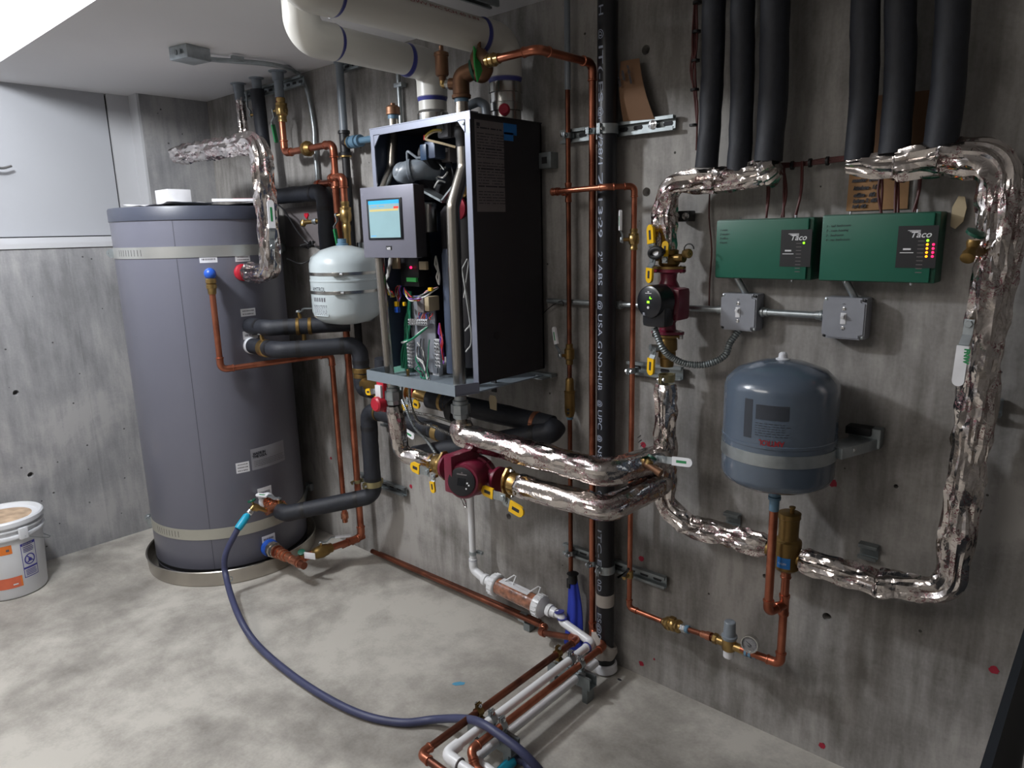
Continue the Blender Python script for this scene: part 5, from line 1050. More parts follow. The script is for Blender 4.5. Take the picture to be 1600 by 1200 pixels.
# manifold: upper boiler pump, red, seen between foams
mp_ = thing('circulator_pump', 'small red pump half hidden under the left end of the boiler', 'pump', (1.6032,-0.1800,0.8995))
q = V3((1.6320,-0.2000,0.8940)); g = M(); g.box(q, (.045, .05, .13), 'red_plastic', bev=.006); g.lathe(q + Vector((0, -.02, -.03)), (0, -1, 0), [(0, .03), (.03, .03), (.036, .024)], 'red_plastic'); g.build('pump_body', 'red_plastic', mp_)
g = M(); g.box(q + Vector((.0, -.03, .02)), (.034, .012, .05), 'sticker_white', bev=.001); g.build('label_plate', 'sticker_white', mp_)
mv = thing('flange_valve', 'brass flange valve with yellow levers left of the small red pump', 'valve', (1.5142,-0.1600,0.8975))
a = V3((1.4181,-0.1400,0.9009)); b = V3((1.5866,-0.1800,0.9000)); g = M(); g.lathe(a, b - a, [(0, .026), (.01, .028), (.03, .024), (.05, .03), ((b - a).length, .034)], 'brass_dull', 16); g.build('valve_body', 'brass_dull', mv)
lever(mv, (1.5922,-0.2000,0.9071), (0, -1, 0), (-1, 0, -.15), .045, grip='yellow', w=.022, gl=.7, rise=.01); lever(mv, (1.6168,-0.2000,0.9051), (0, -1, 0), (-.1, 0, -1), .04, grip='yellow', w=.022, gl=.7, rise=.01)
mv2 = thing('flange_valve', 'brass flange valve with yellow levers right of the small red pump', 'valve', (1.7931,-0.1600,0.9136))
a = V3((1.7518,-0.1700,0.9175)); b = V3((1.8669,-0.1700,0.9079)); g = M(); g.lathe(a, b - a, [(0, .036), (.006, .038), (.008, .026), (.03, .030), (.05, .030), (.06, .024), ((b - a).length, .024)], 'brass', 16); g.build('valve_body', 'brass', mv2)
g = M(); g.prism([(-.012, -.035), (.004, -.038), (.014, .03), (.0, .036)], (1.7880,-0.2000,0.9280), (1, 0, 0), (0, 0, 1), (0, .03, 0), 'red_plastic'); g.build('flange', 'red_plastic', mv2)
lever(mv2, (1.8052,-0.2100,0.9020), (0, -1, 0), (-.3, 0, -1), .035, grip='yellow', w=.022, gl=.7, rise=.01); lever(mv2, (1.8314,-0.2100,0.9032), (0, -1, 0), (1, 0, -.2), .05, grip='yellow', w=.024, gl=.7, rise=.01)
# foam pipe line going right and looping back
f1 = thing('foam_insulated_pipe', 'black foam insulated pipe under the boiler that turns back towards the red pump', 'pipe', (2.3566,-0.1200,0.8702))
g0 = V3((1.8669,-0.1700,0.9079)); g1 = V3((2.0695,-0.1400,0.8872)); g2 = V3((2.4042,-0.1200,0.8715)); g3 = V3((1.8779,-0.2700,0.7062))
g2 = Vector((g2.x, -.10, g2.z)); 
foam_run(f1, [g0, g2], .037)
foam_run(f1, [g2 + (g2 - g0).normalized() * .012, g2 + Vector((.02, -.035, -.012)), g3], .037, rc=.03)
q = g0.lerp(g2, .11); d = (g2 - g0).normalized(); g = M(); g.lathe(q, d, [(0, .036), (.001, .039), (.014, .038), (.016, .030), (.03, .036), (.032, .038), (.034, .036)], 'brass', 14); g.build('brass_collar', 'brass', f1)
q = g2 - d * .075; g = M(); g.lathe(q, d, [(0, .036), (.001, .039), (.016, .0395), (.018, .036)], 'copper_bright', 20); g.build('copper_collar', 'copper_bright', f1)
g = M(); q = V3((1.9936,-0.1900,0.8957)); g.lathe(q, (.9, .2, -.3), [(0, .036), (.01, .045), (.035, .045), (.04, .03)], 'rubber_black', 20); g.build('end_piece', 'rubber_black', f1)
f2 = thing('foam_insulated_pipe', 'lower black foam insulated pipe behind the braided cables under the boiler', 'pipe', (1.7145,-0.1200,0.7488))
foam_run(f2, [(1.5620,-0.1200,0.7783), (1.8675,-0.1200,0.7595), (1.9852,-0.1300,0.7623)], .034)
q = V3((1.8341,-0.1200,0.7589)); d = V3((1.8675,-0.1200,0.7595)) - V3((1.5620,-0.1200,0.7783)); M().lathe(q, d, [(0, .033), (.001, .0365), (.03, .0365), (.031, .033)], 'brass').build('brass_collar', 'brass', f2)
lever(f2, (1.6992,-0.1600,0.7607), (0, -1, .1), (1, 0, -.27), .085, grip='sticker_white', w=.02, gl=.7, rise=.008)
f3 = thing('foam_insulated_pipe', 'short black foam insulated pipe from the brass collar down to the yellow levered valve', 'pipe', (1.3952,-0.1300,0.8962))
xq = 1.3865; foam_run(f3, [(xq, -.13, 0.9241), (xq, -.13, 0.8762), V3((1.4867,-0.1500,0.8838))], .034, rc=.03)
# upper white foam stub behind the ss pipe
g = M(); g.cyl((1.6264,-0.2000,1.0417), (1.6185,-0.2000,0.9630), .030, 'foam'); g.build('foam_sleeve', 'foam', label='short upright black foam sleeve behind the boiler front left', cat='pipe')
strut('strut_channel', 'strut channel on the wall behind the pipes under the boiler', (1.3635, -.012, 0.7040), (1.9239, -.012, 0.7040), (0, -1, 0), group='strut channels')
# flexible braided cables
for i, (pts, r, lab) in enumerate([([(1.8646,-0.3000,0.9905), (1.8594,-0.3000,0.9321), (1.8814,-0.3000,0.8917), (1.9109,-0.2900,0.8262), (1.9782,-0.2900,0.7847), (2.0552,-0.3100,0.7424)], .0055, 'flexible metal cable from the boiler tray to the large red pump'),
    ([(1.8836,-0.2800,0.9846), (1.8821,-0.2800,0.9241), (1.8963,-0.2800,0.8777), (1.9022,-0.2600,0.8376), (1.9163,-0.2200,0.8187), (2.0240,-0.1800,0.7812)], .0055, 'flexible metal cable curving right under the boiler'),
    ([(1.7075,-0.2000,0.8446), (1.7796,-0.1700,0.8364), (1.8684,-0.1500,0.8307), (1.9815,-0.1500,0.8214)], .0055, 'flexible metal cable crossing behind the union nuts')]):
    pp = resample(smooth_path(pts, .01), .0022); g = M(); N_ = len(pp); g.sweep(pp, lambda f, N_=N_, r=r: r * (1 + .16 * math.sin(f * (N_ - 1) * PI / 1.5)), 'steel' if i else 'galvanised', 10); g.build('flexible_cable', 'steel', label=lab, cat='cable')
# paper tag
pt_ = thing('paper_tag', 'cream paper tag hanging below the boiler corner', 'tag', (2.2760,-0.2500,0.9852))
q = V3((2.2628,-0.2400,0.9638)); g = M(); g.prism([(-.012, .022), (.012, .022), (.018, .010), (.016, -.028), (-.014, -.026), (-.018, .010)], q, (1, 0, 0), (0, 0, 1), (0, .001, 0), 'tag_cream'); g.build('card', 'tag_cream', pt_)
g = M(); g.box(q + Vector((.0, .008, .060)), (.022, .006, .055), 'rubber_black', bev=.002); g.build('strap', 'rubber_black', pt_)
g = M(); a = V3((2.2015,-0.0300,1.0275)); g.box((a.x + .07, -.02, a.z), (.16, .03, .012), 'strut_steel'); g.box((a.x + .08, -.05, a.z - .005), (.13, .06, .003), 'strut_steel'); g.lathe((a.x + .10, -.055, a.z), (0, 0, 1), [(0, .008), (.004, .008)], 'chrome', 6); g.build('boiler_wall_bracket', 'strut_steel', label='flat steel wall bracket under the boiler right side', cat='bracket')
# ---- foil wrapped lines and the big red pump
fu = thing('foil_wrapped_pipe', 'upper of the two long foil wrapped pipes from the boiler to the wall', 'pipe', (2.7442,-0.3000,0.8322))
u0 = Vector((rx2, -.345, ur.z - .035)); u1 = V3((2.2170,-0.3450,0.8554)); u2 = V3((2.7553,-0.3000,0.8346)); u3 = V3((2.8377,-0.1000,0.8490))
foil_run(fu, [u0, (rx2, -.345, u1.z + .01), u2, u3], .041, 21, amp=.11, rc=.05)
M().lathe(u0 + Vector((0, 0, .012)), (0, 0, -1), [(0, .020), (.04, .020)], 'stainless').build('pipe_end', 'stainless', fu)
fl_ = thing('foil_wrapped_pipe', 'thin foil wrapped bend from the boiler left union down to the red pump', 'pipe', (1.8424,-0.3300,0.8677))
w0 = Vector((lx2, -.37, ul.z - .025)); w1 = V3((1.8483,-0.3300,0.7308)); w2 = V3((2.0796,-0.3300,0.7314)); 
foil_run(fl_, [w0, (lx2, -.35, w1.z + .005), (w2.x, -.33, w2.z)], .031, 22, amp=.16, rc=.04)
fd = thing('foil_wrapped_pipe', 'lower of the two long foil wrapped pipes, right of the red pump', 'pipe', (2.7446,-0.3000,0.7242))
d0 = V3((2.4381,-0.3300,0.7377)); d1 = V3((2.7625,-0.3000,0.7268)); d2 = V3((2.8397,-0.1000,0.7724))
foil_run(fd, [d0, d1, d2], .039, 23, amp=.11, rc=.05)
# large red pump
pm = thing('circulator_pump', 'large burgundy circulator pump with black dial between two foil wrapped pipes', 'pump', (2.2647,-0.3600,0.7336))
ax = (d0 - V3(w2)).normalized(); q = V3((2.2618,-0.3300,0.7334)); dm = (V3((2.3197,-0.4650,0.7545)) - q).normalized()
g = M(); g.lathe(V3(w2) + ax * .035, ax, [(0, .030), (.004, .044), (.014, .044), (.018, .026), (.06, .030)], 'pump_red', 24); g.lathe(V3(d0) - ax * .062, -ax, [(0, .030), (.004, .044), (.014, .044), (.018, .026), (.06, .030)], 'pump_red', 24)
g.ball(q + Vector((0, .02, 0)), .056, 'pump_red', 24, (1.15, .8, 1.0)); g.lathe(q + Vector((0, .005, 0)), dm, [(0, .066), (.03, .066), (.034, .060), (.12, .058), (.128, .052)], 'pump_red', 36)
for k in range(8): a = 2 * PI * k / 8; uu, vv, _ = frame(dm); c = q + (uu * math.cos(a) + vv * math.sin(a)) * .064; g.box(c + dm * .02, (.008, .03, .008), 'pump_red')
g.build('motor_housing', 'pump_red', pm)
fc_ = q + dm * .134; g = M(); g.lathe(fc_ - dm * .008, dm, [(0, .046), (.002, .046), (.003, .043)], 'plastic_black', 32); dl = g.build('dial', 'plastic_black', pm)
uu = Vector((1, 0, 0)) - dm * dm.x; uu.normalize(); vv = (-dm).cross(uu) if (-dm).cross(uu).z > 0 else dm.cross(uu)
g = M(); g.prism([(-.013, -.012), (.013, -.012), (.013, .012), (-.013, .012)], fc_ - dm * .0045, uu, vv, dm * .001, 'screen_body'); g.prism([(-.017, .022), (.017, .022), (.017, .026), (-.017, .026)], fc_ - dm * .0045, uu, vv, dm * .0008, 'sticker_grey'); g.prism([(-.004, .028), (.004, .028), (0, .033)], fc_ - dm * .0045, uu, vv, dm * .0008, 'sticker_grey')
for a, b in ((.018, -.004), (.024, -.010), (.016, -.022)): g.prism([(a, b), (a + .005, b), (a + .005, b + .005), (a, b + .005)], fc_ - dm * .0045, uu, vv, dm * .0008, 'sticker_white')
g.build('dial_marks', 'sticker_grey', dl)
bxc = V3((2.2767,-0.4650,0.7661)); g = M(); g.box(bxc + Vector((-.012, .070, .004)), (.036, .130, .124), 'pump_red', None, .006); g.build('terminal_box', 'pump_red', pm)
g = M(); q2 = V3((2.2832,-0.4200,0.6673)); g.sweep([q2 + Vector((-.012, 0, .022)), q2 + Vector((.006, 0, -.008)), q2 + Vector((.018, 0, -.012)), q2 + Vector((.016, .0, .006)), q2 + Vector((.004, 0, .016))], .0025, 'chrome', 8); g.build('wire_bail', 'chrome', pm)
for nm, base, sgn, lab, l1, l2 in (('flange_valve', w2, 1, 'brass flange valve with yellow levers left of the burgundy pump', (-1, 0, .12), (.1, 0, -1)), ('flange_valve', d0, -1, 'brass flange valve with two yellow levers right of the burgundy pump', (-1, 0, .1), (1, 0, -.22))):
    t = thing(nm, lab, 'valve', base); b_ = V3(base); dd = ax * sgn; g = M()
    g.lathe(b_ - dd * .035, dd, [(0, .028), (.004, .034), (.012, .034), (.016, .030), (.03, .036), (.046, .037), (.056, .030), (.060, .03)], 'brass', 20); uu_, vv_, _ = frame(dd)
    g.prism([(math.cos(2 * PI * k / 24) * (.046 if k % 12 not in (0, 1, 11) else .052), math.sin(2 * PI * k / 24) * .036) for k in range(24)], b_ + dd * .025, vv_, uu_, dd * .008, 'brass'); 
    for s_ in (-1, 1): g.hexa(b_ + vv_ * .041 * s_ + dd * .030, b_ + vv_ * .041 * s_ + dd * .014, .0075, 'chrome')
    g.build('valve_body', 'brass', t)
    sp = b_ + Vector((0, -.038, -.014)); sp2 = b_ + Vector((0, -.03, -.026))
    if sgn > 0: lever(t, sp, (0, -1, 0), l1, .075, grip='yellow', w=.030, gl=.62, rise=.006); lever(t, sp2 + Vector((.022, 0, -.004)), (0, -1, 0), l2, .05, grip='yellow', w=.018, gl=.8, rise=.008)
    else: lever(t, sp + Vector((-.005, 0, -.014)), (0, -1, 0), l1, .085, grip='yellow', w=.028, gl=.6, rise=.004); lever(t, sp2 + Vector((.0, 0, -.016)), (0, -1, 0), l2, .078, grip='yellow', w=.030, gl=.75, rise=.008)
# ---- white condensate drain, neutraliser
wd_ = thing('condensate_drain_pipe', 'white plastic condensate drain dropping beside the red pump to the floor run', 'pipe', (1.9671,-0.0700,0.4383))
xw = 1.9746; yw_ = -.08; nz0 = V3((2.0353,-0.0800,0.1749)); nz1 = V3((2.3932,-0.0800,0.1592))
sl = (nz1 - nz0).normalized()
zlow = 0.1855
M().sweep(fillet([(xw, yw_, 0.8593), (xw, yw_, zlow + .045), (xw - .0, yw_, zlow + .01), nz0 + sl * .03], .02), .0133, 'pvc_white', 20).build('pipe', 'pvc_white', wd_)
g = M(); g.sweep(fillet([(xw, yw_, zlow + .060), (xw, yw_, zlow + .012), nz0 - sl * .0], .025), .0168, 'pvc_white', 22); g.build('elbow', 'pvc_white', wd_)
for z in (0.2389,): M().lathe((xw, yw_, z), (0, 0, 1), [(0, .0172), (.004, .0150), (.006, .0134)], 'primer_purple').build('primer_ring', 'primer_purple', wd_)
g = M(); q = (xw + .0, yw_, 0.2699); g.lathe(q, (0, 0, 1), [(-.007, .0134), (-.007, .0150), (.007, .0150), (.007, .0134)], 'galvanised'); g.box((q[0] + .02, q[1] + .02, q[2]), (.03, .012, .012), 'galvanised'); g.build('pipe_strap', 'galvanised', wd_)
g = M(); q = V3((2.0172,-0.1000,0.7025)); g.cyl((xw, yw_, q.z + .004), (xw + .13, yw_, q.z - .006), .0133, 'pvc_white'); g.lathe((xw, yw_, q.z + .004), (1, 0, 0), [(.0, .0165), (.03, .0165), (.032, .0145), (.034, .0134)], 'pvc_white'); g.build('branch_pipe', 'pvc_white', wd_)
M().lathe((xw + .032, yw_, q.z + .003), (1, 0, 0), [(0, .017), (.004, .0145)], 'primer_purple').build('primer_ring', 'primer_purple', wd_)
nt_ = thing('condensate_neutralizer', 'clear tube condensate neutralizer full of brown stones with white screw ends', 'neutralizer', nz0)
Ln = (nz1 - nz0).length
def segl(a, b): return nz0 + sl * (Ln * a), nz0 + sl * (Ln * b)
a, b = segl(.20, .76); M().cyl(a, b, .033, 'clear_media', 36).build('clear_tube', 'clear_media', nt_)
for a_, s_ in ((.10, 1), (.86, -1)):
    q = nz0 + sl * (Ln * a_); g = M(); g.lathe(q, sl * s_, [(0, .018), (.004, .032), (.010, .041), (.036, .043), (.040, .040), (.042, .034)], 'pvc_white', 36)
    for k in range(18): an = 2 * PI * k / 18; uu_, vv_, _ = frame(sl); c = q + sl * s_ * .024 + (uu_ * math.cos(an) + vv_ * math.sin(an)) * .0425; g.cyl(c - sl * .011, c + sl * .011, .0022, 'pvc_white', 6)
    g.build('screw_cap', 'pvc_white', nt_)
for a_ in (.02, .93):
    q = nz0 + sl * (Ln * a_); M().lathe(q - sl * .012, sl, [(0, .016), (.002, .023), (.018, .024), (.020, .019), (.04, .018)], 'pvc_white', 12, smooth=False).build('union_nut', 'pvc_white', nt_)
a, b = segl(.26, .66); g = M(); g.add([a + Vector((0, -.016, .030)), b + Vector((0, -.016, .030)), b + Vector((0, .016, .030)), a + Vector((0, .016, .030)), a + Vector((0, -.016, .033)), b + Vector((0, -.016, .033)), b + Vector((0, .016, .033)), a + Vector((0, .016, .033))], [(3, 2, 1, 0), (4, 5, 6, 7), (0, 1, 5, 4), (1, 2, 6, 5), (2, 3, 7, 6), (3, 0, 4, 7)], 'sticker_white', False); g.build('label_strip', 'sticker_white', nt_)
for a_ in (.36, .70):
    q = nz0 + sl * (Ln * a_) + Vector((0, 0, .033)); g = M(); g.sweep([q - sl * .02, q + sl * .012 + Vector((0, .02, .028)), q + sl * .022 + Vector((0, .02, .028)), q + sl * .022 + Vector((0, 0, .0))], .0028, 'pvc_white', 8); g.build('bracket_clip', 'pvc_white', nt_)
# ---- the three pipes crossing the floor
FB = (2.5008,-0.2139,0.1200); FWt = (2.5456,-0.1866,0.1200); FC = (2.6065,-0.1932,0.1200)
xb, xw2, xc2 = (2.5168,-0.5756,0.1200)[0], (2.5705,-0.5194,0.1200)[0], (2.6119,-0.4538,0.1200)[0]
fz = .12
w2p = thing('condensate_drain_pipe', 'white plastic drain crossing the floor between two copper pipes', 'pipe', (xw2, -.5, fz))
e0 = nz1; yE = -0.8063; 
M().sweep(fillet([nz1 - sl * .03, nz1 + sl * .03, (nz1.x + .035, -.085, fz + .02), (xw2, -.10, fz), (xw2, -.14, fz)], .02), .0150, 'pvc_white', 20).build('pipe', 'pvc_white', w2p)
yC = (2.5345,-0.6957,0.1200)[1]; 
yW = (2.5442,-0.7945,0.1200)[1]; yB = (2.5285,-0.8394,0.1200)[1]; yC2 = (2.6110,-0.7384,0.1200)[1]
M().sweep(fillet([(xw2, -.12, fz), (xw2, yW, fz), (xw2 + .40, yW, fz)], .024), .0134, 'pvc_white', 20).build('pipe', 'pvc_white', w2p)
M().sweep(fillet([(xw2, yW + .05, fz), (xw2, yW, fz), (xw2 + .055, yW, fz)], .022), .0175, 'pvc_white', 22).build('elbow', 'pvc_white', w2p)
for p, d in (((nz1.x + .020, -.083, fz + .055), (.2, 0, -1)), ((nz1.x + .034, -.085, fz + .035), (.1, 0, -1)), ((xw2, -.13, fz), (0, -1, 0)), ((xw2 + .055, yW, fz), (1, 0, 0))): M().lathe(p, d, [(0, .0180), (.003, .0180), (.005, .0140)], 'primer_purple' if p[0] != xw2 + .055 else 'sticker_grey').build('primer_ring', 'primer_purple', w2p)
cb_ = thing('copper_pipe', 'tarnished copper pipe along the wall base that turns across the floor', 'pipe', (xb, -.5, fz))
zc0 = (2.3216,-0.0607,0.0550)[2]; yk = -.035
s0_ = V3((1.1667,-0.0400,0.0327)); kx = 2.3066
copper_run(cb_, [(x0 + .02, -.04, s0_.z + .01), (kx, -.04, 0.0521), (kx + .012, -.055, .06), (kx + .02, -.09, .06), (xb, -.11, fz), (xb, yB, fz), (xb + .40, yB, fz)], .0112, 'copper_dark', 'copper', rc=.018)
cc_ = thing('copper_pipe', 'lower copper pipe running along the base of the wall behind the drain', 'pipe', (2.0, -.02, .05))
copper_run(cc_, [(x0 + .05, -.018, s0_.z - .002), (kx - .04, -.018, 0.0521 - .006)], .0105, 'copper_dark')
c3 = thing('copper_pipe', 'copper pipe crossing the floor nearest the black stack', 'pipe', (xc2, -.5, fz))
copper_run(c3, [(xx, -.055, .20), (xx, -.055, .135), (xc2, -.09, fz), (xc2, yC2, fz), (xc2 + .03, yC2 - .012, fz - .03), (xc2 + .10, yC2 - .012, fz - .05), (xc2 + .4, yC2 - .012, fz - .05)], .0112, 'copper', rc=.018)
c4 = thing('drain_line', 'second white plastic pipe lying low between the floor pipes', 'pipe', (xw2 + .03, -.5, .06))
M().sweep(fillet([(xw2 + .036, -.13, .075), (xw2 + .036, yC2 + .02, .075), (xw2 + .46, yC2 + .015, .05)], .02), .0134, 'pvc_white', 18).build('pipe', 'pvc_white', c4)
for nm, yy in (('far', (2.6168,-0.2396,0.1200)[1] + .02), ('near', (2.6180,-0.5728,0.1200)[1])):
    pass
sy1 = (2.5396,-0.2250,0.1200)[1]; sy2 = (2.5172,-0.6093,0.1200)[1]
for yy, w_ in ((sy1, 'at the foot of the black stack'), (sy2, 'under the hose')):
    STR = strut('strut_channel', 'low strut under the three floor pipes ' + w_, (xb - .03, yy, .052), (xc2 + .05, yy, .052), (0, 0, 1), h=.041, group='strut channels')
    so = bpy.data.objects[-1] if False else STR
    for fx in (xb - .01, xc2 + .03): M().box((fx, yy, .026), (.02, .04, .052), 'strut_steel').build('foot', 'strut_steel', so)
    for px, mm, rr, nn_ in ((xb, 'brass_dull', .0125, 'tarnished copper pipe'), (xw2, 'galvanised', .0145, 'white drain'), (xc2, 'galvanised', .0125, 'right copper pipe')):
        clamp('pipe_clamp', 'bolted clamp on the %s %s' % (nn_, w_), (px, yy, fz), (0, 1, 0), rr, (0, 0, -1), mm, w=.020)
q = V3((2.1908,-0.0650,0.0500)); g = M(); g.box((q.x, -.03, .045), (.035, .03, .03), 'galvanised', bev=.004); g.box((q.x + .03, -.03, .018), (.03, .03, .03), 'strut_steel'); g.build('pipe_clamp', 'galvanised', label='small metal clamp holding the wall base pipe below the neutralizer', cat='clamp', group='strut clamps')
# blue cloth
q = V3((2.4501,-0.0500,0.3003)); zt2, zb2 = q.z, 0.0325; g = M(); n = 26; vs = []; fs = []
for i in range(24):
    f_ = i / 23; z = zt2 + (zb2 - zt2) * f_; rr = .012 + .018 * f_ ** .8
    for k in range(n): a = 2 * PI * k / n; r_ = rr * (1 + .18 * math.sin(4 * a + f_ * 2)); vs.append((q.x + .006 * math.sin(f_ * 4) + math.cos(a) * r_ * 1.25 + .006 * f_, q.y + math.sin(a) * r_ * .75, z))
for i in range(23):
    for k in range(n): a = i * n + k; b = i * n + (k + 1) % n; fs.append((a, b, b + n, a + n))
bl = thing('blue_cloth', 'blue cloth tied with black tape on the end of the thin copper pipe', 'cloth', (q.x, q.y, zb2)); g.add(vs, fs, 'cloth_blue'); g.build('fabric', 'cloth_blue', bl)
g = M(); g.lathe((q.x, q.y, zt2 - .012), (0, 0, 1), [(0, .017), (.004, .018), (.03, .015), (.034, .022), (.038, .012)], 'rubber_black', 14); g.box((q.x - .012, q.y - .01, zt2 - .016), (.012, .006, .035), 'rubber_black'); g.build('tape', 'rubber_black', bl)
# ================================================================== BLACK WASTE STACK AND WALL PIPES
ax_, ay_ = 2.5923, -.055
stk = thing('waste_stack', 'black plastic waste stack with white printed lettering running from ceiling to floor', 'pipe', (ax_, ay_, 0))
AR = .0302
M().cyl((ax_, ay_, .0), (ax_, ay_, HS), AR, 'abs_black', 40).build('pipe', 'abs_black', stk)
g = M(); zc = 0.2789; g.lathe((ax_, ay_, zc - .022), (0, 0, 1), [(0, AR), (.0, AR + .0015), (.044, AR + .0015), (.044, AR)], 'wrap_grey', 40); g.build('paper_band', 'wrap_grey', stk)
n = 40; vs = []; fs = []; zt3 = 0.0885
pa = math.atan2(_l[1] - ay_, _l[0] - ax_)
for i, (rr, zz) in enumerate([(AR + .001, 1.), (AR + .012, .95), (AR + .014, .45), (AR + .006, .0)]):
    for k in range(n):
        a = 2 * PI * k / n; tilt = .028 * math.cos(a - pa + 1.4); vs.append((ax_ + math.cos(a) * rr * (1.15 if math.cos(a - pa + 1.5) > .3 and i else 1), ay_ + math.sin(a) * rr, .058 + (.062 + tilt) * zz + (.002 * math.sin(5 * a))))
for i in range(3):
    for k in range(n): a = i * n + k; b = i * n + (k + 1) % n; fs.append((a, b, b + n, a + n))
M().add(vs, fs, 'wrap_grey').build('foam_collar', 'sticker_white', stk)
M().lathe((ax_, ay_, .004), (0, 0, 1), [(0, AR + .010), (.004, AR + .014), (.03, AR + .012), (.034, AR + .002)], 'sticker_white', 36).build('floor_collar', 'sticker_white', stk)
M().lathe((ax_, ay_, .034), (0, 0, 1), [(0, AR + .004), (.026, AR + .006), (.028, AR)], 'rubber_black', 36).build('black_band', 'rubber_black', stk)
la = pa - .62
sk = skin(ax_, ay_, AR + .0006)
ROWS = [(0, 2.1675), (80, 2.0301), (160, 1.8889), (240, 1.7435), (320, 1.5938), (400, 1.4397), (480, 1.2809), (560, 1.1171), (640, 0.9483), (720, 0.7740), (800, 0.5942), (880, 0.4084), (960, 0.2164), (1040, 0.0178)]
def zrow(v):
    for (v0, z0), (v1, z1) in zip(ROWS, ROWS[1:]):
        if v <= v1: return z0 + (z1 - z0) * (v - v0) / (v1 - v0)
    return ROWS[-1][1]
for v0, v1, s_ in ((10, 28, 'H'), (48, 66, '@'), (72, 168, 'IT(-ES'), (168, 192, '@r'), (213, 262, '/28/1'), (268, 296, '7 '), (303, 340, '13:'), (343, 372, '29'), (392, 408, '2"'), (412, 448, 'ABS'), (456, 466, 'I'), (468, 484, '@'), (488, 526, 'USA'), (530, 543, 'G'), (547, 612, 'NO-HUB'), (622, 634, '@'), (637, 670, 'UPC'), (676, 688, '@'), (692, 722, 'NSF'), (762, 778, 'CL'), (822, 896, 'ITC-ES'), (900, 920, '0D'), (952, 1004, 'ES@03')):
    z0, z1 = zrow(v0), zrow(v1); p = Vector((ax_ + math.cos(la) * AR, ay_ + math.sin(la) * AR, z0)); tg = Vector((-math.sin(la), math.cos(la), 0))
    text_obj('print', s_.strip(), p - tg * .012, (0, 0, -1), tg, .0185, 'abs_print', stk, 0., bend=sk, width=(z0 - z1) * (.9 if len(s_) > 1 else (.3 if s_ == 'I' else .85)), bold=.0)
# thin dark copper pipe with valve and backflow fitting
tp_ = thing('copper_pipe', 'thin tarnished copper pipe left of the tall copper riser with brass fittings', 'pipe', (2.4340,-0.0400,1.0113))
x8 = 2.4340; y8 = -.04
M().cyl((x8, y8, 1.9463), (x8, y8, HS), .0095, 'pvc_grey').build('upper_conduit', 'pvc_grey', tp_)
M().cyl((x8, y8, 0.2918), (x8, y8, 1.9463), .0080, 'copper_dark').build('pipe', 'copper_dark', tp_)
zt4 = 1.6381
tee(tp_, (x8, y8, zt4), (0, 0, 1), (0, -1, 0), .0085, 'copper', .06, .03)
g = M(); g.lathe((x8, y8, 1.1498), (0, 0, -1), [(0, .009), (.003, .012), (.014, .012), (.02, .017), (.05, .017), (.056, .012), (.07, .012), (.072, .009)], 'brass_dull', 14); vbz = 1.1107; vbo = g.build('valve_body', 'brass_dull', tp_)
lever(tp_, (x8 - .01, y8 - .012, vbz - .0), (-.4, -1, 0), (-.30, 0, 1), .095, grip='sticker_white', w=.016, gl=.62, rise=.008, mark=True)
g = M(); za = 1.0298; zb_ = 0.9857; zc = 0.8959; g.lathe((x8, y8, zc), (0, 0, 1), [(0, .010), (.003, .014), (.01, .016), (.02, .018), (zb_ - zc - .004, .018), (zb_ - zc, .020), (zb_ - zc + .004, .015), (za - zc - .004, .014), (za - zc, .012), (za - zc + .004, .0085)], 'brass_dull', 16)
g.lathe((x8 + .006, y8 - .016, zc + .03), (.3, -1, 0), [(0, .004), (.003, .004)], 'plastic_black', 8); g.lathe((x8 + .006, y8 - .016, zc + .018), (.3, -1, 0), [(0, .004), (.003, .004)], 'plastic_black', 8); g.build('backflow_preventer', 'brass_dull', tp_)
M().lathe((x8, y8, zc), (0, 0, -1), [(0, .012), (.008, .011)], 'pex_blue').build('thread_tape', 'pex_blue', tp_)
# horizontal copper crossing in front of the stack, then down the wall
hp2 = thing('copper_pipe', 'copper pipe crossing in front of the black stack and dropping to the makeup water valve', 'pipe', (2.7043,-0.0700,1.0508))
yh = -.125; ph0 = V3((2.4436,-0.1250,1.6298)); zh = zt4
x9 = 2.6935; y9 = -.062
zend = 0.2820
xk = 2.6388
copper_run(hp2, [(x8, y8 - .02, zh), (x8 - .0, yh, zh), (xk, yh, zh + .003), (x9, y9, zh + .004), (x9, y9, zend), (2.8167, y9, zend - .002)], .0085, rc=.016)
coupling(hp2, (x8 + .012, yh, zh), (1, 0, 0), .0095, .02)
ball_valve('ball_valve', 'brass ball valve with white lever on the copper pipe right of the black stack', (x9, y9, 1.4893), (0, 0, 1), .0085, (-.7, -.7, 0), (0, 0, 1), .082, 'sticker_white', l=.062, w=.014, gl=.72, rise=.006)
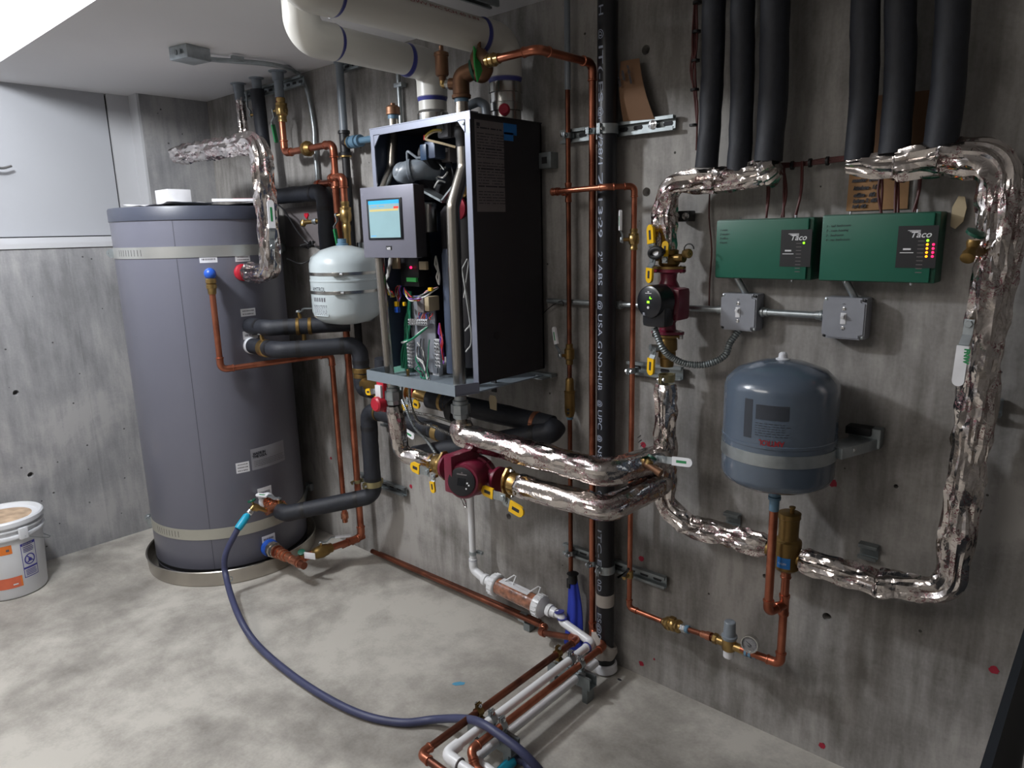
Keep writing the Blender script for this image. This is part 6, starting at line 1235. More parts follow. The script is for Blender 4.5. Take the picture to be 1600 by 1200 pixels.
# upper and lower strut with clamps
zs1 = 1.8115; zs2 = 0.3933
strut('strut_channel', 'upper horizontal strut channel behind the black stack holding three pipes', (2.3937, -.012, zs1), (2.7962, -.012, zs1 + .0), (0, -1, 0), group='strut channels', h=.018)
strut('strut_channel', 'lower horizontal strut channel behind the black stack near the floor', (2.3902, -.012, zs2), (2.8039, -.012, zs2), (0, -1, 0), group='strut channels', h=.018)
g = M(); q = (2.7324,-0.0300,1.8062); g.lathe((q[0], -.03, zs1), (0, -1, 0), [(0, .013), (.002, .013), (.003, .008), (.008, .008), (.009, .004)], 'chrome', 20); g.build('strut_bolt', 'chrome', label='bright bolt and washer in the right end of the upper strut', cat='bolt')
for zz, w_ in ((zs1, 'upper'), (zs2, 'lower')):
    clamp('pipe_clamp', 'clamp on the thin dark copper pipe at the %s strut' % w_, (x8, y8, zz), (0, 0, 1), .0085, (0, 1, 0), 'galvanised')
    clamp('pipe_clamp', 'clamp on the tall copper riser at the %s strut' % w_, (xx, -.055, zz), (0, 0, 1), .0114, (0, 1, 0), 'galvanised', w=.018)
    clamp('pipe_clamp', 'wide metal clamp round the black stack at the %s strut' % w_, (ax_, ay_, zz), (0, 0, 1), AR + .0005, (0, 1, 0), 'galvanised', w=.028)
bb = thing('drain_valve', 'small brass drain valve with black butterfly handle at the lower strut right of the stack', 'valve', (x9, y9, zs2))
g = M(); z_ = 0.4047; g.lathe((x9, y9, z_ + .014), (0, 0, -1), [(0, .009), (.003, .0125), (.026, .0125), (.028, .009)], 'brass', 12); g.cyl((x9, y9 - .008, z_), (x9, y9 - .035, z_), .007, 'brass'); g.build('valve_body', 'brass', bb)
g = M(); q = Vector((x9, y9 - .030, z_ + .014)); g.prism([(-.004, -.010), (.004, -.010), (.020, .022), (.014, .026), (0, .006), (-.020, -.022), (-.026, -.018)], q, (1, 0, 0), (0, 0, 1), (0, -.006, 0), 'rubber_black'); g.build('handle', 'rubber_black', bb)
# conduit along the wall
ec = thing('electrical_conduit', 'horizontal metal conduit joining both grey switch boxes and passing behind the pipes', 'conduit', (2.8240,-0.0200,1.2842))
zc1 = 1.2868; xa = 2.2090
cz = ((2.9572,-0.0250,1.2901)[2] + (3.1805,-0.0250,1.2921)[2]) / 2
M().cyl((2.33, -.022, zc1), (2.985, -.028, cz), .0088, 'galvanised').cyl((3.07, -.030, cz), (3.26, -.030, cz), .0088, 'galvanised').build('tube', 'galvanised', ec)
for x_, s_ in ((2.965, 1), (3.085, -1), (3.235, 1), (2.62, 1)): M().lathe((x_, -.0285 if x_ > 2.9 else -.0245, cz if x_ > 2.9 else zc1), (s_, 0, 0), [(-.012, .0115), (-.002, .0115), (0, .014), (.005, .014), (.006, .011), (.014, .011)], 'galvanised', 18).build('connector', 'galvanised', ec)
# switch boxes
def switch_box(lab, x0_, x1_, z0_, z1_, seed):
    t = thing('switch_box', lab, 'switch', ((x0_ + x1_) / 2, 0, (z0_ + z1_) / 2), 'grey metal switch boxes')
    cx_, cz_ = (x0_ + x1_) / 2, (z0_ + z1_) / 2; w_, h_ = x1_ - x0_, z1_ - z0_
    M().box((cx_, -.024, cz_), (w_, .046, h_), 'switch_grey', bev=.005).build('box_body', 'switch_grey', t)
    g = M(); c_ = .011; o_ = [(-w_/2 + c_, -h_/2), (w_/2 - c_, -h_/2), (w_/2 - c_, -h_/2 + c_ * .7), (w_/2, -h_/2 + c_), (w_/2, h_/2 - c_), (w_/2 - c_, h_/2 - c_ * .7), (w_/2 - c_, h_/2), (-w_/2 + c_, h_/2), (-w_/2 + c_, h_/2 - c_ * .7), (-w_/2, h_/2 - c_), (-w_/2, -h_/2 + c_), (-w_/2 + c_, -h_/2 + c_ * .7)]
    g.prism([(a * 1.0, b * 1.0) for a, b in o_], (cx_, -.047, cz_), (1, 0, 0), (0, 0, 1), (0, -.004, 0), 'switch_grey'); g.prism([(a * .93, b * .93) for a, b in o_], (cx_, -.051, cz_), (1, 0, 0), (0, 0, 1), (0, -.003, 0), 'switch_grey'); pl_ = g.build('cover_plate', 'switch_grey', t)
    for sx in (-1, 1):
        for sz in (-1, 1): M().lathe((cx_ + sx * (w_/2 - .006), -.047, cz_ + sz * (h_/2 - .006)), (0, -1, 0), [(0, .0045), (.002, .004), (.003, .002)], 'galvanised' if sx != sz else 'plastic_black', 12).build('screw', 'galvanised', t)
    for dz in (.024, -.024): M().lathe((cx_, -.054, cz_ + dz), (0, -1, 0), [(0, .0048), (.0015, .0045), (.0022, .002)], 'chrome', 14).build('screw', 'chrome', t)
    g = M(); g.box((cx_, -.0545, cz_), (.013, .002, .028), 'sticker_white', bev=.0005); g.box((cx_, -.059, cz_ + .006), (.008, .013, .008), 'sticker_white', Matrix.Rotation(R(25), 3, 'X'), .001); g.build('toggle', 'sticker_white', t)
    text_obj('on_off_print', 'ON', (cx_ - .004, -.0542, cz_ + .034), (1, 0, 0), (0, 0, 1), .0035, 'ink', t, .0002)
    return t
switch_box('left grey metal switch box below the first green controller', 2.972, 3.074, 1.239, 1.340, 1)
switch_box('right grey metal switch box below the second green controller', 3.246, 3.348, 1.238, 1.341, 2)
for i, (a, b) in enumerate((((3.010, -.045, 1.385), (3.035, -.028, 1.335)), ((3.292, -.045, 1.385), (3.315, -.028, 1.335)))):
    M().cyl(a, b, .0085, 'galvanised').build('short_conduit', 'galvanised', label='short slanted conduit from the %s green controller to its switch box' % ('left', 'right')[i], cat='conduit')
g = thing('flexible_conduit', 'ribbed flexible metal conduit looping from the left switch box to the small pump', 'conduit', (2.9889,-0.0600,1.1585))
pts = [(3.022, -.028, 1.242), (3.0008,-0.0450,1.2030), (2.9924,-0.0600,1.1662), (2.9512,-0.0800,1.1412), (2.9022,-0.1000,1.1391), (2.8715,-0.1300,1.1572), (2.8551,-0.1600,1.1875), (2.8281,-0.1650,1.2460)]
pp = resample(smooth_path(pts, .01), .0016); N_ = len(pp); mb = M(); mb.sweep(pp, lambda f: .0092 * (1 + .12 * math.sin(f * (N_ - 1) * PI / 2.2)), 'strut_steel', 16); mb.build('ribbed_tube', 'strut_steel', g)
# ---- green zone controllers
def controller(lab, x0_, x1_, z0_, z1_, leds, notes, pu, pw):
    t = thing('zone_controller', lab, 'controller', ((x0_ + x1_) / 2, 0, (z0_ + z1_) / 2), 'green zone valve controllers')
    w_, h_ = x1_ - x0_, z1_ - z0_; cx_, cz_ = (x0_ + x1_) / 2, (z0_ + z1_) / 2
    M().box((cx_, -.034, cz_), (w_, .066, h_), 'green_trim', bev=.004).build('case', 'green_trim', t)
    g = M(); g.box((cx_ - .004, -.071, cz_), (w_ - .012, .010, h_ - .004), 'green_box', bev=.004); cv = g.build('cover', 'green_box', t)
    px0, px1 = x0_ + w_ * pu, x0_ + w_ * (pu + pw); pz1, pz0 = z1_ - h_ * .19, z0_ + h_ * .22
    M().box(((px0 + px1) / 2, -.0765, (pz0 + pz1) / 2), (px1 - px0, .001, pz1 - pz0), 'plastic_black').build('display_label', 'plastic_black', t)
    yy = -.0772
    text_obj('logo', 'Taco', (px0 + (px1 - px0) * .30, yy, pz1 - .026), (1, 0, 0), (0, 0, 1), .0145, 'sticker_white', t, .0002, bold=.0003, width=(px1 - px0) * .50, shear=.3)
    g = M(); 
    for k in range(3): g.prism([(0, 0), (.026 - k * .004, 0), (.027 - k * .004, .0014), (.001, .0014)], (px0 + (px1 - px0) * .24 + k * .004, yy, pz1 - .011 - k * .0024), (1, 0, 0), (0, 0, 1), (0, -.0003, 0), 'sticker_white')
    rn = random.Random(3)
    for k in range(9): g.box((px0 + (px1 - px0) * .60, yy, pz1 - .034 - k * .0088), (.013, .0005, .0016), 'sticker_grey')
    g.box((px0 + (px1 - px0) * .26, yy, pz1 - .052), (.016, .0005, .004), 'sticker_white'); g.box((px0 + (px1 - px0) * .26, yy, pz1 - .060), (.028, .0005, .0018), 'sticker_white'); g.build('printed_lines', 'sticker_white', t)
    for c_, r_, m_ in leds: M().ball((px0 + (px1 - px0) * (.76 + .15 * c_), yy - .0006, pz1 - .033 - r_ * .0088), .0027, m_, 10).build('indicator_light', m_, t)
    for k, s_ in enumerate(notes): text_obj('handwriting', s_, (x0_ + .012, -.0765, z1_ - .030 - k * .011), (1, 0, .03), (0, 0, 1), .0058, 'ink', t, .0003, shear=.3)
    for dx in (.06, w_ - .05):
        M().cyl((x0_ + dx, -.055, z1_), (x0_ + dx, -.055, z1_ + .006), .003, 'chrome', 8).build('screw', 'chrome', t)
        M().cyl((x0_ + dx, -.055, z0_ - .006), (x0_ + dx, -.055, z0_), .003, 'chrome', 8).build('screw', 'chrome', t)
controller('left green zone controller with a single green indicator light lit', 2.960, 3.216, 1.382, 1.538, [(0, 0, 'led_green')], ['1 main', '2 master', '3 office', '4 bsmt'], .70, .30)
controller('right green zone controller with two rows of lit indicator lights', 3.236, 3.490, 1.382, 1.542, [(0, 0, 'led_green')] + [(0, k, 'led_amber') for k in (1, 2, 3, 4)] + [(1, k, 'led_red') for k in (1, 2, 3, 4)], ['1 - hall bathroom', '2 - main heating', '3 - bedroom', '4 - rec bathroom'], .68, .32)
# ---- black foam sleeves hanging from the ceiling
for (p, q, r, lab) in [((2.9449,-0.1000,2.0806), (2.9374,-0.1000,1.6742), 0.05490, 'leftmost black foam sleeve of the left three'), ((3.0197,-0.1000,2.0645), (3.0270,-0.1000,1.6580), 0.05521, 'middle black foam sleeve of the left three'), ((3.1018,-0.1000,2.0470), (3.1047,-0.1000,1.6771), 0.06464, 'rightmost black foam sleeve of the left three, ending in crumpled foil'),
                        ((3.3046,-0.1000,2.0036), (3.3170,-0.1000,1.6629), 0.05670, 'leftmost black foam sleeve of the right three'), ((3.3751,-0.1000,1.9885), (3.3915,-0.1000,1.6706), 0.05931, 'middle black foam sleeve of the right three, before the cardboard'), ((3.4750,-0.1000,1.9672), (3.4805,-0.1000,1.6681), 0.06236, 'rightmost black foam sleeve of all, above the foil corner')]:
    t = thing('foam_insulated_pipe', lab, 'pipe', q, 'black foam sleeves hanging from the ceiling'); p, q = V3(p), V3(q); d = (p - q); e = q + d * ((HS - q.z) / d.z)
    rr = r * .5 * 1.07; o_ = M().sweep(smooth_path([q, q.lerp(e, .25) + Vector((.006, 0, 0)), q.lerp(e, .6) + Vector((.002, 0, 0)), e], .03), rr, 'foam', 30).build('foam_sleeve', 'foam', t)
    for v in o_.data.vertices: c = v.co; v.co += Vector((1, 1, 0)) * (noise.noise(c * 16.) * .0022 + noise.noise(c * 45.) * .0008)
# ---- left foil header, valve, small pump
fh = thing('foil_wrapped_pipe', 'foil wrapped header under the left three foam sleeves bending down to the small pump', 'pipe', (2.8183,-0.1000,1.6181))
xh = 2.8228; 
foil_run(fh, [(3.1294,-0.1000,1.6690), (3.0898,-0.1000,1.6505), (2.9696,-0.1000,1.6394), V3((2.8239,-0.1000,1.6350)) + Vector((.012, 0, 0)), V3((2.8057,-0.1000,1.5578)) + Vector((.008, 0, 0)), (xh, -.1, 1.4515)], .031, 31, amp=.34, rc=.045, step=.006, rfun=lambda f: 1.25 if f < .08 else 1.0)
vv_ = thing('flange_valve', 'brass flange valve with yellow levers above the small pump', 'valve', (2.8228,-0.1000,1.4425))
zp0, zp1 = 1.4533, 1.4069; xp = 2.8346
xh = xp
g = M(); g.lathe((xp, -.1, zp0 + .008), (0, 0, -1), [(0, .020), (.003, .026), (.014, .026), (.018, .022), (.024, .029), (.040, .030), (.048, .024), (zp0 - zp1 + .004, .023)], 'brass_dull', 18)
g.prism([(math.cos(2 * PI * k / 24) * (.044 if k % 12 not in (0, 1, 11) else .050), math.sin(2 * PI * k / 24) * .032) for k in range(24)], (xp, -.1, zp1), (1, 0, 0), (0, 1, 0), (0, 0, .007), 'brass_dull')
g.cyl((xp + .01, -.105, zp0 - .016), (xp + .052, -.11, zp0 - .016), .012, 'brass_dull'); g.build('valve_body', 'brass_dull', vv_)
lever(vv_, (xp - .014, -.128, zp0 - .008), (-.5, -1, 0), (-.14, 0, 1), .082, grip='yellow', w=.026, gl=.64, rise=.008)
lever(vv_, (xp - .018, -.13, zp0 - .018), (-.5, -1, 0), (-.05, 0, -1), .062, grip='yellow', w=.025, gl=.68, rise=.008)
lever(vv_, (xp + .012, -.13, zp0 - .018), (.1, -1, 0), (.05, 0, 1), .046, grip='yellow', w=.015, gl=.9, rise=.003)
dv = thing('drain_fitting', 'brass drain fitting with black tether on the right of the yellow levered valve', 'cap', (2.9013,-0.1100,1.4519))
q = V3((2.9040,-0.1150,1.4504)); g = M(); g.lathe(q + Vector((-.014, 0, 0)), (1, -.5, 0), [(0, .010), (.004, .013), (.02, .013), (.024, .008)], 'brass', 12, smooth=False); g.build('cap', 'brass', dv)
g = M(); g.sweep([q + Vector((.004 + .018 * math.cos(a) * .8, -.01, .012 + .014 * math.sin(a))) for a in [2 * PI * k / 16 for k in range(14)]], .0018, 'rubber_black', 8); g.build('tether', 'rubber_black', dv)
g = M(); q = V3((2.8325,-0.1700,1.4541)); g.sweep([q + Vector((.019 * math.cos(a), -.004 * math.sin(a), .012 * math.sin(a) + .003 * math.cos(a))) for a in [2 * PI * k / 20 for k in range(21)]], .007, 'rubber_black', 10); g.build('temperature_gauge', 'rubber_black', label='round black rimmed dial gauge left of the brass valve above the small pump', cat='gauge')
g = M(); g.lathe(V3((2.8296,-0.1650,1.4539)), (-.2, -1, .1), [(0, .012), (.004, .012), (.006, .003)], 'sticker_white', 16)
g.build('dial_face', 'sticker_white', bpy.data.objects['temperature_gauge'])
sp_ = thing('circulator_pump', 'small burgundy circulator pump with round black control head and green display', 'pump', (2.8367,-0.1000,1.2981))
zq0, zq1 = zp1, 1.2208; zm = (zq0 + zq1) / 2 - .004
g = M()
for z_, s_ in ((zq0 - .001, -1), (zq1 + .001, 1)):
    g.prism([(math.cos(2 * PI * k / 24) * (.043 if k % 12 not in (0, 1, 11) else .050), math.sin(2 * PI * k / 24) * .034) for k in range(24)], (xp, -.1, z_), (1, 0, 0), (0, 1, 0), (0, 0, s_ * .008), 'pump_red'); g.lathe((xp, -.1, z_ + s_ * .006), (0, 0, s_), [(0, .032), (.006, .024), (.024, .022), (.045, .032)], 'pump_red', 24)
g.lathe((xp, -.072, zm), (0, -1, 0), [(0, .030), (.010, .050), (.03, .056), (.068, .056), (.072, .050)], 'pump_red', 36); g.box((xp + .016, -.108, zm), (.082, .07, .092), 'pump_red', bev=.014)
g.build('volute', 'pump_red', sp_)
for sx in (-1, 1):
    for z_ in (zq0, zq1): M().hexa((xp + sx * .042, -.1, z_ - .012), (xp + sx * .042, -.1, z_ + .010), .007, 'chrome').build('flange_bolt', 'chrome', sp_)
q = V3((2.8319,-0.2050,1.3219)); g = M(); hd_ = Vector((-.12, -1, 0)).normalized(); base = Vector((q.x + .012, -.145, q.z))
g.lathe(base, (q - base), [(0, .040), (.006, .046), ((q - base).length - .012, .046), ((q - base).length - .003, .044), ((q - base).length, .038)], 'pump_plastic', 40)
g.box((base + q) / 2 + Vector((.006, .004, -.038)), (.074, (q - base).length * .92, .066), 'pump_plastic', bev=.014); hdo = g.build('control_head', 'pump_plastic', sp_)
nn_ = (q - base).normalized(); ru = Vector((1, 0, 0)); ru = (ru - nn_ * ru.dot(nn_)).normalized(); rv2 = Vector((0, 0, 1)); rv2 = (rv2 - nn_ * rv2.dot(nn_)).normalized()
def hrect(g, a, b, w_, h_, m): g.prism([(a - w_/2, b - h_/2), (a + w_/2, b - h_/2), (a + w_/2, b + h_/2), (a - w_/2, b + h_/2)], q + nn_ * .0004, ru, rv2, nn_ * .0006, m)
g = M(); hrect(g, .0, .000, .008, .006, 'led_green'); hrect(g, .006, .012, .002, .006, 'led_green'); hrect(g, .010, .010, .004, .0015, 'led_green'); g.build('display', 'led_green', hdo)
g = M(); hrect(g, 0, .024, .022, .0018, 'sticker_white'); hrect(g, 0, .028, .006, .003, 'sticker_white'); g.lathe(q + rv2 * -.015, nn_, [(0, .004), (.001, .004)], 'sticker_white', 12); g.build('face_marks', 'sticker_white', hdo)
g = M(); qq = (base + q) / 2 + Vector((.008, .004, -.034)); g.box(Vector((q.x + .004, q.y + .004, q.z - .034)), (.046, .003, .008), 'switch_grey', bev=.001); g.build('cable_clip', 'switch_grey', hdo)
vb2 = thing('flange_valve', 'brass flange valve with one yellow lever below the small pump', 'valve', (xp, -.1, zq1 - .03))
zv = 1.1200; g = M(); g.lathe((xp, -.1, zq1 - .001), (0, 0, -1), [(0, .028), (.003, .030), (.012, .026), (.016, .028), (.044, .029), (.050, .024), (.056, .025), (.066, .025), (.070, .021), (zq1 - zv - .006, .019)], 'brass_dull', 18); g.prism([(math.cos(2 * PI * k / 24) * .042, math.sin(2 * PI * k / 24) * .032) for k in range(24)], (xp, -.1, zq1 - .001), (1, 0, 0), (0, 1, 0), (0, 0, -.006), 'brass_dull'); g.build('valve_body', 'brass_dull', vb2)
g = M(); g.cyl((xp - .012, -.12, zq1 - .04), (xp - .03, -.145, zq1 - .036), .010, 'galvanised'); g.build('sensor_port', 'galvanised', vb2)
lever(vb2, (xp - .016, -.122, zq1 - .046), (-.4, -1, 0), (-.05, 0, -1), .068, grip='yellow', w=.023, gl=.74, rise=.006)
zst = 1.0911; strut('strut_channel', 'strut channel behind the foil riser below the small pump', (2.6509, -.012, zst), (2.8424, -.012, zst), (0, -1, 0), group='strut channels', h=.018)
clamp('pipe_clamp', 'yellow zinc clamp on the riser below the small pump', (xp, -.1, zst), (0, 0, 1), .021, (0, 1, 0), w=.022)
clamp('pipe_clamp', 'zinc clamp on the copper drop left of the small pump', (x9, y9, zst), (0, 0, 1), .0088, (0, 1, 0), 'galvanised', w=.018)
# ---- riser, junction and low header
fr_ = thing('foil_wrapped_pipe', 'upright foil wrapped riser below the small pump', 'pipe', (xp, -.1, .9))
foil_run(fr_, [(xp, -.1, zst - .016), (xp, -.1, 0.6948), V3((2.9242,-0.1000,0.6506)), V3((3.1619,-0.1050,0.6589))], .0315, 32, amp=.30, rc=.055, step=.0065)
fs_ = thing('foil_wrapped_pipe', 'foil wrapped low header running right from the air separator and up the far right wall', 'pipe', (3.6017,-0.1000,0.6623))
foil_run(fs_, [(3.2544,-0.1200,0.6534), (3.4401,-0.1100,0.6415), V3((3.5920,-0.1000,0.6688)), V3((3.6096 - .008, -.1, 1.60)), ], .033, 33, amp=.30, rc=.05, step=.0075)
xr_ = 3.6096 - .008
ft_ = thing('foil_wrapped_pipe', 'foil wrapped header under the right three foam sleeves ending at the top right corner', 'pipe', (3.4962,-0.1000,1.6536))
foil_run(ft_, [(3.2943,-0.1100,1.6514), (3.3973,-0.1000,1.6468), (3.4842,-0.1000,1.6546), V3((xr_ - .01, -.1, 1.6421)), (xr_ + .004, -.1, 1.40)], .034, 34, amp=.32, rc=.05, step=.0075, rfun=lambda f: .6 + f * 2 if f < .2 else 1.08)
fv_ = thing('foil_wrapped_pipe', 'second foil sheet lapped along the right side of the far foil riser', 'pipe', (xr_ + .03, -.08, 1.2))
foil_run(fv_, [(xr_ + .004, -.078, .86), (xr_ + .010, -.078, 1.25), (xr_ + .022, -.08, 1.60)], .027, 35, amp=.32, step=.0075)
# valve lever at the junction of the two long foil pipes
lj = thing('valve_lever', 'long steel lever with white grip pointing right at the foil junction', 'lever', (2.8544,-0.1300,0.8641))
lever(lj, (2.8447,-0.1500,0.8595), (0, -1, .2), (1, 0, .09), .115, grip='sticker_white', w=.020, gl=.55, rise=.006)
ht2 = thing('hose_tap', 'bronze hose tap with dark green handle at the foil junction', 'tap', (2.8215,-0.1900,0.8536))
a, b, c = V3((2.7834,-0.1700,0.8404)), V3((2.8420,-0.2100,0.8554)), V3((2.8799,-0.2100,0.8403)); g = M(); g.sweep(fillet([a, b, c], .01), .0095, 'bronze', 14); g.lathe(c, c - b, [(-.008, .012), (.006, .0125), (.008, .010)], 'bronze'); d_ = V3((2.8483,-0.2000,0.8733)) - b; g.lathe(b, d_, [(0, .010), (.012, .012), (.016, .009)], 'brass'); g.build('tap_body', 'bronze', ht2)
e_ = b + d_.normalized() * .02; g = M(); g.lathe(e_, d_, [(0, .006), (.002, .015), (.008, .015), (.010, .005)], 'green_trim', 10, smooth=False); g.build('tap_handle', 'green_trim', ht2)
# far right riser furniture
lv2 = thing('valve_lever', 'long valve lever with white printed grip on the far right foil riser', 'lever', (3.5795,-0.1500,1.3143))
lever(lv2, (3.5829,-0.1450,1.3072), (-.15, -1, 0), (-.03, 0, -1), .128, grip='sticker_white', w=.019, gl=.68, rise=.014, mark=False)
q = V3((3.5834,-0.1900,1.2476)); text_obj('grip_text', 'FNW', q + Vector((-.002, .006, .010)), (0, 0, -1), (1, -.15, 0), .010, 'green_grip', lv2, .001, bold=.001)
hb2 = thing('hose_tap', 'bronze hose tap with dark green handle on the far right foil riser', 'tap', (3.5729,-0.1700,1.4616))
a = V3((3.5785,-0.1300,1.4562)); b = V3((3.5723,-0.1750,1.4643)); c = V3((3.5703,-0.1950,1.4496)); g = M(); g.sweep(fillet([a, b, c], .01), .010, 'brass_dull', 14); g.lathe(c, c - b, [(-.006, .013), (.008, .0135), (.010, .010)], 'brass_dull'); g.lathe(b, (.1, -.1, 1), [(0, .010), (.012, .013), (.018, .011)], 'brass_dull'); g.build('tap_body', 'brass_dull', hb2)
g = M(); e_ = b + Vector((.002, -.004, .026)); g.lathe(e_, (.5, -.3, 1), [(0, .006), (.002, .019), (.008, .019), (.010, .005)], 'green_trim', 10, smooth=False); g.build('tap_handle', 'green_trim', hb2)
g = M(); q = V3((3.5144,-0.0120,1.5385)); g.prism([(-.014, -.03), (-.004, -.036), (.010, -.020), (.014, .010), (.008, .034), (-.004, .036), (-.014, .012)], q, (1, 0, 0), (0, 0, 1), (0, -.006, 0), 'tag_cream'); g.build('foam_blob', 'tag_cream', label='yellowed insulation edge on the wall left of the far foil riser', cat='insulation')
def stub(lab, x_, z_, m_='zinc_yellow', l=.05, dep=.04):
    t = strut('strut_channel', lab, (x_ - l / 2, -.006, z_), (x_ + l / 2, -.006, z_), (0, -1, 0), h=dep * .6, m=m_, group='strut channels', painted_slots=False); return t
stub('short strut end sticking out right of the top foil corner', 3.6128, 1.5511); stub('short dark strut end right of the far foil riser at half height', 3.6152, 1.1031, 'strut_steel', .05)
stub('short strut end above the low foil header, left of the air separator', 3.0169, 0.6688, 'strut_steel', .045); stub('short strut end above the low foil header, right of the air separator', 3.3918, 0.6793, 'strut_steel', .045)
g = M(); q = V3((2.8419,-0.0300,1.5514)); g.box(q, (.046, .04, .030), 'plastic_black', bev=.003); g.lathe(q + Vector((-.014, -.02, 0)), (0, -1, 0), [(0, .010), (.004, .010)], 'chrome', 16); g.lathe(q + Vector((.014, -.02, 0)), (0, -1, 0), [(0, .010), (.004, .010)], 'chrome', 16); g.build('wall_bracket', 'plastic_black', label='black bracket with two bright bolts right of the foil bend', cat='bracket')
# ---- thermostat wires
g = M(); rn = random.Random(9)
for k in range(5):
    g.sweep(smooth_path([(2.8546 + rn.uniform(-.010, .010), -.02 + rn.uniform(-.008, .006), HS), V3((2.8597,-0.0300,2.0182)) + Vector((rn.uniform(-.010, .010), rn.uniform(-.006, .006), 0)), V3((2.8568,-0.0300,1.9381)) + Vector((rn.uniform(-.010, .010), rn.uniform(-.006, .006), 0)), V3((2.8673,-0.0300,1.8546)) + Vector((rn.uniform(-.006, .006), rn.uniform(-.004, .004), 0)), (2.8715,-0.0300,1.7875), (2.8716,-0.0300,1.7285)], .02), .0028, 'wire_dark_red', 8)
wbn = g.build('wire_bundle', 'wire_dark_red', label='bundle of dark red thermostat wires with black ties left of the foam sleeves', cat='wires', kind=None)
wb = wbn
for v_, z_ in ((5, 2.1063), (50, 2.0346), (95, 1.9620), (140, 1.8879), (195, 1.7961)):
    qx = 2.8614; M().lathe((qx, -.03, z_ - .003), (0, 0, 1), [(0, .012), (.006, .012)], 'rubber_black', 14).build('cable_tie', 'rubber_black', wb)
wx = [(3.0776,-0.0400,1.6666), (3.1226,-0.0400,1.6633), (3.1628,-0.0400,1.6634), (3.3570,-0.0500,1.6453), (3.3922,-0.0500,1.6427), (3.4330,-0.0500,1.6396)]
we = [(3.0894,-0.0400,1.5436), (3.1296,-0.0400,1.5439), (3.1655,-0.0400,1.5427), (3.3598,-0.0400,1.5438), (3.3954,-0.0400,1.5440), (3.4289,-0.0400,1.5428)]
for k, (a, b) in enumerate(zip(wx, we)):
    g = M(); rn = random.Random(k)
    for j in range(2): g.sweep(smooth_path([V3(a) + Vector((rn.uniform(-.006, .006), 0, .012)), V3(a).lerp(V3(b), .5) + Vector((rn.uniform(-.008, .008), rn.uniform(-.004, .004), 0)), V3(b) + Vector((rn.uniform(-.005, .005), -.01, -.004))], .01), .0032, 'wire_dark_red', 8)
    g.build('thermostat_wire', 'wire_dark_red', label='dark red wire pair %s on top of the %s green controller' % (('entering on the left', 'entering at the middle', 'entering on the right')[k % 3], ('left', 'right')[k // 3]), cat='wires', group='wires entering the green controllers')
g = M()
for j in range(4): g.sweep(smooth_path([V3((3.1022,-0.0300,1.6653)) + Vector((0, 0, .003 * j)), V3((3.1670,-0.0300,1.6666)) + Vector((0, 0, .002 * j)), V3((3.2212,-0.0300,1.6685)) + Vector((0, 0, .003 * j)), V3((3.3020,-0.0300,1.6724)) + Vector((0, 0, .002 * j)), V3((3.3780,-0.0300,1.6761))], .01), .003, 'wire_dark_red', 8)
wh = g.build('wire_bundle', 'wire_dark_red', label='dark red wire bundle running level between both groups of foam sleeves', cat='wires')
for q in ((3.1402,-0.0350,1.6638), (3.1845,-0.0350,1.6666), (3.2259,-0.0350,1.6679)): M().lathe(V3(q) + Vector((-.003, .004, .004)), (1, 0, 0), [(0, .011), (.006, .011)], 'rubber_black', 12).build('cable_tie', 'rubber_black', wh)
g = M(); g.sweep(smooth_path([(2.9108,-0.0200,1.6237), (2.9094,-0.0150,1.5457), (2.9205,-0.0150,1.4573), (2.9181,-0.0150,1.3675), (2.9213,-0.0200,1.2987)], .02), .0022, 'wire_dark_red', 8); g.build('thermostat_wire', 'wire_dark_red', label='single thin dark wire hanging down left of the left green controller', cat='wires')
g = M(); g.sweep(smooth_path([(2.3046,-0.0200,1.2408), (2.3446,-0.0200,1.2694), (2.4004,-0.0350,1.2907), (2.4018,-0.0300,1.2732)], .02), .0016, 'rubber_black', 6); g.build('loose_wire', 'rubber_black', label='thin black wire tied to the conduit right of the boiler', cat='wires')
# ---- cardboard notes
def card(name, corners, m, lab, lines, curl=.0):
    t = thing(name, lab, 'note', corners[0]); c = [V3(x) for x in corners]; n = 8; vs = []; fs = []
    for s_ in (0, .0012):
        for i in range(n + 1):
            for j in range(n + 1):
                u_, v_ = i / n, j / n; p = c[0].lerp(c[1], u_).lerp(c[3].lerp(c[2], u_), v_); vs.append(p + Vector((0, -s_ - curl * math.sin(PI * v_), 0)))
    o = (n + 1) ** 2
    for i in range(n):
        for j in range(n): a = i * (n + 1) + j; b = a + n + 1; fs += [(a, a + 1, b + 1, b), (o + a, o + b, o + b + 1, o + a + 1)]
    M().add(vs, fs, m).build('sheet', m, t)
    for s_, p, h_, d_ in lines: text_obj('handwriting', s_, V3(p) + Vector((0, -.0035 - curl * 1.1, 0)), d_, Vector((-d_[2], 0, d_[0])), h_, 'ink', t, .0004, shear=.25, bold=.0009)
card('cardboard_note', [(3.2725,-0.0040,1.6749), (3.4041,-0.0040,1.6754), (3.4067,-0.0040,1.5511), (3.2698,-0.0040,1.5502)], 'cardboard', 'cardboard note with handwritten room list behind the right group of pipes', [('master  #1/2', (3.2799,-0.0050,1.6185), .0085, (1, 0, .02)), ('kitchen  1/2', (3.2843,-0.0050,1.6001), .0085, (1, 0, .02)), ('office   #2', (3.2855,-0.0050,1.5833), .0085, (1, 0, .02)), ('bdrm 2  #2', (3.2851,-0.0050,1.5696), .0085, (1, 0, .02)), ('hall  #2', (3.2845,-0.0050,1.5574), .0075, (1, 0, .02))])
card('cardboard_sheet', [(3.3119,-0.0030,1.8138), (3.4386,-0.0030,1.8102), (3.4329,-0.0030,1.6589), (3.3197,-0.0030,1.6607)], 'cardboard_dark', 'plain brown cardboard sheet on the wall behind the right foam sleeves', [])
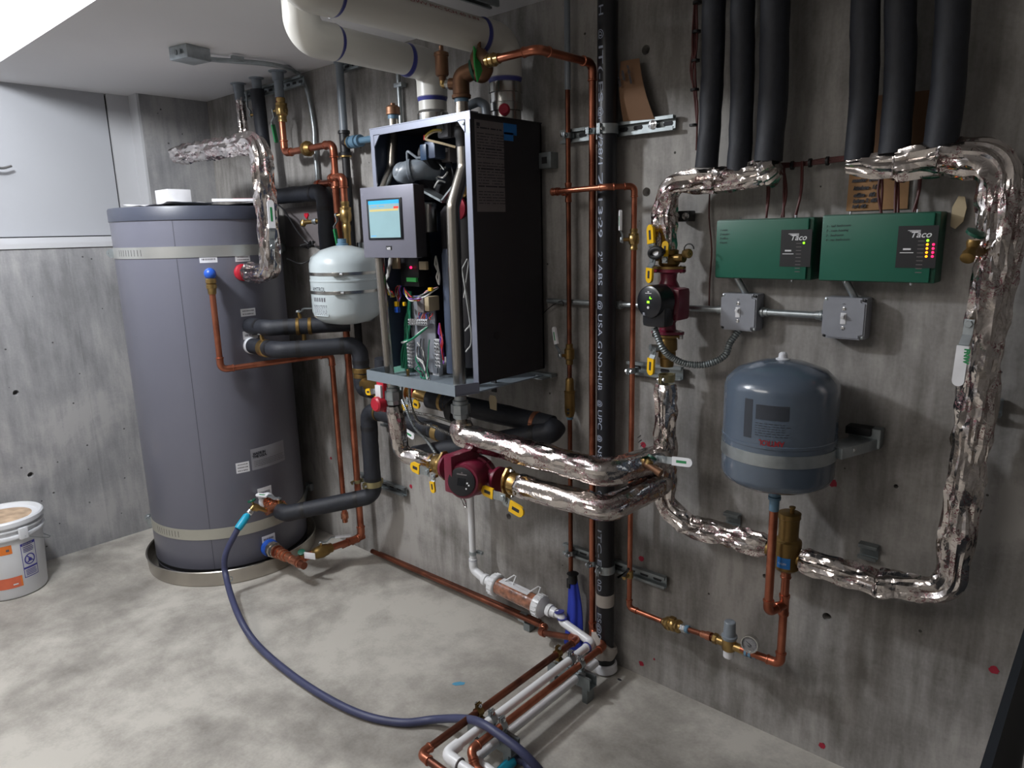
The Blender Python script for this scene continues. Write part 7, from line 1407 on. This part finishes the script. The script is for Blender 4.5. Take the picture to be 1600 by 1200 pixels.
card('cardboard_note', [(2.6216,-0.0300,1.9995), (2.6844,-0.0300,1.9977), (2.7382,-0.0300,1.8264), (2.6323,-0.0300,1.8316)], 'cardboard_dark', 'curled cardboard note standing on the upper strut beside the black stack', [('mech room', (2.6585,-0.0360,1.9787), .008, (.25, 0, -1)), ('supply', (2.6412,-0.0360,1.9676), .008, (.25, 0, -1)), ('return', (2.6282,-0.0360,1.9521), .008, (.25, 0, -1))], curl=.014)
g = M(); q = V3((2.7170,-0.0010,0.8356))
for k in range(3): g.prism([(0, 0), (.012, .012), (.0132, .0108), (.0012, -.0012)], (2.6785,-0.0010,0.8565) if k == 0 else ((2.6812,-0.0010,0.8419) if k == 1 else (2.6886,-0.0010,0.8302)), (1, 0, 0), (0, 0, 1), (0, -.0006, 0), 'ink')
g.build('pencil_mark', 'ink', label='black marker scribble on the wall above the red dot', cat='paint mark')
# ---- dark grey expansion tank
xt = 3.1987; yt = -.175; rt_ = .1365; zt5, zb5 = 1.1958, 0.8663; H5 = zt5 - zb5
et = thing('expansion_tank', 'large dark grey expansion tank strapped to the wall below the green controllers', 'tank', (xt, yt, zb5))
M().lathe((xt, yt, zb5), (0, 0, 1), [(0, .01), (.003, rt_ * .4), (.012, rt_ * .78), (.026, rt_ * .95), (.042, rt_), (H5 * .40, rt_), (H5 * .405, rt_ * 1.015), (H5 * .425, rt_ * 1.015), (H5 * .43, rt_), (H5 - .068, rt_), (H5 - .050, rt_ * .96), (H5 - .026, rt_ * .78), (H5 - .008, rt_ * .42), (H5, .012)], 'extank_grey', 72).build('vessel', 'extank_grey', et)
M().lathe((xt, yt, zt5 - .003), (0, 0, 1), [(0, .017), (.004, .017), (.006, .011), (.016, .010), (.02, .006)], 'white_plastic').build('air_valve_cap', 'white_plastic', et)
ea_ = math.atan2(_l[1] - yt, _l[0] - xt)
zl_ = 1.0093; g = M(); zs_ = zb5 + H5 * .315; g.lathe((xt, yt, zs_ - .0155), (0, 0, 1), [(0, rt_), (0, rt_ + .0022), (.031, rt_ + .0022), (.031, rt_)], 'galvanised', 72)
for s_ in (1,): g.box((xt + .152, -.085, zs_ + .006), (.055, .16, .028), 'galvanised', Matrix.Rotation(R(-18), 3, 'Z'), .003)
g.build('strap', 'galvanised', et)
g = M(); g.box((xt + .165, -.02, zs_ + .02), (.075, .036, .05), 'strut_steel', bev=.003); g.box((xt + .152, -.03, zs_ + .036), (.06, .04, .02), 'plastic_black', bev=.003); g.build('wall_bracket', 'strut_steel', et)
M().hexa((xt + .163, -.115, zs_ + .008), (xt + .160, -.128, zs_ + .008), .010, 'chrome').build('strap_bolt', 'chrome', et)
# printed label, the tank hangs upside down so the print is inverted
la_ = ea_ - .62; g = M(); cyl_patch(g, (xt, yt), rt_, ea_ - .62, ea_ - .46, zb5 + H5 * .47, zb5 + H5 * .76, 'print_dark', .0003, 6); 
cyl_patch(g, (xt, yt), rt_, ea_ - .40, ea_ + .16, zb5 + H5 * .62, zb5 + H5 * .73, 'print_dark', .0003, 10)
rn = random.Random(6)
for i in range(6):
    a = ea_ - .40
    while a < ea_ + .12: l = rn.uniform(.02, .08); cyl_patch(g, (xt, yt), rt_, a, a + l, zb5 + H5 * (.50 + i * .018), zb5 + H5 * (.50 + i * .018) + .0016, 'print_dark', .0003, 2); a += l + .02
g.build('printed_label', 'print_dark', et)
p = Vector((xt + math.cos(ea_ + .10) * rt_, yt + math.sin(ea_ + .10) * rt_, zb5 + H5 * .47)); tg = Vector((math.sin(ea_ + .10), -math.cos(ea_ + .10), 0))
text_obj('brand_print', 'AMTROL', p, tg, (0, 0, -1), .0135, 'red_print', et, 0., bend=skin(xt, yt, rt_ + .0007), width=.062, bold=.0006)
# copper below the tank, air separator, makeup water assembly
ex = thing('copper_pipe', 'copper pipe dropping from the dark grey tank and teeing into the separator leg', 'pipe', (xt, yt, .4))
zk = 0.5039; xs, ysp = 3.2185, -.115
x6 = 3.1983
copper_run(ex, [(x6, yt, zb5 + .01), (x6, yt, zk), (xs, ysp, zk + .003)], .0112, rc=.016)
M().lathe((x6, yt, zb5 + .004), (0, 0, -1), [(0, .016), (.022, .016), (.024, .014)], 'brass', 12).build('tank_connector', 'brass', ex); M().lathe((x6, yt, zb5 - .020), (0, 0, -1), [(0, .0155), (.010, .0155), (.012, .0115), (.013, .016), (.02, .016), (.022, .0125), (.05, .0125), (.052, .0112)], 'pex_blue').build('thread_tape', 'pex_blue', ex)
as_ = thing('air_separator', 'brass air separator with vent cap and blue label between the low foil headers', 'air separator', (xs, ysp, .6))
zA, zB = 0.7757, 0.6075; hA = zA - zB
g = M(); g.lathe((xs, ysp, zB), (0, 0, 1), [(0, .012), (.004, .026), (.012, .034), (hA * .50, .0355), (hA * .53, .0345), (hA * .56, .027), (hA * .62, .0255), (hA * .9, .0265), (hA * .91, .029), (hA * .99, .029), (hA, .026)], 'brass_dull', 32); g.lathe((xs + .006, ysp, zA), (0, 0, 1), [(0, .006), (.012, .006), (.013, .008), (.017, .008), (.018, .004)], 'brass_dull', 12)
g.cyl((xs - .055, ysp, zB + hA * .30), (xs + .055, ysp, zB + hA * .24), .019, 'brass_dull'); g.build('separator_body', 'brass_dull', as_)
g = M(); sa_ = math.atan2(_l[1] - ysp, _l[0] - xs); cyl_patch(g, (xs, ysp), .0352, sa_ - .75, sa_ + .25, zB + hA * .12, zB + hA * .30, 'sticker_blue', .0006, 8); sb = g.build('blue_label', 'sticker_blue', as_)
tlabel(sb, xs, ysp, .0362, sa_ - .62, zB + hA * .185, 'CALEFFI', .006, 'sticker_white', width=.024)
mk = thing('copper_pipe', 'copper pipe from under the air separator down and left to the gauge', 'pipe', (xs, ysp, .4))
zg_ = 0.3264; xg_ = 3.1035
copper_run(mk, [(xs, ysp, zB + .005), (xs, ysp, zg_ - .002), (xg_, -.112, zg_ - .004)], .0112, rc=.018)
tee(mk, (xs, ysp, zk + .003), (0, 0, 1), (x6 - xs, yt - ysp, 0), .0112, 'copper', .06, .03)
coupling(mk, (xs, ysp, zB - .01), (0, 0, 1), .0112, .02)
pr2 = thing('pressure_reducing_valve', 'brass pressure reducing valve with grey cap low on the wall beside the gauge', 'valve', (3.0646,-0.1100,0.3033))
q = V3((3.0659,-0.1100,0.3185)); q.z = zg_ - .002 + .006; zt6, zb6 = 0.3954, 0.2473
M().lathe((q.x, q.y, q.z + .010), (0, 0, 1), [(0, .021), (.004, .023), (.010, .023), (.012, .018), (zt6 - q.z - .012, .0165), (zt6 - q.z - .010, .0145)], 'pvc_grey', 20).build('adjusting_cap', 'pvc_grey', pr2)
g = M(); g.lathe((q.x, q.y, q.z - .028), (0, 0, 1), [(0, .015), (.004, .020), (.034, .021), (.040, .018)], 'brass', 20); g.cyl((q.x - .035, q.y, q.z - .008), (q.x + .05, q.y, q.z - .010), .013, 'brass'); g.hexa((q.x - .05, q.y, q.z - .007), (q.x - .035, q.y, q.z - .008), .016, 'brass_dull'); g.build('valve_body', 'brass', pr2)
M().lathe((q.x, q.y, q.z - .028), (0, 0, -1), [(0, .0155), (.020, .0155), (.024, .012)], 'sticker_white', 20).build('strainer_cap', 'sticker_white', pr2)
M().lathe((q.x + .05, q.y, q.z - .010), (1, 0, 0), [(0, .0145), (.008, .0145), (.009, .011), (.012, .015), (.020, .015), (.022, .0115), (.03, .013), (.034, .013)], 'pex_blue', 14).build('coupling', 'brass', pr2)
gg = thing('pressure_gauge', 'round white faced pressure gauge on the brass reducing valve', 'gauge', (3.1365,-0.1300,0.3612))
c = V3((3.1388,-0.1400,0.3650)); fd_ = Vector((.10, -1, .12)).normalized(); g = M(); g.lathe(c - fd_ * .020, fd_, [(0, .018), (.004, .024), (.018, .0245), (.022, .0245), (.022, .0215), (.018, .0215)], 'steel', 40); g.cyl(c - fd_ * .014, c - fd_ * .014 + Vector((-.02, .01, -.036)), .0055, 'brass'); g.build('gauge_case', 'steel', gg)
g = M(); g.lathe(c - fd_ * .003, fd_, [(0, .0218), (.001, .0218)], 'gauge_face', 40); gf = g.build('gauge_dial', 'gauge_face', gg)
g = M(); gu = Vector((1, 0, 0)); gu = (gu - fd_ * gu.dot(fd_)).normalized(); gv = (Vector((0, 0, 1)) - fd_ * fd_.z).normalized()
for k in range(27):
    a = R(-45 + 270 * k / 26); dv_ = gu * math.cos(a) + gv * math.sin(a); s_ = fd_.cross(dv_); l0 = .0165 if k % 5 else .0145; g.prism([(l0, -.0003), (.0188, -.0003), (.0188, .0003), (l0, .0003)], c - fd_ * .0018, dv_, s_, fd_ * .0003, 'ink')
dv_ = gu * math.cos(R(150)) + gv * math.sin(R(150)); s_ = fd_.cross(dv_); g.prism([(-.006, -.0010), (.0135, -.0003), (.0135, .0003), (-.006, .0010)], c - fd_ * .0014, dv_, s_, fd_ * .0004, 'ink')
for dz, w2_ in ((-.006, .012), (-.009, .008)): g.prism([(-w2_ / 2, dz), (w2_ / 2, dz), (w2_ / 2, dz + .0012), (-w2_ / 2, dz + .0012)], c - fd_ * .0018, gu, gv, fd_ * .0003, 'ink')
g.build('dial_marks', 'ink', gf)
bp2 = thing('backflow_preventer', 'brass backflow preventer with union ends between the wall bend and the reducing valve', 'valve', (2.8859,-0.0800,0.2819))
a = Vector((2.8213, y9, zend - .002)); b = Vector((q.x - .05, q.y, q.z - .007)); d_ = (b - a).normalized(); L5 = (b - a).length
M().cyl(a, b, .0085, 'copper_dark').build('pipe', 'copper_dark', bp2)
g = M(); g.lathe(a + d_ * .002, d_, [(0, .010), (.004, .014), (.012, .014), (.014, .019), (.020, .022), (.030, .022), (.034, .018), (.040, .021), (.050, .021), (.054, .018), (.058, .021), (.068, .021), (.072, .014), (.080, .013)], 'brass', 12); g.box(a + d_ * .042 + Vector((0, 0, .018)), (.020, .018, .014), 'brass_dull', bev=.003); g.build('valve_body', 'brass', bp2)
M().lathe(a + d_ * .080, d_, [(0, .0135), (.010, .0135), (.012, .012), (.013, .0135), (.020, .0135)], 'chrome', 6, smooth=False).build('nut', 'chrome', bp2); M().lathe(a + d_ * .100, d_, [(0, .0125), (.010, .0125), (.012, .010)], 'pex_blue').build('thread_tape', 'pex_blue', bp2)
M().lathe(b - d_ * .045, d_, [(0, .0085), (.002, .011), (.020, .011), (.022, .0135), (.040, .0135)], 'copper_bright', 12).build('adapter', 'brass_dull', bp2)

# ---- dark panel standing out from the wall at the right edge of the view
dk = thing('freestanding_panel', 'dark panel edge cut off by the lower right corner of the photo', 'panel', (3.76, -.6, 0))
M().box((3.764, -.63, .545), (.012, 1.20, .485), 'edge_dark').build('upper_panel', 'edge_dark', dk)
M().box((3.764, -.63, .151), (.012, 1.20, .302), 'sticker_grey').build('lower_panel', 'sticker_grey', dk)
